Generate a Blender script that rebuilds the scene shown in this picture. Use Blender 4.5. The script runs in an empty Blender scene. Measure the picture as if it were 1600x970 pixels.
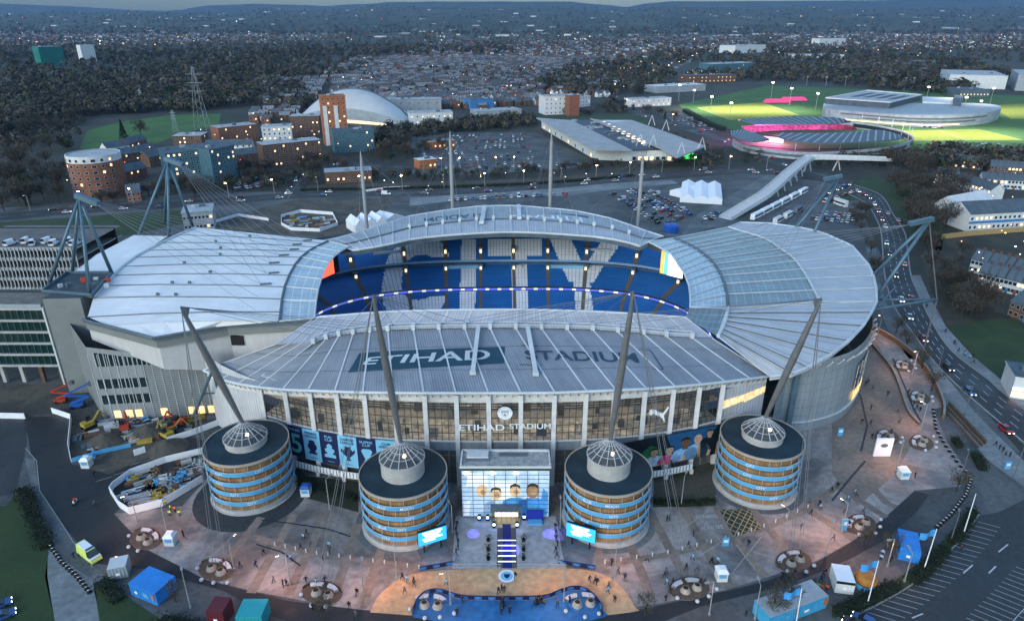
import bpy, math, random
import numpy as np
from mathutils import Vector as V, noise as mnoise
rnd = random.Random(7)
R = math.radians
SC = bpy.context.scene
COL = SC.collection
# ------------------------------------------------------------------ camera
F = 1065.0; PITCH = R(23.2); H = 100.0
S_, C_ = math.sin(PITCH), math.cos(PITCH)
def at(px, py, z=0.0):
    """world point at height z that a survey of the place puts at this spot of the photo"""
    u = (px - 800) / F; v = (485 - py) / F
    dz = -S_ + v * C_
    t = (z - H) / dz
    return V((u * t, (C_ + v * S_) * t, z))
def hat(px, py, Y):
    v = (485 - py) / F
    return H + Y * (-S_ + v * C_) / (C_ + v * S_)
def pin(px, py, Y):
    v = (485 - py) / F
    return V(((px - 800) / F * Y / (C_ + v * S_), Y, hat(px, py, Y)))
cam = bpy.data.cameras.new('camera'); camo = bpy.data.objects.new('camera', cam); COL.objects.link(camo)
camo.location = (0, 0, H); camo.rotation_euler = (R(90) - PITCH, 0, 0)
cam.sensor_fit = 'HORIZONTAL'; cam.sensor_width = 36; cam.lens = 36 * F / 1600
cam.clip_start = 0.5; cam.clip_end = 60000
SC.camera = camo
# ------------------------------------------------------------------ materials
_M = {}
def mat(name, rgb, rough=.85, var=.25, scale=.3, metal=0., emit=0., ecol=None, spec=.3, bump=0., objcol=False, alpha=1., detail=4., lit=False):
    if name in _M: return _M[name]
    m = bpy.data.materials.new(name); m.use_nodes = True
    nt = m.node_tree; N = nt.nodes; L = nt.links
    b = N['Principled BSDF']
    b.inputs['Roughness'].default_value = rough; b.inputs['Metallic'].default_value = metal
    b.inputs['Specular IOR Level'].default_value = spec
    rgba = (*rgb, 1)
    tc = N.new('ShaderNodeTexCoord')
    if objcol:
        oi = N.new('ShaderNodeObjectInfo'); src = oi.outputs['Color']
    else: src = None
    if var > 0:
        nz = N.new('ShaderNodeTexNoise'); nz.inputs['Scale'].default_value = scale; nz.inputs['Detail'].default_value = detail
        nz.inputs['Roughness'].default_value = .6
        L.new(tc.outputs['Object'], nz.inputs['Vector'])
        mr = N.new('ShaderNodeMapRange'); mr.inputs['From Min'].default_value = .3; mr.inputs['From Max'].default_value = .7
        mr.inputs['To Min'].default_value = 1 - var; mr.inputs['To Max'].default_value = 1 + var
        L.new(nz.outputs['Fac'], mr.inputs['Value'])
        mx = N.new('ShaderNodeVectorMath'); mx.operation = 'SCALE'
        if src: L.new(src, mx.inputs[0])
        else: mx.inputs[0].default_value = rgb
        L.new(mr.outputs['Result'], mx.inputs['Scale'])
        L.new(mx.outputs['Vector'], b.inputs['Base Color'])
        if bump > 0:
            bp = N.new('ShaderNodeBump'); bp.inputs['Strength'].default_value = bump; bp.inputs['Distance'].default_value = .1
            L.new(nz.outputs['Fac'], bp.inputs['Height']); L.new(bp.outputs['Normal'], b.inputs['Normal'])
    elif src: L.new(src, b.inputs['Base Color'])
    else: b.inputs['Base Color'].default_value = rgba
    if emit > 0:
        b.inputs['Emission Color'].default_value = (*(ecol or rgb), 1); b.inputs['Emission Strength'].default_value = emit
        if not lit: m.cycles.emission_sampling = 'NONE'
    if alpha < 1: b.inputs['Alpha'].default_value = alpha
    _M[name] = m; m.diffuse_color = rgba
    return m
def glassmat(name, tint, rough=.08, see=.75):
    if name in _M: return _M[name]
    m = bpy.data.materials.new(name); m.use_nodes = True; nt = m.node_tree; N = nt.nodes; L = nt.links
    b = N['Principled BSDF']; b.inputs['Base Color'].default_value = (*tint, 1); b.inputs['Roughness'].default_value = rough
    b.inputs['Specular IOR Level'].default_value = .6
    t = N.new('ShaderNodeBsdfTransparent'); t.inputs['Color'].default_value = (*[min(1, .55 + c) for c in tint], 1)
    mx = N.new('ShaderNodeMixShader'); mx.inputs[0].default_value = see
    L.new(b.outputs[0], mx.inputs[1]); L.new(t.outputs[0], mx.inputs[2]); L.new(mx.outputs[0], N['Material Output'].inputs['Surface'])
    _M[name] = m; return m
def uvstripe(name, rgb, rgb2, su, sv=0, width=.12, rough=.5, metal=.0, var=.12, bump=.4, spec=.4):
    """sheet metal / glazing with seams every su metres along U (and sv along V)"""
    if name in _M: return _M[name]
    m = bpy.data.materials.new(name); m.use_nodes = True; nt = m.node_tree; N = nt.nodes; L = nt.links
    b = N['Principled BSDF']; b.inputs['Roughness'].default_value = rough; b.inputs['Metallic'].default_value = metal
    b.inputs['Specular IOR Level'].default_value = spec
    uv = N.new('ShaderNodeUVMap'); sp = N.new('ShaderNodeSeparateXYZ'); L.new(uv.outputs[0], sp.inputs[0])
    def line(sock, step):
        d = N.new('ShaderNodeMath'); d.operation = 'DIVIDE'; L.new(sock, d.inputs[0]); d.inputs[1].default_value = step
        f = N.new('ShaderNodeMath'); f.operation = 'FRACT'; L.new(d.outputs[0], f.inputs[0])
        c = N.new('ShaderNodeMath'); c.operation = 'LESS_THAN'; L.new(f.outputs[0], c.inputs[0]); c.inputs[1].default_value = width
        return c.outputs[0]
    a = line(sp.outputs[0], su)
    if sv:
        q = line(sp.outputs[1], sv); mxm = N.new('ShaderNodeMath'); mxm.operation = 'MAXIMUM'; L.new(a, mxm.inputs[0]); L.new(q, mxm.inputs[1]); a = mxm.outputs[0]
    tc = N.new('ShaderNodeTexCoord'); nz = N.new('ShaderNodeTexNoise'); nz.inputs['Scale'].default_value = .12; nz.inputs['Detail'].default_value = 6; nz.inputs['Roughness'].default_value = .65
    L.new(tc.outputs['Object'], nz.inputs['Vector'])
    mr = N.new('ShaderNodeMapRange'); mr.inputs['From Min'].default_value = .3; mr.inputs['From Max'].default_value = .7
    mr.inputs['To Min'].default_value = 1 - var; mr.inputs['To Max'].default_value = 1 + var; L.new(nz.outputs['Fac'], mr.inputs['Value'])
    sm = N.new('ShaderNodeVectorMath'); sm.operation = 'MULTIPLY'; sm.inputs[1].default_value = (.9, .07, 1); L.new(uv.outputs[0], sm.inputs[0])   # weather streaks running down the slope
    n2 = N.new('ShaderNodeTexNoise'); n2.inputs['Scale'].default_value = 1; n2.inputs['Detail'].default_value = 5; n2.inputs['Roughness'].default_value = .7; L.new(sm.outputs[0], n2.inputs['Vector'])
    m2 = N.new('ShaderNodeMapRange'); m2.inputs['From Min'].default_value = .35; m2.inputs['From Max'].default_value = .65; m2.inputs['To Min'].default_value = 1 - var * .9; m2.inputs['To Max'].default_value = 1 + var * .5; L.new(n2.outputs['Fac'], m2.inputs['Value'])
    mm = N.new('ShaderNodeMath'); mm.operation = 'MULTIPLY'; L.new(mr.outputs[0], mm.inputs[0]); L.new(m2.outputs[0], mm.inputs[1])
    mc = N.new('ShaderNodeMixRGB'); mc.inputs[1].default_value = (*rgb, 1); mc.inputs[2].default_value = (*rgb2, 1); L.new(a, mc.inputs[0])
    sc = N.new('ShaderNodeVectorMath'); sc.operation = 'SCALE'; L.new(mc.outputs[0], sc.inputs[0]); L.new(mm.outputs[0], sc.inputs['Scale'])
    L.new(sc.outputs['Vector'], b.inputs['Base Color'])
    if bump:
        bp = N.new('ShaderNodeBump'); bp.inputs['Strength'].default_value = bump; bp.inputs['Distance'].default_value = .05
        L.new(a, bp.inputs['Height']); L.new(bp.outputs[0], b.inputs['Normal'])
    _M[name] = m; return m
# ------------------------------------------------------------------ mesh builder
class MB:
    def __init__(s): s.v = []; s.f = []; s.m = []; s.mats = []; s.uv = {}
    def mi(s, m):
        if m not in s.mats: s.mats.append(m)
        return s.mats.index(m)
    def face(s, pts, m, uv=None):
        k = len(s.v); s.v += [tuple(p) for p in pts]; s.f.append(tuple(range(k, k + len(pts)))); s.m.append(s.mi(m))
        if uv: s.uv[len(s.f) - 1] = uv
        return s
    def raw(s, vs, fs, m):
        k = len(s.v); s.v += [tuple(p) for p in vs]; i = s.mi(m)
        for f in fs: s.f.append(tuple(k + a for a in f)); s.m.append(i)
        return s
    def box(s, c, d, m, rz=0., top=1., topm=None):
        """c = centre of the BASE, d = (x,y,z) size, top = shrink of the upper face"""
        cs, sn = math.cos(rz), math.sin(rz); vs = []
        for z, k in ((0, 1), (d[2], top)):
            for a, b in ((-1, -1), (1, -1), (1, 1), (-1, 1)):
                x = a * d[0] / 2 * k; y = b * d[1] / 2 * k
                vs.append((c[0] + x * cs - y * sn, c[1] + x * sn + y * cs, c[2] + z))
        s.raw(vs, ((3, 2, 1, 0), (0, 1, 5, 4), (1, 2, 6, 5), (2, 3, 7, 6), (3, 0, 4, 7)), m)
        return s.raw(vs[4:], ((0, 1, 2, 3),), topm or m)
    def beam(s, p, q, w, h, m):
        p, q = V(p), V(q); d = (q - p).normalized(); up = V((0, 0, 1)) if abs(d.z) < .95 else V((0, 1, 0))
        a = d.cross(up).normalized() * (w / 2); b = a.cross(d).normalized() * (h / 2); vs = []
        for e in (p, q): vs += [e - a - b, e + a - b, e + a + b, e - a + b]
        return s.raw(vs, ((3, 2, 1, 0), (4, 5, 6, 7), (0, 1, 5, 4), (1, 2, 6, 5), (2, 3, 7, 6), (3, 0, 4, 7)), m)
    def tube(s, p, q, r0, r1, m, n=6, caps=True):
        p, q = V(p), V(q); d = (q - p).normalized(); up = V((0, 0, 1)) if abs(d.z) < .95 else V((0, 1, 0))
        a = d.cross(up).normalized(); b = a.cross(d); vs = []
        for e, r in ((p, r0), (q, r1)):
            for i in range(n):
                t = 2 * math.pi * i / n; vs.append(e + (a * math.cos(t) + b * math.sin(t)) * r)
        fs = [(i, (i + 1) % n, n + (i + 1) % n, n + i) for i in range(n)]
        if caps: fs += [tuple(reversed(range(n))), tuple(range(n, 2 * n))]
        return s.raw(vs, fs, m)
    def path(s, pts, r, m, n=5):
        for a, b in zip(pts, pts[1:]): s.tube(a, b, r, r, m, n)
        return s
    def prism(s, pts, z0, z1, m, topm=None):
        n = len(pts); pts = [(p[0], p[1]) for p in pts]
        ar = sum(pts[i][0] * pts[(i + 1) % n][1] - pts[(i + 1) % n][0] * pts[i][1] for i in range(n))
        if ar < 0: pts = pts[::-1]
        vs = [(*p, z0) for p in pts] + [(*p, z1) for p in pts]
        s.raw(vs, [(i, (i + 1) % n, n + (i + 1) % n, n + i) for i in range(n)] + [tuple(reversed(range(n)))], m)
        return s.raw(vs[n:], [tuple(range(n))], topm or m)
    def lathe(s, c, prof, m, n=32, a0=0., a1=2 * math.pi, cap=False):
        full = abs(a1 - a0 - 2 * math.pi) < 1e-6; k = n if full else n + 1; vs = []
        for r, z in prof:
            for i in range(k):
                t = a0 + (a1 - a0) * i / n; vs.append((c[0] + r * math.cos(t), c[1] + r * math.sin(t), c[2] + z))
        fs = []
        for j in range(len(prof) - 1):
            for i in range(n):
                i2 = (i + 1) % k; fs.append((j * k + i, j * k + i2, (j + 1) * k + i2, (j + 1) * k + i))
        if cap: fs.append(tuple(range((len(prof) - 1) * k, len(prof) * k)))
        return s.raw(vs, fs, m)
    def grid(s, rows, m, uvf=None):
        """rows: list of equal-length point lists; m material or f(j,i); uvf(j,i)->(u,v)"""
        n = len(rows[0]); k = len(s.v)
        for r in rows: s.v += [tuple(p) for p in r]
        for j in range(len(rows) - 1):
            for i in range(n - 1):
                mm = m(j, i) if callable(m) else m
                if mm is None: continue
                s.f.append((k + j * n + i, k + j * n + i + 1, k + (j + 1) * n + i + 1, k + (j + 1) * n + i)); s.m.append(s.mi(mm))
                if uvf: s.uv[len(s.f) - 1] = [uvf(j, i), uvf(j, i + 1), uvf(j + 1, i + 1), uvf(j + 1, i)]
        return s
    def wall(s, pts, z0, z1, th, m, topm=None):
        """standing wall along a plan polyline"""
        for a, b in zip(pts, pts[1:]):
            d = (V((b[0] - a[0], b[1] - a[1], 0))).normalized(); n = V((-d.y, d.x, 0)) * th / 2
            A, B = V((a[0], a[1], 0)), V((b[0], b[1], 0))
            s.prism([A - n, B - n, B + n, A + n], z0, z1, m, topm)
        return s
    def build(s, name, parent=None, label=None, cat=None, group=None, kind=None, smooth=False, origin=None, color=None):
        me = bpy.data.meshes.new(name)
        if origin is None:
            if parent is not None: origin = wloc(parent)
            else:
                xs = [p[0] for p in s.v]; ys = [p[1] for p in s.v]; zs = [p[2] for p in s.v]
                origin = V(((min(xs) + max(xs)) / 2, (min(ys) + max(ys)) / 2, min(zs)))
        ox, oy, oz = origin
        me.from_pydata([(x - ox, y - oy, z - oz) for x, y, z in s.v], [], s.f)
        for m in s.mats: me.materials.append(m)
        me.polygons.foreach_set('material_index', s.m)
        if smooth: me.polygons.foreach_set('use_smooth', [True] * len(s.f))
        if s.uv:
            ul = me.uv_layers.new(name='UVMap').data
            for fi, uvs in s.uv.items():
                for li, q in zip(me.polygons[fi].loop_indices, uvs): ul[li].uv = q
        me.update()
        return link(name, me, parent, origin, label, cat, group, kind, color)
_W = {}
def wloc(o): return _W.get(o.name, V(o.location))
def link(name, me, parent, origin, label=None, cat=None, group=None, kind=None, color=None):
    o = bpy.data.objects.new(name, me); COL.objects.link(o)
    if parent is not None:
        o.parent = parent; o.location = V(origin) - wloc(parent)
    else: o.location = origin
    _W[o.name] = V(origin)
    tag(o, label, cat, group, kind)
    if color: o.color = (*color, 1)
    return o
def tag(o, label=None, cat=None, group=None, kind=None):
    if label: o['label'] = label
    if cat: o['category'] = cat
    if group: o['group'] = group
    if kind: o['kind'] = kind
    return o
def thing(name, label, cat, loc, group=None):
    return link(name, None, None, V(loc), label, cat, group)
def clone(o, loc=None, rz=None, label=None, group=None, scale=None, color=None, parent=None):
    """a copy of a thing with copies of its parts and sub-parts"""
    c = o.copy(); COL.objects.link(c); c.parent = parent
    if loc is not None: c.location = loc
    if rz is not None: c.rotation_euler = (0, 0, rz)
    if scale is not None: c.scale = (scale,) * 3 if not hasattr(scale, '__len__') else scale
    if label: c['label'] = label
    if group: c['group'] = group
    if color: c.color = (*color, 1)
    for ch in KIDS.get(o.name, ()): 
        d = clone(ch, parent=c, color=color)
    return c
KIDS = {}
def reg(o):
    """remember a prototype's parts so that clone() can find them"""
    for x in list(bpy.data.objects):
        if x.parent is not None: KIDS.setdefault(x.parent.name, [])
        if x.parent is not None and x not in KIDS[x.parent.name]: KIDS[x.parent.name].append(x)
    return o
def text_mesh(body, size=1., extrude=0.):
    """(verts, faces) of built-in lettering, centred, one unit high capitals times size"""
    cu = bpy.data.curves.new('t', 'FONT'); cu.body = body; cu.align_x = 'CENTER'; cu.align_y = 'CENTER'; cu.size = 1.4 * size; cu.extrude = extrude; cu.offset = .022 * size
    o = bpy.data.objects.new('t', cu); COL.objects.link(o)
    dg = bpy.context.evaluated_depsgraph_get(); me = bpy.data.meshes.new_from_object(o.evaluated_get(dg))
    vs = [tuple(v.co) for v in me.vertices]; fs = [tuple(p.vertices) for p in me.polygons]
    bpy.data.objects.remove(o); bpy.data.curves.remove(cu); bpy.data.meshes.remove(me)
    return vs, fs
def place_text(mb, body, c, right, up, size, m, fit=None, off=.05):
    """lettering on a plane; fit = width to stretch to"""
    vs, fs = text_mesh(body, size); right = V(right).normalized(); up = V(up).normalized(); n = right.cross(up)
    w = max(v[0] for v in vs) - min(v[0] for v in vs); k = fit / w if fit else 1
    mb.raw([V(c) + right * (v[0] * k) + up * v[1] + n * off for v in vs], fs, m)
def lerp(a, b, t): return a + (b - a) * t
def resample(pts, n):
    pts = [V(p) for p in pts]; ds = [0]
    for a, b in zip(pts, pts[1:]): ds.append(ds[-1] + (b - a).length)
    out = []; j = 0
    for i in range(n):
        t = ds[-1] * i / (n - 1)
        while j < len(ds) - 2 and ds[j + 1] < t: j += 1
        out.append(pts[j].lerp(pts[j + 1], (t - ds[j]) / max(1e-9, ds[j + 1] - ds[j])))
    return out
def smooth_poly(pts, n):
    """Catmull-Rom through the points"""
    pts = [V(p) for p in pts]; P = [pts[0] * 2 - pts[1]] + pts + [pts[-1] * 2 - pts[-2]]; out = []
    for i in range(1, len(P) - 2):
        for k in range(8):
            t = k / 8; a, b, c, d = P[i - 1:i + 3]
            out.append(.5 * ((2 * b) + (c - a) * t + (2 * a - 5 * b + 4 * c - d) * t * t + (3 * b - a - 3 * c + d) * t ** 3))
    out.append(pts[-1]); return resample(out, n)
def sheet(name, pix, z, m, kind='structure', label=None, cat=None, ccw=True, smooth=0):
    pts = [at(x, y, z) for x, y in pix]
    if smooth: pts = smooth_poly(pts + [pts[0]], smooth)[:-1]
    return sheet_w(name, pts, z, m, kind, label, cat)
def sheet_w(name, pts, z, m, kind='structure', label=None, cat=None):
    n = len(pts); ar = sum(pts[i][0] * pts[(i + 1) % n][1] - pts[(i + 1) % n][0] * pts[i][1] for i in range(n))
    if ar < 0: pts = pts[::-1]
    mb = MB(); mb.face([(p[0], p[1], z) for p in pts], m)
    return mb.build(name, None, label, cat, None, kind, origin=V((0, 0, 0)))
def inpoly(x, y, poly):
    c = False; n = len(poly); j = n - 1
    for i in range(n):
        xi, yi = poly[i][0], poly[i][1]; xj, yj = poly[j][0], poly[j][1]
        if (yi > y) != (yj > y) and x < (xj - xi) * (y - yi) / (yj - yi) + xi: c = not c
        j = i
    return c
def strip(name, pts, w, z, m, kind='structure', mb=None):
    """a flat band of width w along a plan polyline"""
    pts = [V((p[0], p[1], 0)) for p in pts]; L_, R_ = [], []
    for i, p in enumerate(pts):
        d = (pts[min(i + 1, len(pts) - 1)] - pts[max(i - 1, 0)]).normalized(); n = V((-d.y, d.x, 0)) * (w / 2)
        L_.append(p + n + V((0, 0, z))); R_.append(p - n + V((0, 0, z)))
    own = mb is None; mb = mb or MB(); mb.grid([R_, L_], m)
    return mb.build(name, kind=kind, origin=V((0, 0, 0))) if own else mb
# ------------------------------------------------------------------ world, light, render
W = bpy.data.worlds.new('World'); SC.world = W; W.use_nodes = True
nt = W.node_tree; bg = nt.nodes['Background']
sky = nt.nodes.new('ShaderNodeTexSky'); sky.sky_type = 'NISHITA'; sky.sun_disc = False
SUN_EL, SUN_AZ = R(22), R(215)          # low behind the camera's left shoulder
sky.sun_elevation = SUN_EL; sky.sun_rotation = SUN_AZ
sky.air_density = 1.6; sky.dust_density = 2.0; sky.ozone_density = 5.0
hsv = nt.nodes.new('ShaderNodeHueSaturation'); hsv.inputs['Saturation'].default_value = .85
nt.links.new(sky.outputs[0], hsv.inputs['Color'])
mul = nt.nodes.new('ShaderNodeMixRGB'); mul.blend_type = 'MULTIPLY'; mul.inputs[0].default_value = 1; mul.inputs[2].default_value = (.80, .98, 1.10, 1)   # cold dusk cloud
nt.links.new(hsv.outputs[0], mul.inputs[1]); nt.links.new(mul.outputs[0], bg.inputs['Color']); bg.inputs['Strength'].default_value = .15
sl = bpy.data.lights.new('sun', 'SUN'); sl.energy = .5; sl.angle = R(30); sl.color = (1, .96, .9)
so = bpy.data.objects.new('sun', sl); COL.objects.link(so)
# sun direction matching the sky texture
sd = V((math.sin(SUN_AZ) * math.cos(SUN_EL), math.cos(SUN_AZ) * math.cos(SUN_EL), math.sin(SUN_EL)))
so.rotation_euler = sd.to_track_quat('Z', 'Y').to_euler()
SC.view_settings.view_transform = 'Standard'; SC.view_settings.look = 'None'; SC.view_settings.exposure = .93; SC.view_settings.gamma = 1
SC.cycles.max_bounces = 5; SC.cycles.diffuse_bounces = 2; SC.cycles.glossy_bounces = 2; SC.cycles.transparent_max_bounces = 12
SC.cycles.volume_bounces = 0; SC.cycles.transmission_bounces = 3
SC.cycles.use_denoising = True; SC.cycles.sample_clamp_indirect = 4; SC.cycles.caustics_reflective = False; SC.cycles.caustics_refractive = False
try: SC.cycles.denoiser = 'OPENIMAGEDENOISE'
except Exception: pass
# ------------------------------------------------------------------ stadium materials
m_west = uvstripe('roof_sheet_dark', (.255, .275, .315), (.175, .19, .22), .62, 0, .35, .55, .0, .16)
m_west2 = uvstripe('roof_sheet_pale', (.46, .45, .48), (.36, .36, .40), .9, 0, .3, .5, .0, .14)
m_east = uvstripe('roof_sheet_east', (.35, .37, .40), (.27, .29, .32), .7, 0, .35, .5, .0, .16)
m_left = uvstripe('roof_sheet_white', (.77, .75, .75), (.64, .64, .66), 1.2, 0, .12, .45, .0, .10)
m_right = uvstripe('roof_sheet_right', (.46, .465, .49), (.37, .38, .41), 1.1, 0, .2, .5, .0, .12)
m_poly = uvstripe('roof_glazing_grey', (.15, .195, .22), (.34, .39, .42), 2.1, 3.4, .07, .3, .0, .2, .15)
m_polyb = uvstripe('roof_glazing_blue', (.34, .42, .48), (.58, .64, .66), 1.7, 3.0, .08, .25, .0, .2, .15)
m_rib = mat('rib_white', (.54, .56, .58), .5, .12, .2)
m_ribd = mat('gutter_dark', (.10, .13, .16), .6, .2, .3)
m_steel = mat('steel_blue', (.10, .17, .22), .45, .15, .4, metal=.3)
m_mast = mat('mast_grey', (.20, .205, .21), .4, .15, .5, metal=.4)
m_wcol = mat('column_white', (.62, .61, .62), .9, .12, .6)
m_beam = mat('fascia_white', (.60, .59, .59), .9, .15, .5)
m_lattice = mat('soffit_grey', (.11, .10, .10), .8, .35, .8)
m_frame = mat('window_frame_dark', (.05, .055, .06), .5, .1)
m_glass = glassmat('concourse_glass', (.12, .13, .13), .06, .88)
m_panel = uvstripe('facade_panel', (.30, .34, .38), (.18, .2, .23), 1.55, 2.9, .04, .4, .2, .15)
m_dpanel = uvstripe('facade_panel_dark', (.12, .115, .11), (.25, .24, .22), 6.3, 2.6, .05, .4, .1, .25)
m_ribwall = uvstripe('ribbed_wall', (.52, .52, .54), (.34, .35, .38), .9, 0, .2, .6, .0, .15)
m_greyw = mat('cladding_grey', (.19, .205, .205), .7, .1, .25)
m_palew = uvstripe('cladding_pale', (.50, .49, .49), (.42, .41, .42), 4.0, 2.2, .02, .6, .0, .08)
m_inner = mat('concourse_wall', (.60, .57, .53), .8, .6, .6)
m_warm = mat('warm_strip', (1, .72, .4), emit=15, ecol=(1, .82, .58), var=0, lit=True)
m_warm2 = mat('warm_lamp', (1, .8, .5), emit=16, ecol=(1, .72, .4), var=0)
m_white = mat('white_paint', (.78, .79, .82), .55, .06)
m_navy = mat('banner_navy', (.012, .018, .075), .6, .1)
m_sky = mat('banner_sky', (.20, .50, .72), .55, .06)
m_seat = uvstripe('seat_blue', (.020, .165, .50), (.012, .088, .29), .8, 0, .35, .5, .0, .12)
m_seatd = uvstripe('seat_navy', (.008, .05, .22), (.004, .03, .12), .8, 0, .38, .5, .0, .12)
m_seatw = uvstripe('seat_white', (.92, .93, .95), (.45, .50, .62), .8, 1.1, .18, .5, .0, .1)
m_aisle = mat('aisle_concrete', (.16, .125, .09), .85, .2, 1.)
m_grass = mat('turf', (.03, .10, .02), .9, .3, .5)
m_conc = mat('concrete', (.40, .39, .38), .85, .18, .5)
m_concl = mat('concrete_light', (.56, .54, .53), .85, .14, .6)
m_deck = mat('deck_bitumen', (.015, .035, .048), .7, .3, .25)
m_wood = uvstripe('timber_slats', (.38, .21, .09), (.20, .105, .045), .34, 0, .3, .7, .0, .4)
m_cyan = mat('band_blue', (.10, .36, .62), .5, .10, .4)
m_black = mat('black', (.012, .012, .014), .6, .1)
m_dgreen = mat('roof_panel_teal', (.018, .055, .085), .5, .15, .3)
m_cable = mat('cable_steel', (.20, .21, .23), .4, 0, metal=.3)
# ------------------------------------------------------------------ roof geometry
stadium = thing('stadium', 'vast oval stadium with ribbed grey roofs round a bowl of blue and white seats', 'stadium', (-3, 191, 0))
OX, OY, YAW = -3.0, 191.0, R(1.3)
def lo(x, y, z=0):
    return V((OX + x * math.cos(YAW) - y * math.sin(YAW), OY + x * math.sin(YAW) + y * math.cos(YAW), z))
def Yf(x): 
    dx = x + 2.0
    return 130.5 + 22.5 * (abs(dx) / 73) ** 2.8 + dx * .008
def eave_pt(px, py, out=1.5):
    a, b = 12., 32.
    for _ in range(40):
        z = (a + b) / 2; p = at(px, py, z)
        if p.y > Yf(p.x) - out: a = z      # point lies behind the wall line: raise it
        else: b = z
    return p
eave_px = [(318, 578), (345, 592), (372, 599), (403, 604), (442, 608), (481, 609.5), (523, 611), (567, 612.5), (614, 613), (662, 613.5), (712, 613.5), (763, 613.5), (814, 613.5), (867, 613), (917, 611), (962, 609), (1010, 607), (1055, 603.5), (1096, 600), (1133, 596), (1172, 591), (1203, 587)]
top_px = [(432, 538), (452, 537), (472, 536), (490, 535.5), (510, 529), (530, 524), (552, 521), (578, 518), (606, 516), (646, 514.5), (686, 513.5), (726, 513), (766, 512.5), (806, 512.5), (846, 513), (886, 514), (926, 515), (965, 518), (1005, 521), (1041, 525), (1081, 527.5), (1112, 528)]
inn_px = [(491, 497.5), (500, 495), (512, 494), (526, 493), (544, 491.5), (562, 490), (583, 488.5), (607, 487), (631, 486), (668, 485), (702, 484.3), (738, 484), (772, 483.6), (808, 483.6), (842, 484), (877, 485), (912, 486), (946, 487.5), (979, 489.5), (1010, 491.5), (1044, 494), (1071, 495.5)]
NR = len(eave_px)
EAVE = [eave_pt(*p) for p in eave_px]
def wz(i, a, b): t = abs(i - 10.5) / 10.5; return a + (b - a) * t ** 2
TOP = [at(*p, wz(i, 29.6, 28.0)) for i, p in enumerate(top_px)]
INN = [at(*p, wz(i, 32.2, 30.8)) for i, p in enumerate(inn_px)]
def patch(A, B, m, mb, sub=4, n=4):
    """ruled roof sheet between two edge polylines, uv in metres"""
    ua = [0]
    for p, q in zip(A, A[1:]): ua.append(ua[-1] + (q - p).length)
    rows = []
    for j in range(n + 1):
        t = j / n; rows.append([a.lerp(b, t) for a, b in zip(A, B)])
    hv = (B[len(B) // 2] - A[len(A) // 2]).length
    mb.grid(rows, m, lambda j, i: (ua[i], hv * j / n))
def ribs(A, B, mb, w=.5, h=.45, m=None, idx=None):
    for i, (a, b) in enumerate(zip(A, B)):
        if idx and i not in idx: continue
        mb.beam(a + V((0, 0, h / 2)), b + V((0, 0, h / 2)), w, h, m or m_rib)
def edge(A, mb, r, m, dz=0., n=6): mb.path([p + V((0, 0, dz)) for p in A], r, m, n)
# west
mb = MB(); patch(EAVE, TOP, m_west, mb); ribs(EAVE, TOP, mb, .34, .16)
edge(EAVE, mb, .35, m_rib, -.1)
for k in (.33, .69):
    edge([a.lerp(b, k) + V((0, 0, .03)) for a, b in zip(EAVE, TOP)], mb, .07, m_ribd, 0, 4)
mb.build('stand_roof', stadium, 'dark ribbed roof of the near stand')
mb = MB(); up = [p + V((0, .4, 0)) for p in TOP]; patch(up, INN, m_west2, mb); ribs(up, INN, mb, .3, .15)
edge(INN, mb, .3, m_rib)
for a, b in zip(INN, INN[1:]): mb.face([a, b, b + V((0, 0, -1.2)), a + V((0, 0, -1.2))], m_ribd)
mb.build('roof_glazing', stadium, 'pale translucent inner band of the near roof')
mb = MB(); mb.path([p + V((0, 0, .9)) for p in TOP[3:21]], .14, m_rib, 5); mb.path([p + V((0, .9, 1.3)) for p in TOP[3:21]], .14, m_rib, 5)
mb.grid([[p + V((0, -.5, .35)) for p in TOP[3:21]], [p + V((0, .7, .45)) for p in TOP[3:21]]], m_concl)
for p in TOP[3:21]:
    mb.box((p.x, p.y, p.z), (.9, 1.1, 1.4), m_rib)
for p, q in zip(TOP[3:20], TOP[4:21]):
    for t in (.33, .66):
        a = p.lerp(q, t); mb.beam(a, a + V((0, 0, .95)), .1, .1, m_rib)
mb.build('roof_walkway', stadium)
class Surf:
    def __init__(s, A, B): s.A, s.B = A, B
    def ev(s, u, w):
        i = min(int(u), len(s.A) - 2); t = u - i
        return s.A[i].lerp(s.A[i + 1], t).lerp(s.B[i].lerp(s.B[i + 1], t), w)
    def find(s, px, py):
        best = None
        for u in np.linspace(0, len(s.A) - 1, (len(s.A) - 1) * 10 + 1):
            for w in np.linspace(-.1, 1.1, 61):
                p = s.ev(u, w); z = p.z - H; d = p.y * C_ - z * S_
                x = 800 + F * p.x / d; y = 485 - F * (p.y * S_ + z * C_) / d
                e = (x - px) ** 2 + (y - py) ** 2
                if best is None or e < best[0]: best = (e, u, w)
        return best[1], best[2]
def roof_text(surf, body, corners, m, mb, off=.14, flip=False):
    """corners: pixels of lower-left, lower-right, upper-right, upper-left of the lettering"""
    c = [surf.find(*p) for p in corners]; vs, fs = text_mesh(body, 1.)
    x0, x1 = min(v[0] for v in vs), max(v[0] for v in vs); y0, y1 = min(v[1] for v in vs), max(v[1] for v in vs); out = []
    for v in vs:
        s = (v[0] - x0) / (x1 - x0); t = (v[1] - y0) / (y1 - y0)
        if flip: s, t = 1 - s, 1 - t
        u = lerp(lerp(c[0][0], c[1][0], s), lerp(c[3][0], c[2][0], s), t); w = lerp(lerp(c[0][1], c[1][1], s), lerp(c[3][1], c[2][1], s), t)
        out.append(surf.ev(u, w) + V((0, -.04, off)))
    mb.raw(out, fs, m)
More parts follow.
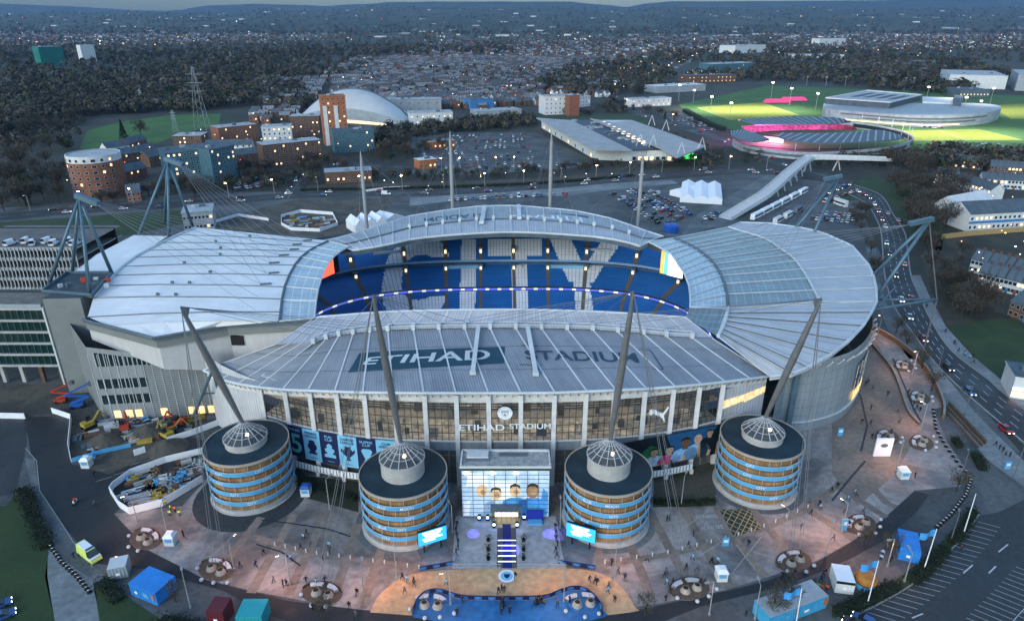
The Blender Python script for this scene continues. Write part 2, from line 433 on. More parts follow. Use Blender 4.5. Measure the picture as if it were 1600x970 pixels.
def roof_quad(surf, corners, m, mb, off=.08, n=14):
    c = [surf.find(*p) for p in corners]; rows = []
    for j in range(5):
        t = j / 4; r = []
        for i in range(n + 1):
            s = i / n; u = lerp(lerp(c[0][0], c[1][0], s), lerp(c[3][0], c[2][0], s), t); w = lerp(lerp(c[0][1], c[1][1], s), lerp(c[3][1], c[2][1], s), t)
            r.append(surf.ev(u, w) + V((0, 0, off)))
        rows.append(r)
    mb.grid(rows, m); return rows
SW = Surf(EAVE, TOP)
mb = MB(); roof_quad(SW, [(545, 583), (788, 568.5), (787, 542.5), (561, 553)], m_dgreen, mb)
roof_text(SW, 'ETIHAD', [(566, 571), (765, 562), (763, 547), (576, 558)], mat('letter_pale', (.46, .50, .53), .6, .1), mb)
mb.build('roof_lettering', stadium, 'pale ETIHAD lettering on a dark panel of the near roof')
mb = MB(); roof_text(SW, 'STADIUM', [(822, 561.5), (1001, 567), (993, 551), (820, 548)], mat('letter_dark', (.03, .06, .10), .6, .1), mb)
for a, b in (((813, 570), (1036, 578)), ((1036, 578), (1016, 547)), ((1016, 547), (813, 540))):
    p, q = SW.ev(*SW.find(*a)), SW.ev(*SW.find(*b)); mb.beam(p + V((0, 0, .12)), q + V((0, 0, .12)), .22, .05, m_dgreen)
mb.build('roof_lettering', stadium, 'dark STADIUM lettering on the near roof')
for (a, b) in (((746, 516), (739, 588)), ((824, 516), (838, 587))):
    mb = MB(); p, q = SW.ev(*SW.find(*a)), SW.ev(*SW.find(*b)); mb.beam(p + V((0, 0, 1.1)), q + V((0, 0, .9)), 1.0, .4, m_rib)
    mb.box((q.x, q.y + .5, q.z + .2), (1.4, 1.0, .8), m_rib); mb.build('roof_duct', stadium)
# east
eo_px = [(505, 377), (524, 373), (545, 367.5), (567, 361), (590, 353.5), (614, 346.6), (640, 338), (667, 333.5), (692, 329.5), (718, 326), (744, 323), (771, 321.8), (797, 321.5), (823, 322.5), (849, 325), (875, 327), (900, 330), (927, 335.5), (954, 341.5), (980, 350.5), (1009, 361), (1037, 370)]
ei_px = [(550, 391), (562, 390), (573, 388), (583, 386.5), (597, 384), (614, 380.5), (640, 374.5), (666, 371), (692, 368.4), (719, 366.3), (745, 364.7), (771, 363.4), (799, 362.8), (826, 363.4), (852, 364.5), (877, 366), (903, 368), (929, 370), (958, 374), (985, 380), (999, 384.5), (1012, 378.5)]
EO = [at(*p, wz(i, 29.5, 28.5)) for i, p in enumerate(eo_px)]; EI = [at(*p, wz(i, 32.0, 30.8)) for i, p in enumerate(ei_px)]
EM = [a.lerp(b, .58) + V((0, 0, .25)) for a, b in zip(EO, EI)]
mb = MB(); patch(EI, EM, m_west2, mb, n=2); patch(EM, EO, m_east, mb, n=3); ribs(EI, EM, mb, .4, .25); ribs(EM, EO, mb, .4, .25); edge(EO, mb, .4, m_rib); edge(EI, mb, .4, m_rib); edge(EM, mb, .3, m_ribd, .2)
for i, p in enumerate(EM):
    if 5 < i < 20: mb.box((p.x, p.y, p.z), (1, 1, 1.6), m_rib)
for a, b in zip(EI, EI[1:]): mb.face([a, b, b + V((0, .3, -1.8)), a + V((0, .3, -1.8))], m_ribd)
for a, b in zip(EO, EO[1:]): mb.face([b, a, a + V((0, 0, -6)), b + V((0, 0, -6))], m_greyw)
mb.build('stand_roof', stadium, 'arched grey roof of the far stand')
SE = Surf(EI, EO)
mb = MB(); roof_quad(SE, [(785, 344), (921, 349), (918, 338.5), (784, 333.5)], m_dgreen, mb, .1); roof_text(SE, 'ETIHAD', [(800, 344), (912, 348), (910, 341), (799, 336)], m_white, mb, .2, True)
mb.build('roof_lettering', stadium, 'pale ETIHAD lettering on a dark panel of the far roof'); 
mb = MB(); roof_text(SE, 'STADIUM', [(664, 348), (757, 340.5), (757, 334), (662, 342)], m_dgreen, mb, .2, True)
mb.build('roof_lettering', stadium, 'dark STADIUM lettering on the far roof')
for (a, b) in (((757, 326), (753, 352)), ((810, 325), (812, 345))):
    mb = MB(); p, q = SE.ev(*SE.find(*a)), SE.ev(*SE.find(*b)); mb.beam(p + V((0, 0, 1)), q + V((0, 0, 1)), 1.6, 1.0, m_rib); mb.build('roof_duct', stadium)
# left: big white roof
lL = [(236, 527), (170, 509), (137, 495), (146, 465), (162, 446), (178, 430), (193, 416), (212, 402), (232, 391), (255, 379), (280, 367), (307, 356)]
lR = [(352, 508), (437, 502), (438, 487), (441, 467), (445, 448), (452, 430), (461, 414), (471, 402), (482, 393), (494, 386), (505, 380), (513, 377)]
zL = [27, 27.3, 27.6, 28.4, 28.7, 28.9, 29, 29, 29, 28.8, 28.6, 28.4]; zR = [27.6, 29.4, 29.8, 30.2, 30.4, 30.5, 30.6, 30.6, 30.5, 30.4, 30.2, 30]
LL = [at(*p, z) for p, z in zip(lL, zL)]; LR = [at(*p, z) for p, z in zip(lR, zR)]
LM1 = [a.lerp(b, .33) + V((0, 0, .5 if 0 < i < 11 else .0)) for i, (a, b) in enumerate(zip(LL, LR))]; LM2 = [a.lerp(b, .67) + V((0, 0, .5 if 0 < i < 11 else .0)) for i, (a, b) in enumerate(zip(LL, LR))]
mb = MB()
for A, B in ((LL, LM1), (LM1, LM2), (LM2, LR)):
    patch(A, B, m_left, mb, n=2); ribs(A, B, mb, .3, .16, m_rib, range(1, 12))
    for a, b in list(zip(A, B))[2:11]: mb.beam(a + V((0, -.35, .1)), b + V((0, -.35, .1)), .22, .12, m_ribd)
c0 = [(491, 497.5), (494, 470), (497, 452), (502, 436), (508, 420), (514, 410), (522, 401), (532, 393), (545, 385)]
c1 = [(437, 502), (440.5, 469), (445, 448), (452, 430), (461, 414), (471, 402), (482, 393), (494, 386), (513, 377)]
K0 = [at(*p, 31) for p in c0]; K1 = [at(*p, z) for p, z in zip(c1, (29.6, 30.3, 30.5, 30.6, 30.7, 30.7, 30.6, 30.5, 30.1))]
edge(LL[3:], mb, .45, m_rib, .2)
outer = [(113, 427), (150, 398), (209, 367.5), (262, 369), (212, 402), (178, 429)]
mb.face([at(*p, 28.3) for p in outer][::-1], m_left)
for i in range(10):
    t = rnd.random(); a = LM1[3 + i % 8].lerp(LM2[3 + i % 8], t); mb.box((a.x, a.y + .8, a.z), (.8, .5, .7), m_ribd)
for i in range(4, 11):
    a = LM2[i].lerp(LR[i], .62 + .05 * (i % 3)); mb.box((a.x, a.y + 1.2, a.z), (3.0, .6, .4), m_ribd, .2)
mb.build('stand_roof', stadium, 'broad white roof sheet of the enlarged stand')
mb = MB(); patch(K1, K0, m_polyb, mb, n=3); ribs(K1, K0, mb, .35, .25); edge(K1, mb, .35, m_ribd, .15); edge(K0, mb, .25, m_rib)
mb.build('roof_glazing', stadium, 'bluish curved glass strip edging the white roof')
# front fascia + diagonal wall below
mb = MB()
front = [at(129, 499, 27.5), at(240, 528, 27.0), at(352, 508.5, 27.5), at(437, 503, 29.3), at(491, 499, 30.8)]
for (a, b) in zip(front, front[1:]):
    d = V((0, 0, -1)); 
    mb.face([a, b, b + d * .9, a + d * .9][::-1], m_ribd); i_ = V((0, .8, 0))
    mb.face([a + d * .9 + i_, b + d * .9 + i_, b + d * 3.2 + i_, a + d * 3.2 + i_][::-1], m_greyw)
    mb.face([a + d * .9, b + d * .9, b + d * .9 + i_, a + d * .9 + i_], m_ribd)
mb.path(front, .35, m_ribd, 6); mb.build('roof_fascia', stadium)
low = [20.9, 17.4, 13.5, 13.5, 18]
mb = MB()
for i in range(4):
    a, b = front[i] + V((0, 1.6, 0)), front[i + 1] + V((0, 1.6, 0)); ln = (b - a).length
    mb.face([(a.x, a.y, low[i]), (b.x, b.y, low[i + 1]), (b.x, b.y, b.z - 3), (a.x, a.y, a.z - 3)], m_palew, [(0, 0), (ln, 0), (ln, 10), (0, 10)])
a = V((front[0].x, front[0].y + 1.6, 0)); b = V((-112, 185, 0))
mb.face([(b.x, b.y, 20), (a.x, a.y, 20.9), (a.x, a.y, 27), (b.x, b.y, 27)], m_palew, [(0, 0), (20, 0), (20, 6), (0, 6)])
s1 = front[2] + V((0, .7, -6)); mb.box((s1.x + 2, s1.y + .5, s1.z), (3.2, 1.0, 2.6), m_black)
# soffit
f_ = [V((p.x, p.y + 1.6, l)) for p, l in zip(front, low)]; 
mb.face([f_[0], (-112, 185, 20), (-80, 185, 17), f_[1]], m_greyw); mb.face([f_[1], (-80, 185, 17), (-66, 180, 14), f_[2]], m_greyw)
mb.build('cladding', stadium, 'pale folded cladding slanting under the white roof')
# window wall under the diagonal
FA, FB = at(165, 656, 0), at(345, 646, 0); fd = (FB - FA); fl = fd.length; fd.normalize()
m_louv = uvstripe('facade_louvre', (.20, .22, .235), (.33, .35, .37), 50, .62, .25, .45, .3, .15)
mb = MB()
def fp(x, z): return FA + fd * x + V((0, 0, z))
mb.face([fp(0, 0), fp(fl, 0), fp(fl, 16), fp(0, 22)], m_louv, [(0, 0), (fl, 0), (fl, 16), (0, 22)])
mb.face([fp(0, 0) + V((-14, 16, 0)), fp(0, 0), fp(0, 22), fp(0, 22) + V((-14, 16, 0))], m_greyw)
for i in range(15): x = fl * i / 14; mb.beam(fp(x, 0) - V((0, .06, 0)), fp(x, 20 - 4 * x / fl) - V((0, .06, 0)), .12, .12, m_rib)
mb.build('facade', stadium, 'louvred glass side wall of the enlarged stand')
for (x0, x1, z0, z1) in ((.02, .43, 9.6, 12.4), (.02, .43, 4.9, 7.6), (.05, .62, 16.2, 20.3)):
    w = MB(); w.face([fp(fl * x0, z0) - V((0, .10, 0)), fp(fl * x1, z0) - V((0, .10, 0)), fp(fl * x1, z1 if z1 < 15 else 16.8) - V((0, .10, 0)), fp(fl * x0, z1) - V((0, .10, 0))], mat('window_glass_dark', (.015, .03, .035), .1, .4, .6, spec=.7))
    n = 7 if z1 < 15 else 15
    for i in range(n + 1):
        x = fl * lerp(x0, x1, i / n); zt = z1 if z1 < 15 else lerp(z1, 16.8, i / n); w.beam(fp(x, z0) - V((0, .2, 0)), fp(x, zt) - V((0, .2, 0)), .16, .16, m_rib)
    w.build('window', stadium)
for k, x in enumerate((.12, .22, .30, .52, .76, .84, .93)):
    w = MB(); w.face([fp(fl * x - .9, .5) - V((0, .12, 0)), fp(fl * x + .9, .5) - V((0, .12, 0)), fp(fl * x + .9, 2.8) - V((0, .12, 0)), fp(fl * x - .9, 2.8) - V((0, .12, 0))], mat('window_lit_amber', (.9, .6, .3), emit=.6, ecol=(1, .6, .25), var=.3)); w.build('window', stadium)
# tall plain end wall with stair core
mb = MB(); A = V((-128.4, 172.5, 0)); B = V((-118.5, 173.2, 0))
mb.prism([A, B, B + V((-1, 14, 0)), A + V((-1, 14, 0))], 0, 29.5, m_greyw, mat('flat_roof_dark', (.06, .075, .09), .8, .3, .3))
mb.build('end_wall', stadium, 'tall blank grey wall closing the enlarged stand')
# platforms under the lattice masts
mb = MB(); P1 = [at(66, 456, 29.6), at(105, 427, 29.6), at(176, 427, 29.6), at(143, 462, 29.6)]
mb.prism(P1, 28.9, 29.6, mat('flat_roof_dark', (0, 0, 0))); mb.wall(P1 + [P1[0]], 29.6, 30.3, .3, m_steel)
for k in range(7): mb.box((P1[0].x + 3 + 2.2 * k, P1[0].y + 3 + rnd.random() * 8, 29.6), (1 + rnd.random(), .8, .5 + rnd.random()), [m_rib, m_ribd, mat('plant_red', (.4, .05, .03))][k % 3], rnd.random())
mb.build('roof_platform', stadium)
# right
rows = [
 [(1013.6, 378), (1054, 372.5), (1138, 355.5), (1156, 348)],
 [(1029, 386), (1064, 377), (1152, 360), (1200, 349)],
 [(1040, 392), (1075, 382), (1168, 364.6), (1249, 355.5)],
 [(1048, 397), (1083, 386.5), (1181, 368.5), (1275, 361)],
 [(1055, 406), (1091, 391), (1193, 372.6), (1292, 366.5)],
 [(1061, 416), (1100, 398), (1206, 379), (1305, 372.5)],
 [(1066, 422.5), (1109, 405), (1219, 389), (1320, 379)],
 [(1070, 429), (1116, 413), (1233, 398), (1332, 385)],
 [(1073.5, 438), (1122, 422), (1244, 408), (1345, 400)],
 [(1077, 447), (1127, 431), (1253, 421), (1357, 414)],
 [(1078.7, 463), (1132, 444), (1262, 435), (1365, 431)],
 [(1078.9, 471), (1136, 460), (1272, 454), (1369, 450)],
 [(1078.7, 480), (1137.6, 482), (1281, 472), (1369.5, 471)]]
G_ = [[at(p[0], p[1], z) for p, z in zip(r, (31, 29.8, 26.2, 23.2))] for r in rows]
CR = [[r[k] for r in G_] for k in range(4)]
mb = MB(); patch(CR[1], CR[2], m_poly, mb, n=3); patch(CR[2], CR[3], m_right, mb, n=3)
for k in (1, 2): ribs(CR[k], CR[k + 1], mb, .42, .3)
edge(CR[2], mb, .42, m_rib, .2); edge(CR[1], mb, .42, m_ribd, .2); edge(CR[3], mb, .45, m_rib)
fan0 = [at(1137.6, 482, 29.8), at(1136, 492, 29.6), at(1133, 502, 29.3), at(1129, 513, 29), at(1122, 526, 28.6)]
fan1p = [(1369.5, 471, 23.2), (1362, 487, 23.2), (1349, 508, 23), (1327, 531, 22.8), (1300, 552, 22.6), (1262, 573, 22), (1238, 583, 21.6), (1203, 588, 21.2)]
fan1 = [at(*p) for p in fan1p]; f0 = resample(fan0, 8)
patch(f0, fan1, m_right, mb, n=4); ribs(f0, fan1, mb, .35, .25, m_rib); edge(fan1, mb, .45, m_rib); edge(f0, mb, .5, m_rib, .3)
for a, b in list(zip(f0, fan1))[1:7]: mb.beam(a + V((0, -.5, .1)), b + V((0, -.5, .1)), .3, .12, m_ribd)
for A in (CR[3], fan1):
    for a, b in zip(A, A[1:]): mb.face([a, b, b + V((0, 0, -1.1)), a + V((0, 0, -1.1))][::-1], m_rib)
mb.build('stand_roof', stadium, 'fan of grey roof bays with darker glazed ring at the right')
mb = MB(); patch(CR[0], CR[1], m_polyb, mb, n=3); ribs(CR[0], CR[1], mb, .4, .3); edge(CR[0], mb, .3, m_rib)
tri = [at(1078.7, 480, 31), at(1137.6, 482, 29.8), at(1122, 526, 28.6), at(1071, 495.5, 30.8)]
mb.face(tri, m_poly, [(0, 0), (14, 0), (14, 14), (0, 8)][::1]); mb.beam(tri[0], tri[1], .5, .5, m_rib); mb.beam(tri[1], tri[2], .6, .6, m_rib)
mb.build('roof_glazing', stadium, 'glazed roof strip glowing faintly pink beside the opening')
# right curved wall
m_rwall = uvstripe('wall_pale_grid', (.31, .355, .39), (.19, .22, .25), 2.4, 2.3, .05, .4, .2, .12)
wpts = smooth_poly([(66.5, 149, 0), (71, 152.2, 0), (76, 152.4, 0), (86, 156.4, 0), (94, 163.5, 0), (101, 174, 0), (107, 190, 0), (110, 210, 0), (107, 235, 0), (98, 252, 0), (84, 262, 0)], 40)
mb = MB(); topz = [20.3 + 1.6 * min(1, i / 12) for i in range(40)]; lens = [0]
for a, b in zip(wpts, wpts[1:]): lens.append(lens[-1] + (b - a).length)
mb.grid([[V((p.x, p.y, z * k)) for p, z in zip(wpts, topz)] for k in (0, .15, .5, 1)], m_rwall, lambda j, i: (lens[i], (0, 3, 10, 20)[j]))
mb.wall(wpts, 2.9, 3.15, .9, m_rib); mb.build('curved_wall', stadium, 'pale gridded curved wall of the right stand', smooth=False)
for (i0, z0, z1, m) in ((8, 11.2, 15.2, 'window_glass_dark'), (8, 7.2, 10.6, 'window_glass_dark'), (8, 3.9, 6.6, 'window_gold')):
    w = MB(); mm = mat('window_gold', (.8, .45, .12), .3, .6, .8, emit=.9, ecol=(1, .55, .15)) if m == 'window_gold' else _M[m]
    for q in range(4):
        a, b = wpts[int(i0) + q], wpts[int(i0) + q + 1]; o = V((.35, -.6, 0)) * .5
        w.face([(a.x + o.x, a.y + o.y, z0), (b.x + o.x, b.y + o.y, z0), (b.x + o.x, b.y + o.y, z1), (a.x + o.x, a.y + o.y, z1)], mm); w.beam((a.x + o.x, a.y + o.y - .1, z0), (a.x + o.x, a.y + o.y - .1, z1), .12, .12, m_rib)
    w.build('window', stadium)
for i in range(1, 15):
    w = MB(); a = wpts[i]; k = fan1[max(0, 7 - i // 2)]
    w.beam((a.x, a.y, 18.5), (a.x + .3 * (a.x / 100), a.y - 2.2, 21.0), .25, .35, m_rib); w.build('roof_bracket', stadium)
mb = MB(); mb.box((71.5, 150.8, 0), (1.3, 1.3, 20.5), m_steel); mb.build('corner_column', stadium)
mb = MB(); mb.tube(at(300, 656), at(332, 578, 20), .5, .35, m_steel, 8); mb.tube(at(352, 645), at(332, 578, 20), .5, .35, m_steel, 8); mb.tube(at(352, 645, 0).lerp(at(332, 578, 20), .5), at(300, 656).lerp(at(332, 578, 20), .55), .2, .2, m_steel, 6); mb.build('roof_prop', stadium)
# ------------------------------------------------------------------ west facade
ZT = []; ZG1, ZG0 = 22.0, 12.0
FX = [V((p.x, Yf(p.x), 0)) for p in EAVE]
def ztop(i): return EAVE[i].z - 1.0
for i in range(3, 20):
    w = MB(); p = FX[i]; w.box((p.x, p.y - .5, 0), (1.0, .9, ztop(i)), m_wcol); w.build('facade_column', stadium)
mb = MB(); mb.grid([[V((p.x, p.y - .1, min(ZG1, ztop(i) - 1.6))) for i, p in enumerate(FX)], [V((p.x, p.y - .1, ztop(i))) for i, p in enumerate(FX)]], m_beam)
mb.grid([[V((p.x, p.y - .1, ztop(i))) for i, p in enumerate(FX)], [e + V((0, .1, -.35)) for e in EAVE]], m_lattice)
for i in range(NR - 1):
    for t in (0, .25, .5, .75):
        a = FX[i].lerp(FX[i + 1], t); e = EAVE[i].lerp(EAVE[i + 1], t); mb.beam((a.x, a.y - .3, e.z - 1.8), (e.x, e.y, e.z - .4), .12, .14, m_ribd)
mb.build('fascia', stadium, 'pale fascia and lattice soffit under the near eave')
mb = MB()
L_ = lambda i: (FX[i] - FX[0]).length
mb.grid([[V((FX[i].x, FX[i].y, z)) for i in range(3, 21)] for z in (9.2, ZG0)], m_panel, lambda j, i: (L_(i + 3), (0, 2.8)[j]))
mb.grid([[V((FX[i].x, FX[i].y + .15, z)) for i in range(3, 21)] for z in (0, 9.2)], m_dpanel, lambda j, i: (L_(i + 3), (0, 9.2)[j]))
mb.wall([FX[i] for i in range(3, 21)], ZG0 - .25, ZG0, .7, m_rib)
mb.build('facade', stadium, 'panelled lower wall of the near stand')
mb = MB()
mb.grid([[V((FX[i].x, FX[i].y, z)) for i in range(0, 4)] for z in (0, 21)], m_ribwall, lambda j, i: (L_(i), (0, 21)[j]))
mb.build('corner_wall', stadium, 'ribbed pale wall at the construction end of the near stand'); mb = MB()
mb.grid([[V((FX[i].x, FX[i].y, z)) for i in range(19, NR)] for z in (0, 20)], m_ribwall, lambda j, i: (L_(i + 19), (0, 20)[j]))
mb.build('corner_wall', stadium, 'ribbed pale wall at the road end of the near stand'); w = MB()
for i in range(19, 21):
    a, b = FX[i] - V((0, .12, 0)), FX[i + 1] - V((0, .12, 0)); w.face([(a.x, a.y, 14.6), (b.x, b.y, 15.2), (b.x, b.y, 17.0), (a.x, a.y, 17.0)], mat('terrace_lit', (.8, .6, .35), .5, .8, .9, emit=.4, ecol=(1, .66, .28)))
w.build('window', stadium, 'warm lit terrace opening')
mb = MB(); bk = [V((p.x * .97, p.y + 5.0, 0)) for p in FX]
mb.grid([[V((p.x, p.y, z)) for p in bk[3:20]] for z in (ZG0, ZG1)], m_inner)
for z in (ZG0 - .02, 17.2, ZG1 + .15):
    mb.grid([[V((FX[i].x, FX[i].y + .5, z)) for i in range(3, 20)], [V((bk[i].x, bk[i].y, z)) for i in range(3, 20)]], m_inner if z != 17.2 else m_conc)
for i in range(3, 19):
    for z in (16.9, 21.9):
        for t in (.3, .7):
            a = FX[i].lerp(FX[i + 1], t); b = bk[i].lerp(bk[i + 1], t); q = a.lerp(b, .45 + .3 * rnd.random()); dim = i > 15
            if rnd.random() < (.35 if dim else .85): mb.box((q.x, q.y, z - .12), (1.6, .3, .1), m_warm)
    for k in range(5):
        t = rnd.random(); a = FX[i].lerp(FX[i + 1], t); b = bk[i].lerp(bk[i + 1], t); q = a.lerp(b, .35 + .5 * rnd.random())
        mb.box((q.x, q.y, ZG0 if k % 2 else 17.25), (.6 + rnd.random() * 2, .6, 1 + rnd.random() * 2), [m_conc, m_ribd, m_aisle, m_inner, m_concl][k])
mb.build('concourse', stadium, 'warmly lit concourse floors behind the glass')
for i in range(3, 19):
    w = MB(); a, b = FX[i], FX[i + 1]; zt = min(ZG1, ztop(i) - 1.6)
    d = (b - a).normalized() * .55; A, B = a + d, b - d
    w.face([(A.x, A.y, ZG0), (B.x, B.y, ZG0), (B.x, B.y, zt), (A.x, A.y, zt)], m_glass)
    for t in (0, .25, .5, .75, 1):
        q = A.lerp(B, t); w.beam((q.x, q.y - .08, ZG0), (q.x, q.y - .08, zt), .14, .14, m_frame)
    for k in range(1, 5):
        z = lerp(ZG0, zt, k / 5); w.beam((A.x, A.y - .08, z), (B.x, B.y - .08, z), .12, .12, m_frame)
    for k in range(3):
        z = zt - .35 - .6 * k; w.beam((A.x, A.y - .25, z), (B.x, B.y - .25, z), .06, .3, m_frame)
    w.build('window', stadium)
# raised walkways with white railings below the banners
for rng in (range(4, 8), range(15, 19)):
    w = MB(); pts = [V((FX[i].x, FX[i].y - 1.6, 0)) for i in rng]; w.wall(pts, 1.2, 1.5, 1.6, m_concl); w.wall([p - V((0, .8, 0)) for p in pts], 1.5, 3.0, .12, m_white)
    for a, b in zip(pts, pts[1:]):
        for t in range(8):
            q = a.lerp(b, t / 8); w.beam((q.x, q.y - .95, 1.5), (q.x, q.y - .95, 3.0), .12, .1, m_ribd)
    for p in pts: w.box((p.x, p.y - .4, 0), (.8, .8, 1.2), m_wcol)
    w.build('raised_walkway', stadium)
# ------------------------------------------------------------------ seating bowl
def ring(a, b, n=3.0, N=144):
    P = []
    for i in range(2000):
        t = 2 * math.pi * i / 2000; cx, sy = math.cos(t), math.sin(t)
        P.append(V((a * math.copysign(abs(cx) ** (2 / n), cx), b * math.copysign(abs(sy) ** (2 / n), sy), 0)))
    return resample(P + [P[0]], N + 1)
NB = 720
base_in = ring(57, 36.5, 3.2, NB); 
nrm = []
for i in range(NB + 1):
    d = base_in[(i + 1) % NB] - base_in[(i - 1) % NB]; nrm.append(V((d.y, -d.x, 0)).normalized())
def bp(i, o, z):
    p = base_in[i % NB] + nrm[i % NB] * o; return lo(p.x, p.y, z)
def bpf(f, o, z):
    i = int(f); t = f - i; return bp(i, o, z).lerp(bp(i + 1, o, z), t)
def is_white(x, w):
    if -47 < x < -19:
        e = (abs(x + 32) / 12.6) ** 2.4 + (abs(w - .46) / .50) ** 2.4; f = (abs(x + 31) / 6.8) ** 2.4 + (abs(w - .46) / .27) ** 2.4
        return e < 1 and f > 1 and not (x > -31 and abs(w - .46) < .24)
    if -15.9 < x < -10.2: return w < .92
    if 3.6 < x < 9.4 and w < .75: return True
    if -5.6 < x < 15.6 and .70 < w < .92: return True
    if 26.6 < x < 32.8 and w < .42: return True
    if .36 < w < .92:
        t = (w - .36) / .56
        if abs(x - lerp(29.2, 23, t)) < 4.2 or abs(x - lerp(30.4, 43, t)) < 3.6: return w > .36
    return False
TIERS = [((0, 1.2), (9.5, 6.4), (0., .27), 'lower'), ((10.0, 7.9), (22.5, 12.4), (.30, .58), 'middle'), ((21.5, 14.4), (34, 22.1), (.64, 1.02), 'upper')]
for (o0, z0), (o1, z1), (w0, w1), nm in TIERS:
    mb = MB(); nj = 22; rows = []
    for j in range(nj + 1): t = j / nj; rows.append([bp(i, lerp(o0, o1, t), lerp(z0, z1, t)) for i in range(NB + 1)])
    def mm(j, i, w0=w0, w1=w1, nj=nj, nm=nm, o0=o0, o1=o1):
        q = base_in[i]
        if nm == 'upper' and q.y < -4 - abs(q.x) * .2: return None
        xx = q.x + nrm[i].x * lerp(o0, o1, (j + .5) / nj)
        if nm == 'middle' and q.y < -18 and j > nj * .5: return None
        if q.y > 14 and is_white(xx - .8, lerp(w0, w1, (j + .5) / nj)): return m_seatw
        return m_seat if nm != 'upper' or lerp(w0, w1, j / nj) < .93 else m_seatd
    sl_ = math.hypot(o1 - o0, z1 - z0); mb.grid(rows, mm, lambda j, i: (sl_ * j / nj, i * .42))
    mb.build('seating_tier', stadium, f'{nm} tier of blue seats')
mb = MB()
m_ledw = mat('led_white', (.8, .8, .9), emit=.5, ecol=(.9, .9, 1), var=0); m_ledb = mat('led_blue', (.1, .1, .6), emit=.45, ecol=(.12, .18, .8), var=0)
m_bar = mat('fascia_lightblue', (.25, .42, .60), .5, .1)
mb.grid([[bp(i, 9.6, 6.7) for i in range(NB + 1)], [bp(i, 9.6, 7.4) for i in range(NB + 1)]], lambda j, i: m_ledw if i % 10 < 3 else m_ledb)
mb.build('perimeter_screen', stadium, 'ribbon screen of white and violet segments round the bowl')
mb = MB()
mb.grid([[bp(i, 22.4, 12.3) for i in range(NB + 1)], [bp(i, 22.4, 13.0) for i in range(NB + 1)], [bp(i, 22.2, 13.6) for i in range(NB + 1)], [bp(i, 21.4, 13.7) for i in range(NB + 1)], [bp(i, 21.4, 14.6) for i in range(NB + 1)]], lambda j, i: (m_ribd, m_seatd, m_ribd, m_bar)[j] if base_in[i].y > -18 else None)
mb.grid([[bp(i, 34, 22) for i in range(NB + 1)], [bp(i, 34.2, 24.5) for i in range(NB + 1)]], lambda j, i: m_ribd if base_in[i].y > -4 - abs(base_in[i].x) * .2 else None)
mb.build('tier_fascia', stadium)
mb = MB(); mb.face([lo(x, y, .05) for x, y in ((-57, -36), (57, -36), (57, 36), (-57, 36))], m_grass); 
mb.build('pitch', stadium)
# aisles and lit vomitories
def find_i(x):
    return min((f for f in np.arange(0, NB, .5) if base_in[int(f)].y > 0), key=lambda f: abs(base_in[int(f)].lerp(base_in[int(f) + 1], f % 1).x - x))
ais = [find_i(x) for x in (-44.4, -32.1, -19.8, -7.5, 4.8, 17.1, 29.4, 41.7)]
sp = abs(ais[0] - ais[1]); ext = [ais[0] + sp * k for k in (.8, 1.6, 2.4, 3.2)] + [ais[-1] - sp * k for k in (.8, 1.6, 2.4, 3.2)]
for f in ais + ext:
    w = MB()
    for (o0, z0), (o1, z1), ww, nm in TIERS:
        rr = []
        for k in range(7):
            t = k / 6; q = bpf(f - 1.3, lerp(o0, o1, t), lerp(z0, z1, t) + .12), bpf(f + 1.3, lerp(o0, o1, t), lerp(z0, z1, t) + .12); rr.append(q)
        w.grid([[a for a, b in rr], [b for a, b in rr]], m_aisle)
    w.build('stair_aisle', stadium)
    for (o, z, s) in ((20.6, 11.7, 1.), (25.5, 17.0, 1.)):
        w = MB(); p = bpf(f, o, z - .6); q = bpf(f, o - 1.3, z - .6); d = (q - p).normalized(); a = math.atan2(d.y, d.x) + math.pi / 2
        w.box(p, (1.8, 1.8, 2.3), m_ribd, a); w.box(q - d * .25, (.8, .5, 1.4), mat('doorway_glow', (1, .85, .6), emit=.8, ecol=(1, .8, .5), var=0), a); w.build('stair_doorway', stadium)
for x0, x1, o, z, m in ((-19.8, -7.6, 20.2, 12.2, 'a'), (4.9, 8, 20.2, 12.2, 'b'), (17.1, 29.4, 20.2, 12.2, 'a'), (-39.5, -33, 26, 17.4, 'b'), (30, 36, 26, 17.4, 'b')):
    w = MB(); f0, f1 = find_i(x0), find_i(x1); a, b = bpf(f0, o, z), bpf(f1, o, z); d = b - a
    w.prism([a, b, b + V((0, 1, 0)), a + V((0, 1, 0))], z - 1.2, z + .6, mat('box_lightblue', (.25, .5, .68), .5, .1) if m == 'a' else m_rib); w.build('seat_cover', stadium)
# big screens in the far corners
def screen(a, b, z0, z1, mlist, label):
    w = MB(); a, b = V(a), V(b); d = (b - a); n = V((d.y, -d.x, 0)).normalized()
    if n.y > 0: n = -n
    w.prism([a + n * .0, b + n * .0, b - n * .8, a - n * .8], z0 - .4, z1 + .4, m_ribd)
    for k, m in enumerate(mlist):
        p, q = a.lerp(b, k / len(mlist)) + n * .05, a.lerp(b, (k + 1) / len(mlist)) + n * .05
        w.face([(p.x, p.y, z0), (q.x, q.y, z0), (q.x, q.y, z1), (p.x, p.y, z1)], m)
    w.build('video_screen', stadium, label)
m_scr = mat('screen_red', (.9, .1, .05), emit=1.3, ecol=(1, .09, .05), var=.5, scale=.25, lit=True); m_scw = mat('screen_white', (.9, .95, .95), emit=2.2, ecol=(.9, 1, 1), var=0, lit=True); m_sct = mat('screen_teal', (.1, .4, .5), emit=.8, ecol=(.1, .5, .6), var=0); m_scy = mat('screen_gold', (.6, .4, .1), emit=.6, ecol=(.8, .5, .1), var=.4)
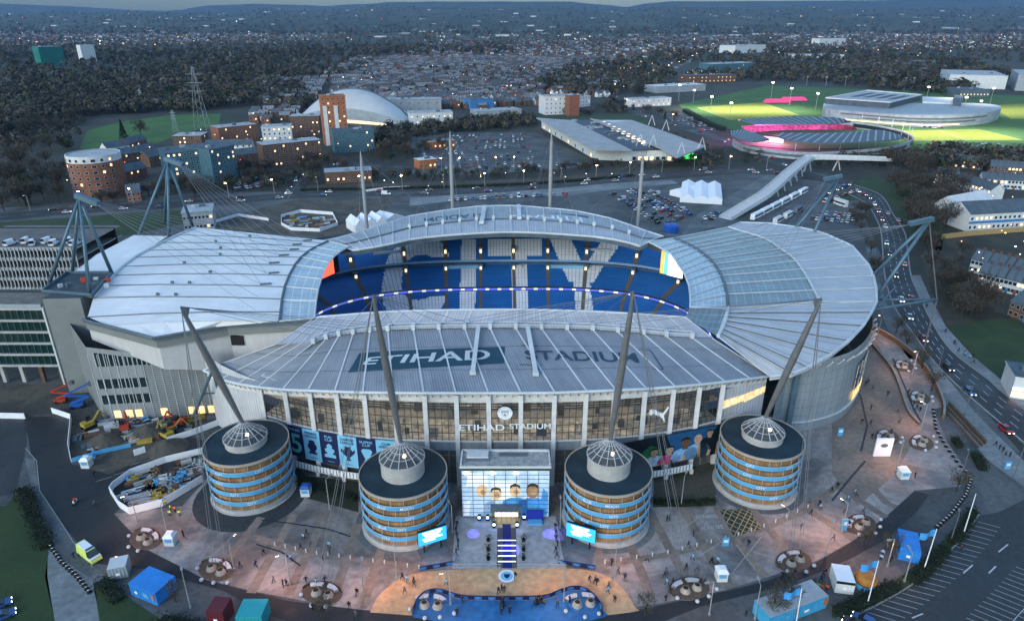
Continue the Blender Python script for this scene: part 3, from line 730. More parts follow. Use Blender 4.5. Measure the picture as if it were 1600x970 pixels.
a, b = at(498, 434, 20), at(530, 420, 20); screen((a.x, a.y, 0), (b.x, b.y, 0), 19.2, 26.5, [m_scr, m_scr, m_scr, m_black], 'large screen glowing red in the far left corner')
a, b = at(1031, 424, 18), at(1066, 433, 18); screen((a.x, a.y, 0), (b.x, b.y, 0), 17.5, 25.8, [m_scy, m_sct, m_scw, m_scw, m_scw, m_scw], 'large screen glowing white in the far right corner')
# ------------------------------------------------------------------ ramp towers, masts, cables
TOW = [(-59.5, 128.7), (-22.8, 117.9), (20.3, 118.8), (56.7, 130.8)]
TR, TH = 9.2, 13.0
m_cone = glassmat('cone_glass', (.16, .17, .18), .2, .6); m_pl = mat('lantern_grey', (.44, .45, .47), .5, .1)
def make_tower(words, TD=13.0):
    t = thing('spiral_ramp_tower', 'x', 'ramp tower', (0, 0, 0))
    mb = MB(); mb.lathe((0, 0, 0), [(9.5, 0), (9.5, .15), (9.15, .2), (9.15, 1.0), (8.6, 1.0)], m_conc, 64); mb.build('base_plinth', t)
    mb = MB(); n = 72; rows = []
    for z in (1.0, TH - .35): rows.append([V((8.55 * math.cos(2 * math.pi * i / n), 8.55 * math.sin(2 * math.pi * i / n), z)) for i in range(n + 1)])
    mb.grid(rows, m_wood, lambda j, i: (i * .75, j * 11)); mb.build('timber_drum', t)
    for k in range(4):
        z = 10.1 - 2.55 * k
        mb = MB(); mb.lathe((0, 0, 0), [(8.5, z - .05), (9.2, z - .05), (9.2, z + .95), (9.08, z + .95), (9.08, z + .15), (8.5, z + .15)], m_cyan, 72)
        mb.lathe((0, 0, 0), [(9.22, z + .95), (9.22, z + .99), (9.08, z + .99)], m_concl, 72)
        for w_, a in words[k]:
            vs, fs = text_mesh(w_, .62); mb.raw([(9.26 * math.cos(R(a) + v[0] / 9.26), 9.26 * math.sin(R(a) + v[0] / 9.26), z + .42 + v[1]) for v in vs], fs, m_white)
        mb.build('banner_band', t)
        mb = MB()
        for i in range(22):
            a = 2 * math.pi * i / 22 + .1 * k; mb.box((9.0 * math.cos(a), 9.0 * math.sin(a), z + 1.0), (.10, .10, 1.6), m_conc, a)
        mb.lathe((0, 0, 0), [(8.58, z + 1.75), (8.75, z + 1.8), (8.75, z + 2.2), (8.58, z + 2.25)], m_wood, 48)
        mb.build('balustrade_post', t)
    mb = MB()
    for i in range(22): a = 2 * math.pi * i / 22; mb.box((9.0 * math.cos(a), 9.0 * math.sin(a), 1.0), (.10, .10, 1.5), m_conc, a)
    mb.build('balustrade_post', t)
    mb = MB(); mb.lathe((0, 0, 0), [(4.3, TH - .15), (9.0, TH - .15)], m_deck, 64); mb.lathe((0, 0, 0), [(8.5, TH - .5), (9.22, TH - .5), (9.22, TH + .06), (8.98, TH + .06), (8.98, TH - .15)], mat('rim_tan', (.36, .31, .26), .8, .15), 64); mb.build('deck', t)
    mb = MB(); mb.lathe((0, 0, 0), [(4.5, TH - .15), (4.5, TD + 3.3), (4.75, TD + 3.35), (4.75, TD + 3.7), (4.5, TD + 3.7)], m_conc, 40); mb.build('drum', t)
    mb = MB(); mb.lathe((0, 0, 0), [(4.6, TD + 3.7), (.5, TD + 7.0)], m_cone, 16); 
    for i in range(16):
        a = 2 * math.pi * i / 16; mb.beam((4.7 * math.cos(a), 4.7 * math.sin(a), TD + 3.75), (.45 * math.cos(a), .45 * math.sin(a), TD + 7.1), .14, .14, m_pl)
    for q in (.3, .58, .8):
        r, z = lerp(4.65, .5, q), lerp(TD + 3.75, TD + 7.05, q); mb.path([V((r * math.cos(2 * math.pi * i / 16), r * math.sin(2 * math.pi * i / 16), z)) for i in range(17)], .07, m_pl, 4)
    mb.box((.8, -1.6, TD + 4.6), (.5, .5, .4), m_warm2); mb.box((1, -1, TD + 3.7), (1.6, 1.2, .8), m_ribd); mb.box((-1.4, .6, TD + 3.7), (1.2, 1.6, .8), m_conc); mb.build('cone_lantern', t)
    return t
W2 = [[('BLUE', 250), ('MOON', 282)], [('CITY', 285)], [('BLUE', 248), ('CITY', 274)], [('CITY', 252)]]
W4 = [[('CITY', 238), ('CITY', 292)], [('CITY', 236), ('CITY', 300)], [('CITY', 256)], [('CITY', 276)]]
tlab = ['timber slatted ramp tower with blue bands beside the construction hoarding', 'timber slatted ramp tower with blue bands behind the trophy banners end and lit screen',
        'timber slatted ramp tower with blue bands between glass entrance and players banner', 'timber slatted ramp tower with blue bands next to the pale curved wall']
t2 = make_tower(W2); t4 = make_tower(W4, 10.9); reg(t2)
for t, k in ((t2, 1), (t4, 3)): t['label'] = tlab[k]; t['group'] = 'ramp towers round the stadium'; t.location = (*TOW[k], 0); _W[t.name] = V((*TOW[k], 0))
for k in (0, 2):
    clone((t4, None, t2)[k], (*TOW[k], 0), R(12 if k == 0 else -14), tlab[k], 'ramp towers round the stadium')
MASTS = [((-59.5, 128.7), pin(283, 481, 122)), ((-22.8, 117.9), pin(583, 463, 113)), ((20.3, 118.8), pin(990, 457, 113.5)), ((56.7, 130.8), pin(1283, 468, 124))]
ANCH = [at(340, 890), at(503, 908), at(1070, 905), at(1240, 868)]
mlab = ['leaning grey mast rising from the ramp tower beside the construction site', 'leaning grey mast rising in front of the ETIHAD roof lettering',
        'leaning grey mast crossing the STADIUM roof lettering', 'leaning grey mast in front of the pale curved wall']
for k, ((x, y), top) in enumerate(MASTS):
    zb_ = 17.7 if k in (0, 3) else 19.8; m = thing('cable_mast', mlab[k], 'mast', (x, y, zb_), 'steel masts on the ramp towers')
    b = V((x, y, zb_)); prof = [(0, .45), (.06, .48), (.3, .72), (.55, .78), (.8, .56), (.97, .34), (1., .2)]
    mb = MB()
    for (s, r0), (e, r1) in zip(prof, prof[1:]): mb.tube(b.lerp(top, s), b.lerp(top, e), r0, r1, m_mast, 10, False)
    d = (top - b).normalized()
    mb.build('pole', m, smooth=True)
    mb = MB(); side = V((0, 1, 0)); q = top - d * 2.4
    mb.raw([top + d * .4 + V((.1, 0, 0)), top - V((.1, 0, 0)) + d * .4, q + V((.15, .5, 0)), q + V((-.15, .5, 0)), top + V((.1, 3.2, -1.2)), top + V((-.1, 3.2, -1.2))], ((0, 2, 4), (1, 5, 3), (0, 4, 5, 1), (2, 3, 5, 4), (0, 1, 3, 2)), m_mast); mb.build('mast_head', m)
    mb = MB(); tgt = [TOP[i].lerp(INN[i], .3) for i in ([2, 4, 5, 6, 7, 8], [5, 7, 8, 9, 10, 11], [10, 11, 12, 13, 14, 16], [13, 14, 15, 16, 17, 19])[k]]
    for t_ in tgt: mb.tube(top + V((0, 2.6, -1)), t_, .05, .05, m_cable, 4, False)
    a = ANCH[k]
    for dx in (-.9, -.3, 1.1, 1.7): mb.tube(top, a + V((dx, .3, .5)), .055, .055, m_cable, 4, False)
    mb.build('stay_cable', m)
for k, (tp, bs) in enumerate((((563, 236), (566, 358)), ((703, 205), (706, 319)), ((862, 205), (863, 323)), ((1005, 240), (1000, 348)))):
    top = pin(*tp, 284 + (6 if k in (1, 2) else 0)); bx = top.x * .985; b = V((bx, top.y - 4, 0)); mb = MB()
    lab = ['slim grey mast beyond the far roof, near the white tented compound', 'slim grey mast beyond the far roof, before the busy car park', 'slim grey mast beyond the far roof, before the big flat roofed store', 'slim grey mast standing among the cars near the white marquee']
    m = thing('cable_mast', lab[k], 'mast', b, 'masts beyond the far roof')
    prof = [(0, .5), (.4, .75), (.7, .85), (.92, .6), (1, .12)]
    for (s, r0), (e, r1) in zip(prof, prof[1:]): mb.tube(b.lerp(top, s), b.lerp(top, e), r0, r1, mat('mast_pale', (.30, .30, .31), .45, .1), 8, False)
    mb.build('pole', m, smooth=True)
    mb = MB()
    for dx in (-9, -4, 4, 9): mb.tube(b.lerp(top, .96), V((bx + dx * 1.6, top.y + 26, 0)), .05, .05, m_cable, 4, False)
    for i in (2, 5, 8): j = [i, i + 4, i + 8, i + 11][k]; mb.tube(b.lerp(top, .96), EM[min(21, j)], .05, .05, m_cable, 4, False)
    mb.build('stay_cable', m)
# lattice masts on the enlarged stand
for k, (apex, legs, backs, lab) in enumerate((((124, 309, 0), ((76, 444), (140, 458), (175, 427)), (113, 426), 'four legged blue steel mast on the platform by the tall grey end wall'), ((262, 251, 0), ((217, 366), (264, 369), (301, 353)), (257, 348), 'four legged blue steel mast at the back edge of the white roof'))):
    zb = 29.6 if k == 0 else 28.6; L3 = [at(*p, zb) for p in legs] + [at(*backs, zb)]
    c = (L3[0] + L3[1] + L3[2] + L3[3]) / 4; ap = pin(apex[0], apex[1], c.y)
    m = thing('lattice_mast', lab, 'mast', c)
    for p in L3: w = MB(); w.tube(p, ap, .55, .42, m_steel, 8); w.build('leg', m, smooth=True)
    w = MB(); hd = V((1, -.28, -.28)).normalized(); w.beam(ap - hd * 1.0 + V((0, 0, .4)), ap + hd * 6.5 + V((0, 0, .4)), 1.5, 1.4, m_steel); w.build('mast_head', m)
    w = MB()
    for i in range(9):
        tg = LM2[2 + i].lerp(LR[2 + i], .62) if k == 0 else LM2[min(10, 4 + i)].lerp(LR[min(10, 4 + i)], .62); w.tube(ap + hd * 5 + V((0, (i - 4) * .12, .4)), tg + V((0, 0, .5)), .06, .06, m_cable, 4, False)
    w.build('stay_cable', m)
for k, (apex, l1, l2, lab) in enumerate((((1452, 345), (1366, 420), (1371, 455), 'raking blue steel strut mast over the road beside the right roof'), ((1311, 277), (1241, 357), (1272, 366), 'raking blue steel strut mast behind the right roof by the coach park'))):
    if k == 0: tip = at(1464, 468, 17); ap = pin(*apex, tip.y); A, B = V((107.5, 196, 15)), V((108.5, 208, 15)); A, B = pin(1364, 430, 209), pin(1368, 468, 198)
    else: A, B = pin(1238, 362, 262), pin(1268, 372, 255); ap = pin(*apex, 275)
    m = thing('strut_mast', lab, 'mast', V((A.x, A.y, 0)))
    for p in (A, B): w = MB(); w.tube(p, ap, .55, .5, m_steel, 8); w.build('leg', m, smooth=True)
    w = MB(); hd = V((-1, -.1, -.22)).normalized(); w.beam(ap + V((1.0, 0, .6)), ap + hd * 6.5 + V((0, 0, .6)), 1.6, 1.3, m_steel); w.build('mast_head', m)
    if k == 0:
        w = MB(); w.tube(pin(1368, 468, 206), tip, .45, .45, m_steel, 8); w.tube(pin(1360, 484, 194), tip, .45, .45, m_steel, 8); w.tube(pin(1366, 484, 190), pin(1400, 448, 202), .25, .25, m_steel, 6); w.build('outrigger', m, smooth=True)
        w = MB(); w.tube(tip, ap, .18, .18, m_mast, 6); w.tube(tip, V((tip.x, tip.y, 0)), .25, .25, m_mast, 6); w.build('tie_rod', m)
    w = MB(); src = ap + hd * 5
    for i in range(6):
        tg = CR[2][3 + i].lerp(CR[1][3 + i], .35 if k == 0 else .2); w.tube(src + V((0, i * .15, 0)), tg + V((0, 0, .4)), .06, .06, m_cable, 4, False)
    w.build('stay_cable', m)
# ------------------------------------------------------------------ signs on the facade
def fx(px, z, out=.0):
    """point of the near facade seen under column px at height z"""
    a, b = -75., 75.
    for _ in range(50):
        x = (a + b) / 2; y = Yf(x) - out; d = y * C_ - (z - H) * S_
        if 800 + F * x / d < px: a = x
        else: b = x
    return V((x, Yf(x) - out, z))
class Plane2:
    """flat sign: (s,t) in 0..1 -> point, following the facade between two columns"""
    def __init__(s, pa, pb, z0, z1, out): s.pa, s.pb, s.z0, s.z1, s.o = pa, pb, z0, z1, out; s.flat = False
    def ev(s, a, b, lift=0.): 
        x = lerp(s.pa.x, s.pb.x, a); return V((x, (Yf(x) - s.o if not s.flat else lerp(s.pa.y, s.pb.y, a)) - lift, lerp(s.z0, s.z1, b)))
    def poly(s, mb, pts, m, lift=.05): 
        q = [s.ev(a, b, lift) for a, b in pts]; mb.face(q, m)
    def ell(s, mb, c, r, m, lift=.05, n=18): s.poly(mb, [(c[0] + r[0] * math.cos(2 * math.pi * i / n), c[1] + r[1] * math.sin(2 * math.pi * i / n)) for i in range(n)], m, lift)
    def text(s, mb, body, c, w, h, m, lift=.06):
        vs, fs = text_mesh(body); x0, x1 = min(v[0] for v in vs), max(v[0] for v in vs); y0, y1 = min(v[1] for v in vs), max(v[1] for v in vs)
        mb.raw([s.ev(c[0] + ((v[0] - x0) / (x1 - x0) - .5) * w, c[1] + ((v[1] - y0) / (y1 - y0) - .5) * h, lift) for v in vs], fs, m)
bx = [446.6, 471, 498, 526, 556, 586, 618]
words = [('THE BIG', '', m_navy, m_sky), ('PREMIER', 'LEAGUE', m_sky, m_navy), ('FA', 'CUP', m_navy, m_sky), ('CHAMPIONS', 'LEAGUE', m_sky, m_navy), ('SUPER', 'CUP', m_navy, m_sky), ('CLUB', 'WORLD CUP', m_sky, m_navy)]
blab = ['navy banner with a large pale 5 hanging on the facade', 'sky blue PREMIER LEAGUE trophy banner on the facade', 'navy FA CUP trophy banner on the facade', 'sky blue CHAMPIONS LEAGUE trophy banner on the facade', 'navy SUPER CUP trophy banner on the facade', 'sky blue CLUB WORLD CUP banner behind the ramp tower cone']
def lathe2(prof): return [(r, z) for r, z in prof] + [(-r, z) for r, z in reversed(prof)]
TROPH = {1: [(.2, 0), (.2, .12), (.12, .15), (.14, .3), (.22, .45), (.2, .7), (.12, .78), (.16, .9), (.08, 1)], 2: [(.26, 0), (.26, .2), (.1, .3), (.2, .42), (.22, .6), (.1, .7), (.14, .85), (.03, 1)], 3: [(.14, 0), (.06, .1), (.05, .2), (.16, .4), (.2, .7), (.12, .9), (.14, 1)], 4: [(.12, 0), (.14, .12), (.08, .3), (.16, .55), (.24, .85), (.16, 1)], 5: [(.16, 0), (.1, .2), (.22, .6), (.1, 1)]}
for i in range(6):
    a, b = fx(bx[i] + .4, 12, 1.15), fx(bx[i + 1] - .4, 12, 1.15); P_ = Plane2(a, b, 3.5, 12.0, 1.15); w = MB()
    w.prism([P_.ev(0, 0), P_.ev(1, 0), P_.ev(1, 0) + V((0, .12, 0)), P_.ev(0, 0) + V((0, .12, 0))], 3.5, 12.0, words[i][2])
    wd, wd2, mb_, mf = words[i]
    P_.text(w, wd, (.5, .89), .72 if len(wd) > 4 else .42, .075, mf)
    if wd2: P_.text(w, wd2, (.5, .79), .72 if len(wd2) > 4 else .45, .075, mf)
    if i == 0: P_.text(w, '5', (.52, .45), .66, .62, mat('mint', (.16, .50, .50), .6, .1))
    else:
        P_.poly(w, [(.5 + r * 1.25, .22 + z * .45) for r, z in lathe2(TROPH[i])], mf)
        if i == 3:
            for s in (-1, 1): P_.poly(w, [(.5 + s * .2, .5), (.5 + s * .38, .6), (.5 + s * .38, .5), (.5 + s * .2, .38)][::s], mf)
        P_.text(w, 'CHAMPIONS', (.5, .09), .4, .03, mf)
    w.build('banner', None, blab[i], 'banner', 'trophy banners on the facade')
# players banner
a, b = fx(972, 12, 2.7), fx(1142, 12, 2.3); P_ = Plane2(a, b, 3.6, 12.0, .9); P_.flat = True; w = MB()
m_bgn = mat('poster_dark', (.006, .012, .018), .5, .4, .3); m_pblue = mat('poster_blue', (.015, .09, .22), .5, .3, .2); m_pgrn = mat('poster_green', (.02, .12, .05), .5, .6, .4)
m_skin = mat('poster_skin', (.40, .24, .16), .5, .15, 2.); m_skin2 = mat('poster_skin_dark', (.14, .075, .045), .5, .2, 2.); m_skin3 = mat('poster_skin_pale', (.50, .33, .25), .5, .15, 2.); m_kit = mat('poster_kit', (.26, .50, .78), .5, .2, 1.); m_kitp = mat('poster_pink', (.66, .03, .18), .5, .2, 1.); m_hair = mat('poster_hair', (.02, .013, .01), .5, .2)
n = 10
w.grid([[P_.ev(i / n, 0) for i in range(n + 1)], [P_.ev(i / n, 1) for i in range(n + 1)]], m_bgn)
P_.poly(w, [(.20, .02), (.42, .02), (.36, .55), (.26, .75), (.17, .5)], m_pgrn, .03); P_.poly(w, [(.40, .97), (.87, .97), (.76, .3), (.48, .3)], m_pblue, .03)
def figure(cx, hy, s, kit, skin, hair=True, bald=False):
    P_.poly(w, [(cx - .105 * s, .02), (cx + .10 * s, .02), (cx + .115 * s, hy - .34 * s), (cx + .085 * s, hy - .20 * s), (cx + .03 * s, hy - .15 * s), (cx - .03 * s, hy - .15 * s), (cx - .085 * s, hy - .20 * s), (cx - .115 * s, hy - .36 * s)], kit, .07)
    P_.poly(w, [(cx - .022 * s, hy - .2 * s), (cx + .022 * s, hy - .2 * s), (cx + .022 * s, hy), (cx - .022 * s, hy)], skin, .08)
    P_.ell(w, (cx, hy), (.036 * s, .135 * s), skin, .09)
    if hair: P_.poly(w, [(cx - .038 * s, hy + .02 * s), (cx - .036 * s, hy + .11 * s), (cx, hy + .165 * s), (cx + .036 * s, hy + .11 * s), (cx + .038 * s, hy + .02 * s), (cx + .028 * s, hy + .075 * s), (cx - .028 * s, hy + .075 * s)], m_hair, .10)
    for q in (-.014, .014): P_.ell(w, (cx + q * s, hy + .02 * s), (.006 * s, .012 * s), m_hair, .11, 8)
    P_.ell(w, (cx, hy - .06 * s), (.012 * s, .010 * s), mat('poster_lip', (.25, .09, .07), .5, .1), .11, 8)
    for sd in (-1, 1): P_.poly(w, [(cx + sd * .10 * s, hy - .42 * s), (cx + sd * .128 * s, hy - .42 * s), (cx + sd * .12 * s, .02), (cx + sd * .09 * s, .02)][::sd], skin, .075)
figure(.30, .50, .9, mat('poster_kit_pale', (.36, .46, .58), .5, .3, 1.), m_skin); figure(.44, .47, .95, m_kitp, m_skin3); figure(.585, .62, 1.15, m_kit, m_skin2); figure(.70, .66, 1.08, m_kit, m_skin3, False)
figure(.81, .78, .8, m_bgn, m_skin)
w.build('banner', None, 'wide dark banner of five players in blue and pink shirts on the facade', 'banner')
# leaping cat emblem
w = MB(); cat_pts = [(325, 150), (338, 138), (332, 128), (348, 122), (372, 122), (392, 126), (412, 140), (432, 152), (455, 158), (472, 145), (510, 92), (519, 99), (486, 152), (470, 172), (472, 195), (479, 232), (469, 237), (452, 200), (436, 190), (428, 180), (400, 172), (372, 160), (362, 160), (352, 174), (340, 172), (352, 158), (330, 166)]
q = fx(1038, 17, 1.2); PY = q.y
pts = [pin(960 + a / 6.06, 620 + b / 6.06, PY) for a, b in cat_pts]; n_ = len(pts)
w.raw(pts + [p + V((0, .25, 0)) for p in pts], [tuple(range(n_)), tuple(range(2 * n_ - 1, n_ - 1, -1))] + [(i, i + n_, (i + 1) % n_ + n_, (i + 1) % n_) for i in range(n_)], m_white)
w.build('wall_emblem', None, 'white leaping cat emblem on the facade windows', 'emblem')
# round crest
c = pin(789, 645, 128.9); t = thing('crest', 'round white and blue club crest above the entrance lettering', 'crest', c)
def disc(mb, r, y, m, x=0, z=0, n=40): mb.face([(c.x + x + r * math.cos(2 * math.pi * i / n), c.y + y, c.z + z + r * math.sin(2 * math.pi * i / n)) for i in range(n)], m)
w = MB(); n = 40
for r, y, m in ((1.78, -.12, m_navy), (1.68, -.14, m_white)): disc(w, r, y, m)
w.raw([(c.x + 1.78 * math.cos(2 * math.pi * i / n), c.y - .12 + .3 * k, c.z + 1.78 * math.sin(2 * math.pi * i / n)) for k in (0, 1) for i in range(n)], [(i, (i + 1) % n, n + (i + 1) % n, n + i) for i in range(n)], m_navy)
w.build('disc', t)
w = MB()
for word, a0, a1, flip in (('MANCHESTER', 160, 20, False), ('CITY', 238, 302, True)):
    for k, ch in enumerate(word):
        a = R(lerp(a0, a1, k / (len(word) - 1))); vs, fs = text_mesh(ch, .26); 
        ox = V((math.cos(a), 0, math.sin(a))); rt = V((math.sin(a), 0, -math.cos(a))) if not flip else V((-math.sin(a), 0, math.cos(a))); up = ox if not flip else -ox
        w.raw([c + ox * 1.40 + rt * v[0] + up * v[1] + V((0, -.17, 0)) for v in vs], fs, m_navy)
w.build('lettering', t)
w = MB(); sh = [(-.78, .75), (.78, .75), (.76, -.1), (.5, -.6), (0, -.95), (-.5, -.6), (-.76, -.1)]
w.face([(c.x + a, c.y - .16, c.z + b) for a, b in sh], m_navy); w.face([(c.x + a * .9, c.y - .18, c.z + b * .9) for a, b in sh], m_white)
w.face([(c.x + a * .86, c.y - .19, c.z + b * .86 ) for a, b in ((-.78, .75), (.78, .75), (.76, .1), (-.76, .1))], m_sky); w.face([(c.x + a, c.y - .2, c.z + b) for a, b in ((-.4, .25), (.4, .25), (.3, .45), (0, .62), (-.3, .45))], mat('crest_gold', (.6, .42, .1), .5, .05))
for i in range(3): w.face([(c.x + a, c.y - .2, c.z + b - .35 * 0) for a, b in ((-.6 + .4 * i, -.05 - .15 * i), (-.45 + .4 * i, -.05 - .15 * i), (-.2 + .25 * i, -.6 + .05 * i), (-.35 + .25 * i, -.55 + .05 * i))], m_sky)
disc(w, .24, -.21, mat('crest_red', (.45, .02, .03), .5, .05), 0, -.35, 16); w.build('shield', t)
# entrance lettering
w = MB(); e0, e1 = pin(717, 668, 129.0), pin(788, 668, 129.0); place_text(w, 'ETIHAD', (e0 + e1) / 2, (1, 0, 0), (0, 0, 1), 1.5, m_white, (e1 - e0).length)
w.build('wall_lettering', None, 'white ETIHAD lettering across the windows over the entrance', 'sign'); w = MB()
e0, e1 = pin(796, 666, 129.0), pin(861, 666, 129.0); place_text(w, 'STADIUM', (e0 + e1) / 2, (1, 0, 0), (0, 0, 1), 1.35, m_white, (e1 - e0).length)
w.build('wall_lettering', None, 'white STADIUM lettering across the windows over the entrance', 'sign')
# ------------------------------------------------------------------ glass entrance
YE = 118.9; ea, eb = at(723, 808), at(857, 808); zt = 13.6
en = thing('entrance_hall', 'glass fronted entrance hall printed with players in sky blue shirts', 'entrance', ((ea.x + eb.x) / 2, 121, 0))
w = MB(); w.prism([(ea.x, YE + .4), (eb.x, YE + .4), (eb.x, 124), (ea.x, 124)], 0, zt - .6, m_greyw); w.build('wall', en)
w = MB(); w.prism([(ea.x - .3, YE - .2), (eb.x + .3, YE - .2), (eb.x + .3, 124.2), (ea.x - .3, 124.2)], zt - .6, zt, m_rib, mat('roof_gravel', (.30, .31, .32), .9, .35, .8))
w.wall([(ea.x, YE), (ea.x, 124), (eb.x, 124), (eb.x, YE)], zt, zt + .5, .3, m_rib); w.box((ea.x + 3.4, 122, zt), (4.6, 2.4, .9), m_rib); w.box((ea.x + 3.4, 120.6, zt), (5, .5, .5), m_ribd); w.box((ea.x + 11, 122.6, zt), (6, 1, .3), m_ribd); w.build('roof', en)
w = MB(); m_pan = mat('printed_glass', (.48, .62, .78), .25, .35, .35, emit=.14, ecol=(.55, .75, 1.)); m_panw = mat('printed_white', (.75, .78, .82), .3, .15, .6, emit=.2, ecol=(.9, .92, 1.)); m_pank = mat('printed_blue', (.06, .26, .55), .3, .4, .5, emit=.12, ecol=(.1, .4, .9))  # faint emission in the print stands for light from inside the hall
ww = eb.x - ea.x; zb = .3
def E(s, t, l=0.): return V((ea.x + ww * s, YE - l, lerp(zb, zt - 1.2, t)))
def ep(pts, m, l): w.face([E(a, b, l) for a, b in pts], m)
def ee(cx, cy, rx, ry, m, l, n=20): ep([(cx + rx * math.cos(2 * math.pi * i / n), cy + ry * math.sin(2 * math.pi * i / n)) for i in range(n)], m, l)
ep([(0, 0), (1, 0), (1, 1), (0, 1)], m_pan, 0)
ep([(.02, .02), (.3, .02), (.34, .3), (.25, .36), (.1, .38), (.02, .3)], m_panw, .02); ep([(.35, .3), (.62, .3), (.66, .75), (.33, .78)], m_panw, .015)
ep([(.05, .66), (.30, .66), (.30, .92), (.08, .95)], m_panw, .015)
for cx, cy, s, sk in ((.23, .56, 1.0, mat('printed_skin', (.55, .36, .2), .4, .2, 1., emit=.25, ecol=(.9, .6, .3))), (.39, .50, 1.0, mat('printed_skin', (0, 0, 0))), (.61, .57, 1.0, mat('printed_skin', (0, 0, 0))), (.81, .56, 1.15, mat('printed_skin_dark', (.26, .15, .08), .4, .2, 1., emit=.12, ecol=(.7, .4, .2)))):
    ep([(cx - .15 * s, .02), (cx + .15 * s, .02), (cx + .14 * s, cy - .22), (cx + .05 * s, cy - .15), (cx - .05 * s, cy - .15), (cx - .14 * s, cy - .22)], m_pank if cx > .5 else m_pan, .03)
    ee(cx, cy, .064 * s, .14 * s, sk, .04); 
    if cx > .3: ep([(cx - .06 * s, cy + .03), (cx - .055 * s, cy + .11 * s), (cx, cy + .155 * s), (cx + .055 * s, cy + .11 * s), (cx + .06 * s, cy + .03), (cx + .03 * s, cy + .085 * s), (cx - .03 * s, cy + .085 * s)], mat('printed_hair', (.05, .035, .025), .5, .1), .05)
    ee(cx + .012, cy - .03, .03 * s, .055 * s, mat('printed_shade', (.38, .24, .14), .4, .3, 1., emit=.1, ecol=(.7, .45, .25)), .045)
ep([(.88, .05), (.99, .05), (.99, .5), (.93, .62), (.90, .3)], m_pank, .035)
for s in (.36, .62, .06): 
    p = E(s, .93); w.box((p.x, p.y - .15, p.z), (.8, .1, .22), m_warm2)
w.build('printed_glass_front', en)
w = MB()
for i in range(9): w.beam(E(i / 8, 0, .1), E(i / 8, 1, .1), .09, .12, m_ribd)
for i in range(12): w.beam(E(0, i / 11, .1), E(1, i / 11, .1), .06, .1, m_ribd)
w.prism([(ea.x, YE - .15), (eb.x, YE - .15), (eb.x, YE + .3), (ea.x, YE + .3)], zt - 1.2, zt - .62, mat('green_tint', (.05, .075, .05), .3, .1)); w.build('mullion', en)
dr = thing('entrance_porch', 'low glass entrance porch glowing warm at the head of the blue carpet', 'porch', (-1.2, YE - 1, 0))
w = MB(); w.box((-1.2, YE - 1.2, 0), (6.4, 2.2, 3.4), m_glass); w.box((-1.2, YE - 1.2, 3.4), (6.8, 2.6, .3), m_ribd); w.box((-1.2, YE - .12, .3), (5, .1, 2.8), mat('porch_glow', (1, .8, .4), emit=2.6, ecol=(1, .78, .4), var=.3, scale=1., lit=True)); w.build('porch_room', dr)
w = MB()
for i in range(7): w.box((-1.2 - 3.1 + 6.2 * i / 6, YE - 2.35, 0), (.09, .09, 3.4), m_ribd)
w.build('frame', dr)
# ------------------------------------------------------------------ ground materials
def groundmat(name, c1, c2, s1=.05, s2=.6, rough=.9, joint=0., jcol=.75, wet=0.):
    """weathered ground: broad stains of c2 on c1, fine grain, optional paving joints"""
    m = bpy.data.materials.new(name); m.use_nodes = True; nt = m.node_tree; N = nt.nodes; L = nt.links
    b = N['Principled BSDF']; b.inputs['Roughness'].default_value = rough
    tc = N.new('ShaderNodeTexCoord')
    a = N.new('ShaderNodeTexNoise'); a.inputs['Scale'].default_value = s1; a.inputs['Detail'].default_value = 7; a.inputs['Roughness'].default_value = .62; a.inputs['Distortion'].default_value = .8
    f = N.new('ShaderNodeTexNoise'); f.inputs['Scale'].default_value = s2; f.inputs['Detail'].default_value = 5
    for n in (a, f): L.new(tc.outputs['Object'], n.inputs['Vector'])
    r = N.new('ShaderNodeMapRange'); r.inputs['From Min'].default_value = .42; r.inputs['From Max'].default_value = .60; L.new(a.outputs['Fac'], r.inputs['Value'])
    mx = N.new('ShaderNodeMixRGB'); mx.inputs[1].default_value = (*c1, 1); mx.inputs[2].default_value = (*c2, 1); L.new(r.outputs[0], mx.inputs[0])
    g = N.new('ShaderNodeMapRange'); g.inputs['From Min'].default_value = .3; g.inputs['From Max'].default_value = .7; g.inputs['To Min'].default_value = .78; g.inputs['To Max'].default_value = 1.2; L.new(f.outputs['Fac'], g.inputs['Value'])
    sc = N.new('ShaderNodeVectorMath'); sc.operation = 'SCALE'; L.new(mx.outputs[0], sc.inputs[0]); L.new(g.outputs[0], sc.inputs['Scale']); out = sc.outputs['Vector']
    if joint:
        br = N.new('ShaderNodeTexBrick'); br.inputs['Scale'].default_value = 1 / joint; br.inputs['Mortar Size'].default_value = .012; br.inputs['Color1'].default_value = (1, 1, 1, 1); br.inputs['Color2'].default_value = (.93, .92, .92, 1); br.inputs['Mortar'].default_value = (jcol,) * 3 + (1,)
        L.new(tc.outputs['Object'], br.inputs['Vector'])
        mu = N.new('ShaderNodeMixRGB'); mu.blend_type = 'MULTIPLY'; mu.inputs[0].default_value = 1; L.new(out, mu.inputs[1]); L.new(br.outputs['Color'], mu.inputs[2]); out = mu.outputs[0]
    L.new(out, b.inputs['Base Color'])
    if wet:
        w = N.new('ShaderNodeMapRange'); w.inputs['From Min'].default_value = .45; w.inputs['From Max'].default_value = .62; w.inputs['To Min'].default_value = rough; w.inputs['To Max'].default_value = wet; L.new(a.outputs['Fac'], w.inputs['Value']); L.new(w.outputs[0], b.inputs['Roughness'])
    _M[name] = m; return m
g_base = groundmat('ground_earth', (.022, .026, .018), (.045, .042, .034), .012, .15)
g_plaza = groundmat('paving_pale', (.35, .315, .30), (.13, .12, .115), .055, .7, .8, 1.6, .66, .3)
g_tan = groundmat('paving_tan', (.25, .20, .165), (.17, .14, .12), .08, .9, .85, .8, .8)
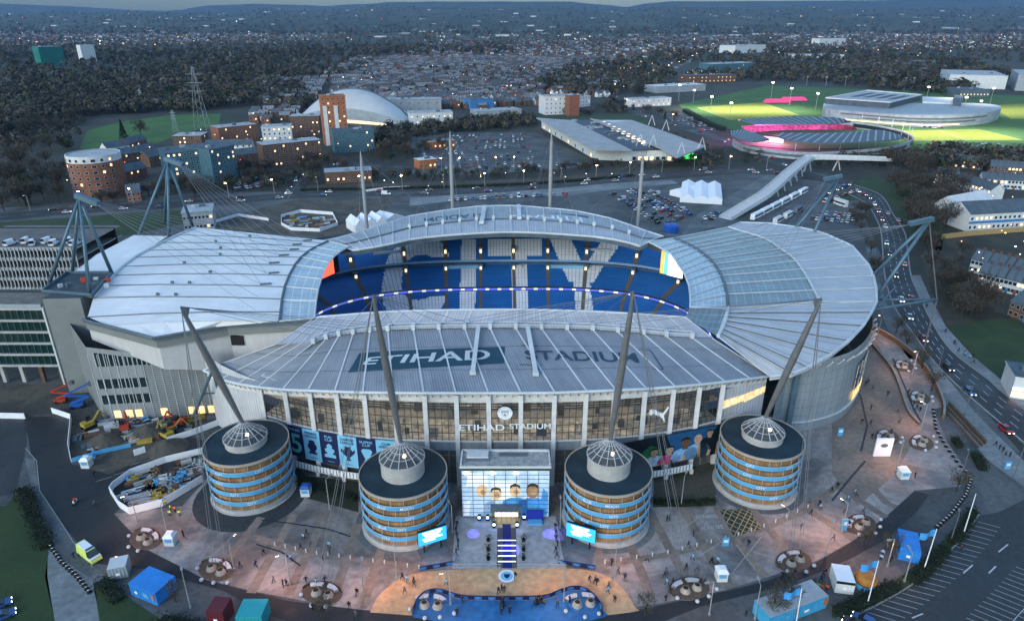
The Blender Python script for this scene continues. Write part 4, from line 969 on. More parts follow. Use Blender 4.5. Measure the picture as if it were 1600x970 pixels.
g_asph = groundmat('asphalt_dark', (.021, .024, .028), (.013, .015, .018), .05, 1.2, .85, 0, 0, .5)
g_asph2 = groundmat('asphalt_worn', (.034, .040, .045), (.022, .026, .030), .04, .9, .85, 0, 0, .5)
g_asph3 = groundmat('asphalt_grey', (.098, .104, .108), (.050, .056, .060), .04, .9, .85)
g_pave = groundmat('pavement_grey', (.15, .165, .17), (.09, .10, .105), .06, 1., .85, 1.2, .8)
g_pale = groundmat('pavement_pale', (.23, .25, .26), (.15, .165, .17), .05, .8, .85, 1.5, .8)
g_dirt = groundmat('site_dirt', (.10, .085, .065), (.05, .046, .04), .12, 1.1)
g_grass = groundmat('grass_dark', (.018, .042, .012), (.030, .055, .016), .08, 1.5, .95)
g_grassb = groundmat('grass_bright', (.05, .13, .025), (.035, .095, .02), .03, .4, .95)
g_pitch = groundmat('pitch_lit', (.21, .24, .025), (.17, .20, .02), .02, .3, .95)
g_sand = groundmat('fan_zone_tan', (.55, .35, .19), (.47, .29, .155), .06, .8, .8, 0)
g_blue = groundmat('fan_zone_blue', (.02, .16, .40), (.016, .11, .29), .1, .9, .7)
m_line = mat('road_paint', (.46, .48, .49), .7, .25, 1.5)
m_yel = mat('road_paint_yellow', (.55, .42, .16), .7, .25, 1.5)
m_kerb = mat('kerb_stone', (.24, .24, .235), .85, .15, .8)
# base sheet to the horizon, and the hills
def hillmesh():
    az = np.linspace(-46, 46, 185); rs = [0, 600, 1500, 3000, 4300, 5200, 6200, 7000, 7800, 9200, 11000, 12500, 15000, 17000]
    far = [(-800, 6), (-760, 7.5), (-690, 10), (-635, 13.5), (-590, 16.5), (-540, 17.5), (-517, 16), (-478, 9.5), (-400, 6.5), (-340, 8), (-290, 10), (-256, 7.5), (-220, 6.5), (-194, 4), (-120, 3), (0, 3), (90, 3), (116, 6), (155, 9), (178, 12), (206, 6), (247, 2.5), (300, 2.5), (420, 2), (560, 1), (700, -2), (800, -4)]
    near = [(-800, 22), (-600, 20), (-440, 22), (-380, 15), (-330, 17), (-251, 17), (-220, 11), (-150, 12), (0, 14), (60, 12), (120, 16), (175, 17), (215, 14), (260, 10), (350, 14), (405, 14), (440, 9.5), (516, 14.5), (600, 15), (660, 16), (800, 12)]
    near2 = [(-800, 29), (-500, 27), (-100, 26), (0, 28), (250, 27), (500, 24), (800, 22)]
    def tab(t, u):
        u = max(-800, min(800, u))
        for (a, b), (c_, d) in zip(t, t[1:]):
            if a <= u <= c_: return b + (d - b) * (u - a) / (c_ - a)
    rows = []
    for r in rs:
        row = []
        for a in az:
            t = math.tan(R(a)); 
            # column of the photo in which a far thing in this direction appears (near the skyline)
            px = 800 + F * t * (C_ + .43 * S_) ; u = px - 800
            def elev(y): return max(0., H + r * (-S_ + (485 - y) / F * C_) / (C_ + (485 - y) / F * S_))
            z = -.06
            if r >= 4300:
                h1 = elev(tab(near2, u)); h2 = elev(tab(near, u)); h3 = elev(tab(far, u))
                z = {4300: 0, 5200: .0, 6200: .25 * h1, 7000: .6 * h1 + .12 * h2, 7800: .62 * h2, 9200: h2, 11000: .75 * h2, 12500: .5 * h2, 15000: h3, 17000: .5 * h3}[r]
                n = mnoise.noise(V((a * .55, r * .0006, 2))) + .5 * mnoise.noise(V((a * 1.7, r * .0015, 5)))
                z += n * (9 if r in (6200, 9200) else 3 if r == 15000 else 14) * (r / 9000); z = max(z, -.06)
            row.append(V((r * math.tan(R(a)), r, z)) if r > 0 else V((a * 3, -200, -.06)))
        rows.append(row)
    return rows
HRS = [4300, 5200, 6200, 7000, 7800, 9200, 11000, 12500, 15000, 17000]
HR = hillmesh()
def hill_z(x, y):
    if y < 4310 or y > 16900: return 0.
    f = (math.degrees(math.atan2(x, y)) + 46) * 2
    if f < 0 or f > 183: return 0.
    j = max(i for i in range(10) if HRS[i] <= y); t = (y - HRS[j]) / (HRS[j + 1] - HRS[j]); a, u = int(f), f - int(f); Q = HR[4 + j], HR[5 + j]
    return max(0., lerp(lerp(Q[0][a].z, Q[0][a + 1].z, u), lerp(Q[1][a].z, Q[1][a + 1].z, u), t))
mb = MB(); mb.face([(-9000, -300, -.06), (9000, -300, -.06), (9000, 4300, -.06), (-9000, 4300, -.06)], g_base); mb.build('ground', kind='structure', origin=V((0, 0, 0)))
g_hill = groundmat('hill_moor', (.016, .024, .014), (.060, .058, .034), .0022, .008)
mb = MB(); mb.grid([[V((p.x, p.y, p.z)) for p in r] for r in HR[4:]], g_hill); mb.build('hills', kind='structure', smooth=True, origin=V((0, 0, 0)))
# ------------------------------------------------------------------ sheets round the stadium
sheet('site_apron', [(-60, 330), (330, 300), (560, 300), (880, 292), (1180, 270), (1330, 290), (1420, 500), (1640, 760), (1700, 1080), (-160, 1080), (-160, 640)], -.03, g_asph3)
sheet('road', [(38, 650), (110, 640), (330, 690), (300, 720), (180, 800), (236, 862), (330, 908), (450, 938), (560, 952), (640, 960), (960, 960), (1040, 943), (1140, 922), (1200, 906), (1277, 877), (1329, 847), (1380, 811), (1429, 767), (1452, 772), (1432, 800), (1380, 845), (1329, 872), (1277, 895), (1213, 918), (1100, 945), (1000, 985), (560, 1010), (420, 960), (348, 922), (224, 888), (150, 880), (98, 820), (62, 766), (50, 720)], .0, g_asph)
sheet('plaza', [(452, 700), (330, 740), (285, 790), (178, 802), (232, 859), (322, 905), (400, 924), (524, 947), (645, 960), (800, 962), (942, 955), (1032, 942), (1135, 921), (1187, 905), (1277, 875), (1329, 846), (1380, 810), (1429, 766), (1500, 760), (1512, 735), (1480, 690), (1458, 640), (1475, 634), (1458, 598), (1432, 562), (1396, 533), (1350, 490), (1300, 530), (1250, 640), (800, 720)], .01, g_plaza)
sheet('footpath', [(1300, 640), (1330, 560), (1362, 520), (1393, 577), (1406, 608), (1419, 644), (1440, 665), (1400, 740), (1340, 790), (1300, 740)], .02, g_tan)
sheet('footpath', [(1440, 530), (1480, 590), (1520, 640), (1543, 664), (1600, 720), (1600, 760), (1545, 720), (1490, 660), (1466, 600)], .0, g_pale)
sheet('footpath', [(39, 715), (54, 782), (77, 849), (144, 905), (160, 925), (170, 905), (113, 844), (98, 820), (62, 766), (54, 715)], .02, g_pave)
sheet('footpath', [(77, 859), (144, 905), (150, 925), (158, 1000), (92, 1000), (70, 900)], .0, g_pale)
sheet('lawn', [(-120, 790), (8, 790), (28, 770), (41, 779), (75, 841), (74, 900), (88, 985), (-120, 1010)], .0, g_grass)
sheet('lawn', [(146, 916), (156, 908), (200, 932), (262, 975), (250, 1010), (165, 1010)], .0, g_grass)
sheet('yard', [(-120, 650), (40, 655), (42, 690), (36, 720), (22, 772), (-120, 790)], .0, g_asph2)
sheet('building_site', [(110, 618), (165, 655), (345, 645), (352, 660), (262, 696), (240, 712), (170, 740), (112, 725), (108, 660)], .03, g_dirt)
sheet('building_site', [(-60, 600), (105, 600), (112, 640), (90, 650), (-60, 655)], .02, g_dirt)
# dark apron round the first tower, worn patches
def disc_sheet(name, c, r, z, m, sx=1.): sheet_w(name, [(c[0] + r * sx * math.cos(2 * math.pi * i / 40), c[1] + r * math.sin(2 * math.pi * i / 40)) for i in range(40)], z, m)
disc_sheet('tower_apron', (TOW[0][0], TOW[0][1] - 2), 12.5, .025, g_asph2); 
for i in (1, 2, 3): disc_sheet('tower_apron', TOW[i], 11, .025, g_pave)
sheet('forecourt', [(712, 806), (868, 806), (884, 888), (706, 888)], .03, groundmat('paving_cool', (.40, .41, .43), (.30, .31, .33), .06, .8, .7, 1.2, .8, .4))
sheet('planting_bed', [(465, 742), (560, 752), (560, 800), (470, 775)], .03, groundmat('planting_soil', (.02, .025, .012), (.035, .03, .02), .2, 1.5))
sheet('planting_bed', [(1022, 742), (1120, 702), (1118, 790), (1020, 792)], .03, groundmat('planting_soil2', (.085, .075, .055), (.05, .05, .03), .15, 1.5))
# paving bands
mb = MB()
bands = [((511, 800), (450, 928)), ((460, 803), (392, 926)), ((408, 808), (330, 905)), ((560, 818), (518, 944)), ((598, 852), (565, 950)), ((655, 880), (632, 915)), ((1016, 800), (1072, 905), (1082, 930)), ((1068, 793), (1109, 870), (1143, 918)), ((1120, 793), (1143, 836), (1197, 902)), ((931, 851), (941, 888)), ((985, 851), (1016, 928)), ((1172, 792), (1230, 860), (1272, 872)), ((1331, 728), (1385, 785), (1400, 792)), ((1308, 760), (1385, 808)), ((1262, 796), (1335, 843)), ((1300, 690), (1440, 735)), ((1330, 660), (1450, 690))]
for b in bands: strip('', [at(*p) for p in b], 1.9, .035, g_tan, mb=mb)
for b in ([(395, 838), (485, 864), (565, 875), (660, 888)], [(939, 882), (1040, 867), (1135, 844), (1200, 823), (1262, 795), (1308, 759), (1331, 725), (1345, 690)]): strip('', [at(*p) for p in b], 1.5, .042, g_tan, mb=mb)
mb.build('paving_band', kind='structure', origin=V((0, 0, 0)))
mb = MB()
for b in ([(408, 812), (452, 817), (511, 826), (548, 838)], [(400, 850), (440, 862), (470, 884)]): strip('', [at(*p) for p in b], .35, .05, g_asph, mb=mb)
for b in ([(1322, 585), (1345, 620), (1355, 665), (1345, 705)], [(1352, 720), (1330, 745), (1300, 782)], [(1395, 560), (1412, 600), (1428, 640), (1440, 660)]): strip('', [at(*p) for p in b], .5, .05, g_asph2, mb=mb)
mb.build('drain_channel', kind='structure', origin=V((0, 0, 0)))
# hatched box, writing on the paving
hb = [at(1124, 796), at(1170, 795), at(1189, 826), at(1147, 838)]; sheet_w('hatched_bay', hb, .045, g_asph2)
def lines(name, segs, w, m, z=.055, dash=None):
    mb = MB()
    for s in segs:
        pts = [at(*p) for p in s]
        if dash:
            tot = sum((b - a).length for a, b in zip(pts, pts[1:])); n = max(2, int(tot / dash)); q = resample(pts, n * 2)
            for i in range(0, len(q) - 1, 2): strip('', [q[i], q[i + 1]], w, z, m, mb=mb)
        else: strip('', pts, w, z, m, mb=mb)
    return mb.build(name, kind='structure', origin=V((0, 0, 0)))
segs = []
q = lambda s, t: hb[0].lerp(hb[1], s).lerp(hb[3].lerp(hb[2], s), t)
mb = MB()
for k in range(-3, 5):
    for a, b in (((k / 4, 0), (k / 4 + 1, 1)), ((k / 4 + 1, 0), (k / 4, 1))):
        pp = [(lerp(a[0], b[0], t / 20), t / 20) for t in range(21)]; pp = [p for p in pp if -.01 <= p[0] <= 1.01]
        if len(pp) > 1: strip('', [q(*pp[0]), q(*pp[-1])], .16, .06, m_yel, mb=mb)
mb.build('hatch_marking', kind='structure', origin=V((0, 0, 0)))
lines('hatch_marking', [[(1085, 800), (1130, 850)], [(1110, 796), (1060, 830)], [(1140, 838), (1090, 870)], [(1150, 850), (1180, 890)], [(1190, 838), (1140, 900)], [(1172, 860), (1210, 872)], [(1050, 812), (1090, 862)]], .14, mat('faint_paint', (.42, .38, .34), .8, .3, 1.5))
mb = MB(); p, q2 = at(1088, 808), at(1120, 806); place_text(mb, 'NO PARKING', (p + q2) / 2 + V((0, 0, .055)), q2 - p, V((0, 1, 0)), 1.2, m_line, (q2 - p).length, .0)
p, q2 = at(1096, 825), at(1130, 823); place_text(mb, 'AT ANY TIME', (p + q2) / 2 + V((0, 0, .055)), q2 - p, V((0, 1, 0)), 1.2, m_line, (q2 - p).length, .0); mb.build('painted_words', kind='structure', origin=V((0, 0, 0)))
# blue carpet with white stripes given a glow, projected light discs, fan zone
sheet('blue_carpet', [(785, 818), (798, 818), (800, 887), (786, 887)], .05, mat('carpet_navy', (.01, .02, .16), .9, .1))
sheet('carpet_edge', [(777, 824), (806, 824), (808, 887), (776, 887)], .04, g_asph3)
lines('carpet_stripe', [[(778, y), (806, y)] for y in (844, 852, 860, 868.5, 877)], .22, mat('stripe_glow', (.8, .85, 1), emit=1.6, ecol=(.75, .82, 1), var=0), .07)  # white carpet stripes, with a glow put into their colour
FZ = [(578, 956), (590, 932), (608, 915), (632, 900), (671, 892), (722, 889), (800, 888.5), (877, 887), (924, 891), (955, 903), (975, 921), (990, 945), (985, 956), (800, 970)]
sheet('fan_zone', FZ, .045, g_sand, smooth=70)
BZ = [(645, 964), (649, 945), (660, 932), (675, 926), (692, 927), (722, 936), (774, 938), (800, 938), (852, 936), (872, 928), (893, 922), (912, 923), (930, 936), (940, 952), (940, 965), (800, 985)]
bz = smooth_poly([at(*p) for p in BZ + BZ[:1]], 80)[:-1]; sheet_w('fan_zone', bz, .06, g_blue)
# roads and car park on the right
road_r = [[(1318, 300), (1352, 317), (1365, 335), (1375, 358), (1378, 384), (1380, 415), (1385, 446), (1398, 482), (1427, 522), (1458, 564), (1496, 603), (1543, 644), (1600, 692), (1700, 775), (1860, 905), (2100, 1100)], [(1329, 287), (1375, 304), (1396, 335), (1414, 363), (1419, 394), (1424, 430), (1437, 461), (1455, 500), (1481, 541), (1510, 567), (1540, 588), (1570, 615), (1610, 645), (1720, 722), (1900, 842), (2160, 1010)]]
A = smooth_poly([at(*p) for p in road_r[0]], 60); B = smooth_poly([at(*p) for p in road_r[1]], 60)
mb = MB(); mb.grid([[p + V((0, 0, .03)) for p in A], [p + V((0, 0, .03)) for p in B]], g_asph2); mb.build('road', kind='structure', origin=V((0, 0, 0)))
mb = MB(); 
for k in (.27, .5, .74):
    q_ = resample([a.lerp(b, k) for a, b in zip(A, B)], 111)
    for i in range(0, 110, 2): strip('', [q_[i], q_[i + 1]] if k != .5 else [q_[i], q_[i].lerp(q_[i + 1], .9)], .18, .045, m_line, mb=mb)
for sgn, P0 in ((1, A), (-1, B)): strip('', [p.lerp(q3, .03) for p, q3 in zip(P0, B if sgn == 1 else A)], .14, .045, m_line, mb=mb)
mb.build('road_marking', kind='structure', origin=V((0, 0, 0)))
for P0 in (A, B):
    mb = MB(); mb.wall(P0, -.02, .14, .25, m_kerb); mb.build('kerb', kind='structure', origin=V((0, 0, 0)))
sheet('footpath', [(1414, 430), (1424, 432), (1437, 463), (1455, 502), (1481, 543), (1540, 590), (1575, 622), (1600, 640), (1600, 610), (1569, 597), (1520, 556), (1478, 510), (1452, 462), (1438, 430)], .015, g_pale)
sheet('footpath', [(1352, 380), (1368, 380), (1375, 440), (1390, 490), (1425, 530), (1440, 560), (1420, 560), (1385, 510), (1362, 450)], .01, g_pave)
sheet('lawn', [(1480, 510), (1560, 497), (1640, 500), (1640, 590), (1592, 600), (1572, 598), (1522, 556)], .02, g_grass)
sheet('verge', [(1470, 372), (1640, 360), (1640, 500), (1560, 497), (1480, 508), (1455, 455), (1440, 400)], -.0, groundmat('rough_verge', (.022, .022, .014), (.05, .045, .03), .06, .8))
sheet('car_park', [(1365, 950), (1422, 916), (1458, 885), (1504, 841), (1530, 805), (1560, 800), (1640, 760), (1760, 900), (1700, 1080), (1300, 1080), (1320, 970)], .0, g_asph2)
sheet('verge', [(1300, 965), (1365, 947), (1422, 914), (1458, 882), (1504, 838), (1532, 800), (1520, 795), (1490, 830), (1445, 872), (1400, 905), (1350, 930), (1300, 945)], .0, g_grass)
K = resample([at(*p) for p in ((1526, 814), (1504, 844), (1458, 888), (1422, 919), (1365, 951), (1320, 974))], 26); K2 = resample([at(*p) for p in ((1563, 824), (1540, 856), (1496, 902), (1453, 937), (1419, 962), (1370, 990))], 26)
mb = MB()
for a, b in zip(K, K2): strip('', [a, b], .10, .015, m_line, mb=mb)
K3 = resample([at(*p) for p in ((1587, 885), (1556, 918), (1530, 944), (1507, 967), (1480, 990))], 18); d = (at(1640, 905) - at(1587, 885))
for a in K3: strip('', [a, a + d * .95], .10, .015, m_line, mb=mb)
K4 = [p + d for p in K3]; strip('', K4, .13, .015, m_line, mb=mb)
for a in K4: strip('', [a, a + d * .95], .10, .015, m_line, mb=mb)
for b in ([(1505, 895), (1520, 882)], [(1560, 862), (1575, 850)], [(1425, 965), (1442, 958)], [(1545, 895), (1556, 884)]): strip('', [at(*p) for p in b], .25, .015, m_line, mb=mb)
mb.build('bay_marking', kind='structure', origin=V((0, 0, 0)))
mb = MB(); mb.wall(smooth_poly([at(*p) for p in ((1530, 803), (1504, 840), (1458, 884), (1422, 915), (1365, 947), (1310, 972))], 30), -.02, .13, .25, m_kerb); mb.build('kerb', kind='structure', origin=V((0, 0, 0)))
lines('road_marking', [[(57, 720), (62, 766), (98, 820), (113, 844), (144, 885)], [(165, 738), (240, 716)], [(178, 742), (215, 731)], [(150, 752), (176, 744)], [(40, 700), (57, 720)]], .12, _M['faint_paint'], .03)
# far road system
def road(pix, w, m=g_asph2, z=.0, mark=True, n=40):
    pts = smooth_poly([at(*p) for p in pix], n); strip('road', pts, w, z, m)
    if mark:
        mb = MB(); q = resample(pts, n * 2 + 1)
        for i in range(0, n * 2, 2): strip('', [q[i], q[i + 1]], .2, z + .03, m_line, mb=mb)
        mb.build('road_marking', kind='structure', origin=V((0, 0, 0)))
    return pts
RD = {}
RD['main'] = road([(-60, 345), (100, 330), (230, 322), (330, 316), (450, 306), (560, 302), (700, 300), (860, 290), (1000, 277), (1120, 268), (1250, 272), (1320, 285)], 17, z=.035)
RD['side'] = road([(450, 310), (470, 282), (500, 262), (560, 258), (640, 262), (720, 262)], 11, z=.05)
RD['rail'] = road([(480, 292), (700, 287), (860, 280), (1000, 270), (1130, 258)], 12, groundmat('ballast', (.045, .04, .032), (.07, .06, .05), .05, .8), .02, False)
RD['ring'] = road([(1320, 285), (1250, 262), (1200, 248), (1160, 230), (1090, 205), (1020, 185), (980, 170), (960, 150), (1000, 125), (1080, 95), (1130, 62)], 16, z=.06)
RD['avenue'] = road([(600, 172), (601, 150), (600, 125), (597, 98)], 14)
RD['lane'] = road([(480, 175), (496, 150), (508, 128)], 12)
RD['lane2'] = road([(740, 165), (715, 140), (688, 115)], 12)
sheet('car_park', [(600, 205), (840, 208), (930, 252), (900, 262), (720, 275), (640, 272), (660, 235), (620, 228)], -.01, g_asph3)
sheet('car_park', [(880, 302), (1000, 288), (1065, 285), (1070, 320), (1100, 345), (1060, 372), (960, 350), (900, 320)], -.01, g_asph3)
sheet('car_park', [(1150, 352), (1240, 295), (1330, 300), (1352, 330), (1360, 400), (1250, 360)], -.01, g_asph3)
sheet('car_park', [(1030, 178), (1075, 176), (1140, 205), (1090, 208)], -.01, g_asph3)
sheet('car_park', [(1445, 222), (1560, 220), (1600, 245), (1480, 245)], -.01, g_asph3)
sheet('paved_concourse', [(640, 322), (760, 308), (880, 306), (1010, 291), (1060, 287), (1050, 282), (990, 284), (860, 293), (640, 310)], .02, g_pale)
sheet('paved_concourse', [(1060, 372), (1130, 350), (1220, 290), (1270, 270), (1200, 272), (1150, 300), (1090, 335)], .01, g_pave)
sheet('verge', [(-60, 352), (230, 331), (330, 326), (330, 340), (200, 368), (-60, 384)], -.01, g_grass)
sheet('paved_concourse', [(330, 345), (470, 310), (620, 310), (560, 372), (420, 366), (330, 356)], .0, g_dirt)
sheet('meadow', [(125, 232), (135, 205), (190, 190), (270, 180), (345, 178), (342, 195), (300, 205), (240, 225), (190, 240)], .0, g_grassb)
sheet('meadow', [(250, 140), (300, 133), (305, 148), (255, 152)], .0, g_grassb)
sheet('meadow', [(480, 290), (510, 290), (512, 308), (476, 308)], .01, g_grassb)
sheet('meadow', [(1290, 318), (1350, 276), (1440, 285), (1480, 330), (1470, 400), (1420, 360), (1385, 308)], -.0, g_grass)
sheet('meadow', [(830, 180), (1000, 178), (1030, 200), (960, 196), (850, 196)], .0, g_grass)
sheet('sports_field', [(1060, 164), (1200, 134), (1600, 150), (1640, 175), (1640, 240), (1410, 240), (1100, 196)], -.0, g_grassb)
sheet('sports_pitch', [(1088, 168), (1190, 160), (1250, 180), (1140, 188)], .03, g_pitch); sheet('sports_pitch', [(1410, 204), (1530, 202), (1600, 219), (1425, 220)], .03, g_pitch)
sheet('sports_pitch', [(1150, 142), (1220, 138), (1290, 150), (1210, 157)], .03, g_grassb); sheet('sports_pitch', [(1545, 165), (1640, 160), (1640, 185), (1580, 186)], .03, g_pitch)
lines('pitch_marking', [[(1090, 169), (1190, 161), (1248, 180), (1141, 187.5), (1090, 169)], [(1114, 178), (1220, 170)], [(1412, 204.5), (1530, 202.5), (1596, 218.5), (1426, 219.5), (1412, 204.5)], [(1468, 203.5), (1510, 219)]], .4, m_line, .06)
# ------------------------------------------------------------------ small prototypes
BIN = []
def proto(o): reg(o); BIN.append(o); return o
m_paint = mat('car_paint', (.5, .5, .5), .3, 0, objcol=True, spec=.6); m_cglass = mat('car_glass', (.015, .02, .025), .1, 0, spec=.8); m_tyre = mat('tyre', (.015, .015, .016), .9, 0)
m_hl = mat('headlight', (1, 1, .95), emit=3, ecol=(1, .95, .85), var=0); m_tl = mat('taillight', (.7, .02, .01), emit=1.6, ecol=(1, .05, .02), var=0)
m_hl0 = mat('headlight_off', (.6, .62, .65), .2, 0); m_tl0 = mat('taillight_off', (.25, .01, .01), .3, 0)
def car_shape(L=4.3, Wd=1.78, hh=1.45, kind='car'):
    """side profile swept across, cabin narrower than the body"""
    b, g = MB(), MB(); x0, x1 = -L / 2, L / 2; w = Wd / 2
    if kind == 'car':
        low = [(x0, .35), (x0, .75), (x0 + .25, .88), (x0 + 1.05, .92), (x1 - 1.3, .90), (x1 - .25, .74), (x1, .6), (x1, .3)]
        cab0 = [(x0 + .2, .9), (x1 - 1.05, .9)]; cab1 = [(x0 + .75, hh), (x1 - 1.95, hh)]
    else:
        low = [(x0, .4), (x0, 1.15), (x0 + .1, 1.2), (x1 - 1.0, 1.2), (x1 - .15, 1.0), (x1, .75), (x1, .4), (x1 - .1, .35)]
        cab0 = [(x0, 1.2), (x1 - .75, 1.2)]; cab1 = [(x0 + .12, hh), (x1 - 1.45, hh)]
    n = len(low); vs = [(x, -w, z) for x, z in low] + [(x, w, z) for x, z in low]
    b.raw(vs, [tuple(range(n)), tuple(range(2 * n - 1, n - 1, -1))] + [(i, i + n, (i + 1) % n + n, (i + 1) % n) for i in range(n)], m_paint)
    wi, wt = w * .94, w * .78; (a0, z0), (a1, _) = cab0; (t0, z1), (t1, _) = cab1
    c = [(a0, -wi, z0), (a1, -wi, z0), (a1, wi, z0), (a0, wi, z0), (t0, -wt, z1), (t1, -wt, z1), (t1, wt, z1), (t0, wt, z1)]
    b.raw(c, ((4, 5, 6, 7),), m_paint); g.raw(c, ((0, 1, 5, 4), (1, 2, 6, 5), (2, 3, 7, 6), (3, 0, 4, 7)), m_cglass if kind == 'car' else m_cglass)
    if kind != 'car':
        b.raw([(a0 + .02, -wi - .01, z0), (a1 - .9, -wi - .01, z0), (a1 - 1.2, -wt - .01, z1), (t0, -wt - .01, z1)], ((0, 1, 2, 3),), m_paint); b.raw([(a0 + .02, wi + .01, z0), (a1 - .9, wi + .01, z0), (a1 - 1.2, wt + .01, z1), (t0, wt + .01, z1)], ((3, 2, 1, 0),), m_paint)
    wh = []
    for x in (x0 + .8, x1 - .85):
        for s in (-1, 1): k = MB(); k.tube((x, s * (w - .18), .32), (x, s * (w + .01), .32), .32, .32, m_tyre, 10); wh.append(k)
    return b, g, wh, [(x1, .62), (x0, .72)], w
def car_proto(name, cat, lit, **kw):
    t = thing(name, 'x', cat, (0, 0, 0)); b, g, wh, (hx, tx), w = car_shape(**kw)
    b.build('body', t); g.build('windscreen', t)
    for k in wh: k.build('wheel', t)
    for s in (-1, 1):
        k = MB(); k.box((hx[0] - .02, s * (w - .3), hx[1] - .1), (.1, .36, .18), m_hl if lit else m_hl0); k.build('headlight', t)
        k = MB(); k.box((tx[0] + .02, s * (w - .3), tx[1] - .1), (.1, .36, .18), m_tl if lit else m_tl0); k.build('taillight', t)
    return proto(t)
def car_small(name, cat, lit, **kw):
    b, g, wh, (hx, tx), w = car_shape(**kw); m = MB()
    for k in [b, g] + wh:
        for f, mi_ in zip(k.f, k.m): m.face([k.v[i] for i in f], k.mats[mi_])
    for s in (-1, 1):
        m.box((hx[0] - .02, s * (w - .3), hx[1] - .1), (.1, .36, .18), m_hl if lit else m_hl0); m.box((tx[0] + .02, s * (w - .3), tx[1] - .1), (.1, .36, .18), m_tl if lit else m_tl0)
    return proto(m.build(name, None, 'x', cat, origin=V((0, 0, 0))))
P_car = car_proto('car', 'car', True); P_carp = car_small('parked_car', 'car', False); P_carl = car_small('car', 'car', True)
P_van = car_small('van', 'van', False, L=5.4, Wd=2.0, hh=2.35, kind='van'); P_vanl = car_small('van', 'van', True, L=5.4, Wd=2.0, hh=2.35, kind='van')
CC = {'silver': (.42, .44, .47), 'white': (.72, .73, .74), 'black': (.018, .018, .02), 'grey': (.13, .14, .15), 'blue': (.03, .09, .26), 'red': (.36, .025, .025), 'pale blue': (.25, .38, .5), 'dark green': (.02, .07, .05), 'yellow': (.6, .42, .03)}
CK = ['silver', 'white', 'black', 'grey', 'blue', 'silver', 'white', 'grey', 'red', 'black', 'blue', 'white']
# people: one continuous grown body, three poses
def person_mesh(pose):
    J = {'p': (0, 0, .95), 'c': (0, 0, 1.25), 'n': (0, 0, 1.46), 'h': (0, .01, 1.62), 't': (0, .01, 1.72)}
    for s, k in ((-1, 'l'), (1, 'r')):
        st = s * (.17 if pose == 'walk' else .03); J[k + 'hip'] = (s * .1, 0, .9); J[k + 'kn'] = (s * .11, st * 1.1 + .04, .5); J[k + 'an'] = (s * .12, st * 1.7 - .02, .08); J[k + 'to'] = (s * .13, st * 1.7 + .16, .04)
        J[k + 'sh'] = (s * .2, 0, 1.4); el = (s * .27, -.08 - st * .6, 1.13); wr = (s * .25, .06 - st * 1.0, .9)
        if pose == 'phone' and s > 0: el = (s * .26, .06, 1.13); wr = (s * .12, .26, 1.3)
        J[k + 'el'] = el; J[k + 'wr'] = wr; J[k + 'ha'] = (wr[0], wr[1] + .03, wr[2] - .1 if pose != 'phone' or s < 0 else wr[2] + .06)
    E_ = [('p', 'c'), ('c', 'n'), ('n', 'h'), ('h', 't')]
    for k in 'lr': E_ += [('p', k + 'hip'), (k + 'hip', k + 'kn'), (k + 'kn', k + 'an'), (k + 'an', k + 'to'), ('c', k + 'sh'), (k + 'sh', k + 'el'), (k + 'el', k + 'wr'), (k + 'wr', k + 'ha')]
    rad = {'p': .15, 'c': .17, 'n': .065, 'h': .11, 't': .085}; rr = {'hip': .1, 'kn': .07, 'an': .05, 'to': .04, 'sh': .085, 'el': .06, 'wr': .045, 'ha': .04}
    ks = list(J); me = bpy.data.meshes.new('p'); me.from_pydata([J[k] for k in ks], [(ks.index(a), ks.index(b)) for a, b in E_], [])
    o = bpy.data.objects.new('p', me); COL.objects.link(o); md = o.modifiers.new('s', 'SKIN'); md.use_smooth_shade = True
    for i, k in enumerate(ks):
        r = rad.get(k) or rr[k[1:]]; me.skin_vertices[0].data[i].radius = (r, r * .8 if k in 'pc' else r); me.skin_vertices[0].data[i].use_root = k == 'p'
    o.modifiers.new('d', 'SUBSURF').levels = 1
    dg = bpy.context.evaluated_depsgraph_get(); out = bpy.data.meshes.new_from_object(o.evaluated_get(dg)); bpy.data.objects.remove(o)
    for m in (mat('coat', (.1, .1, .1), .9, 0, objcol=True), mat('trousers', (.02, .022, .03), .9, 0), mat('skin', (.45, .28, .2), .7, 0), mat('hair', (.03, .02, .015), .8, 0), mat('shoes', (.02, .02, .02), .8, 0)): out.materials.append(m)
    for p in out.polygons:
        c = p.center; i = 0
        if c.z > 1.5: i = 3 if c.z > 1.66 or c.y < -.01 else 2
        elif c.z < .1: i = 4
        elif c.z < .93 and abs(c.x) < .19: i = 1
        elif abs(c.x) > .1 and (c.z < .88 or (pose == 'phone' and c.y > .25)): i = 2
        p.material_index = i
    return out
PM = {k: person_mesh(k) for k in ('stand', 'walk', 'phone')}
COAT = {'dark coat': (.02, .022, .03), 'navy jacket': (.015, .025, .08), 'grey coat': (.12, .12, .13), 'yellow hi-vis jacket': (.55, .65, .04), 'orange hi-vis jacket': (.8, .16, .03), 'pale blue jacket': (.25, .45, .65), 'red jacket': (.5, .04, .03), 'black coat': (.01, .01, .012)}
def person(px, py, coat, where, pose=None, rz=None, group=None, z=0.):
    pose = pose or ['stand', 'walk', 'phone'][rnd.randrange(3)]; p = at(px, py, z)
    verb = {'stand': 'standing', 'walk': 'walking', 'phone': 'holding a phone'}[pose]
    o = bpy.data.objects.new('person', PM[pose]); COL.objects.link(o); o.location = p; o.rotation_euler = (0, 0, rnd.uniform(0, 6.28) if rz is None else rz)
    k = rnd.uniform(1.0, 1.08); o.scale = (1.15 * k, 1.15 * k, k); o.color = (*COAT[coat], 1)
    return tag(o, ' '.join(f'person in {coat} {verb} {where}'.split()[:16]), 'person', group or 'people around the stadium')
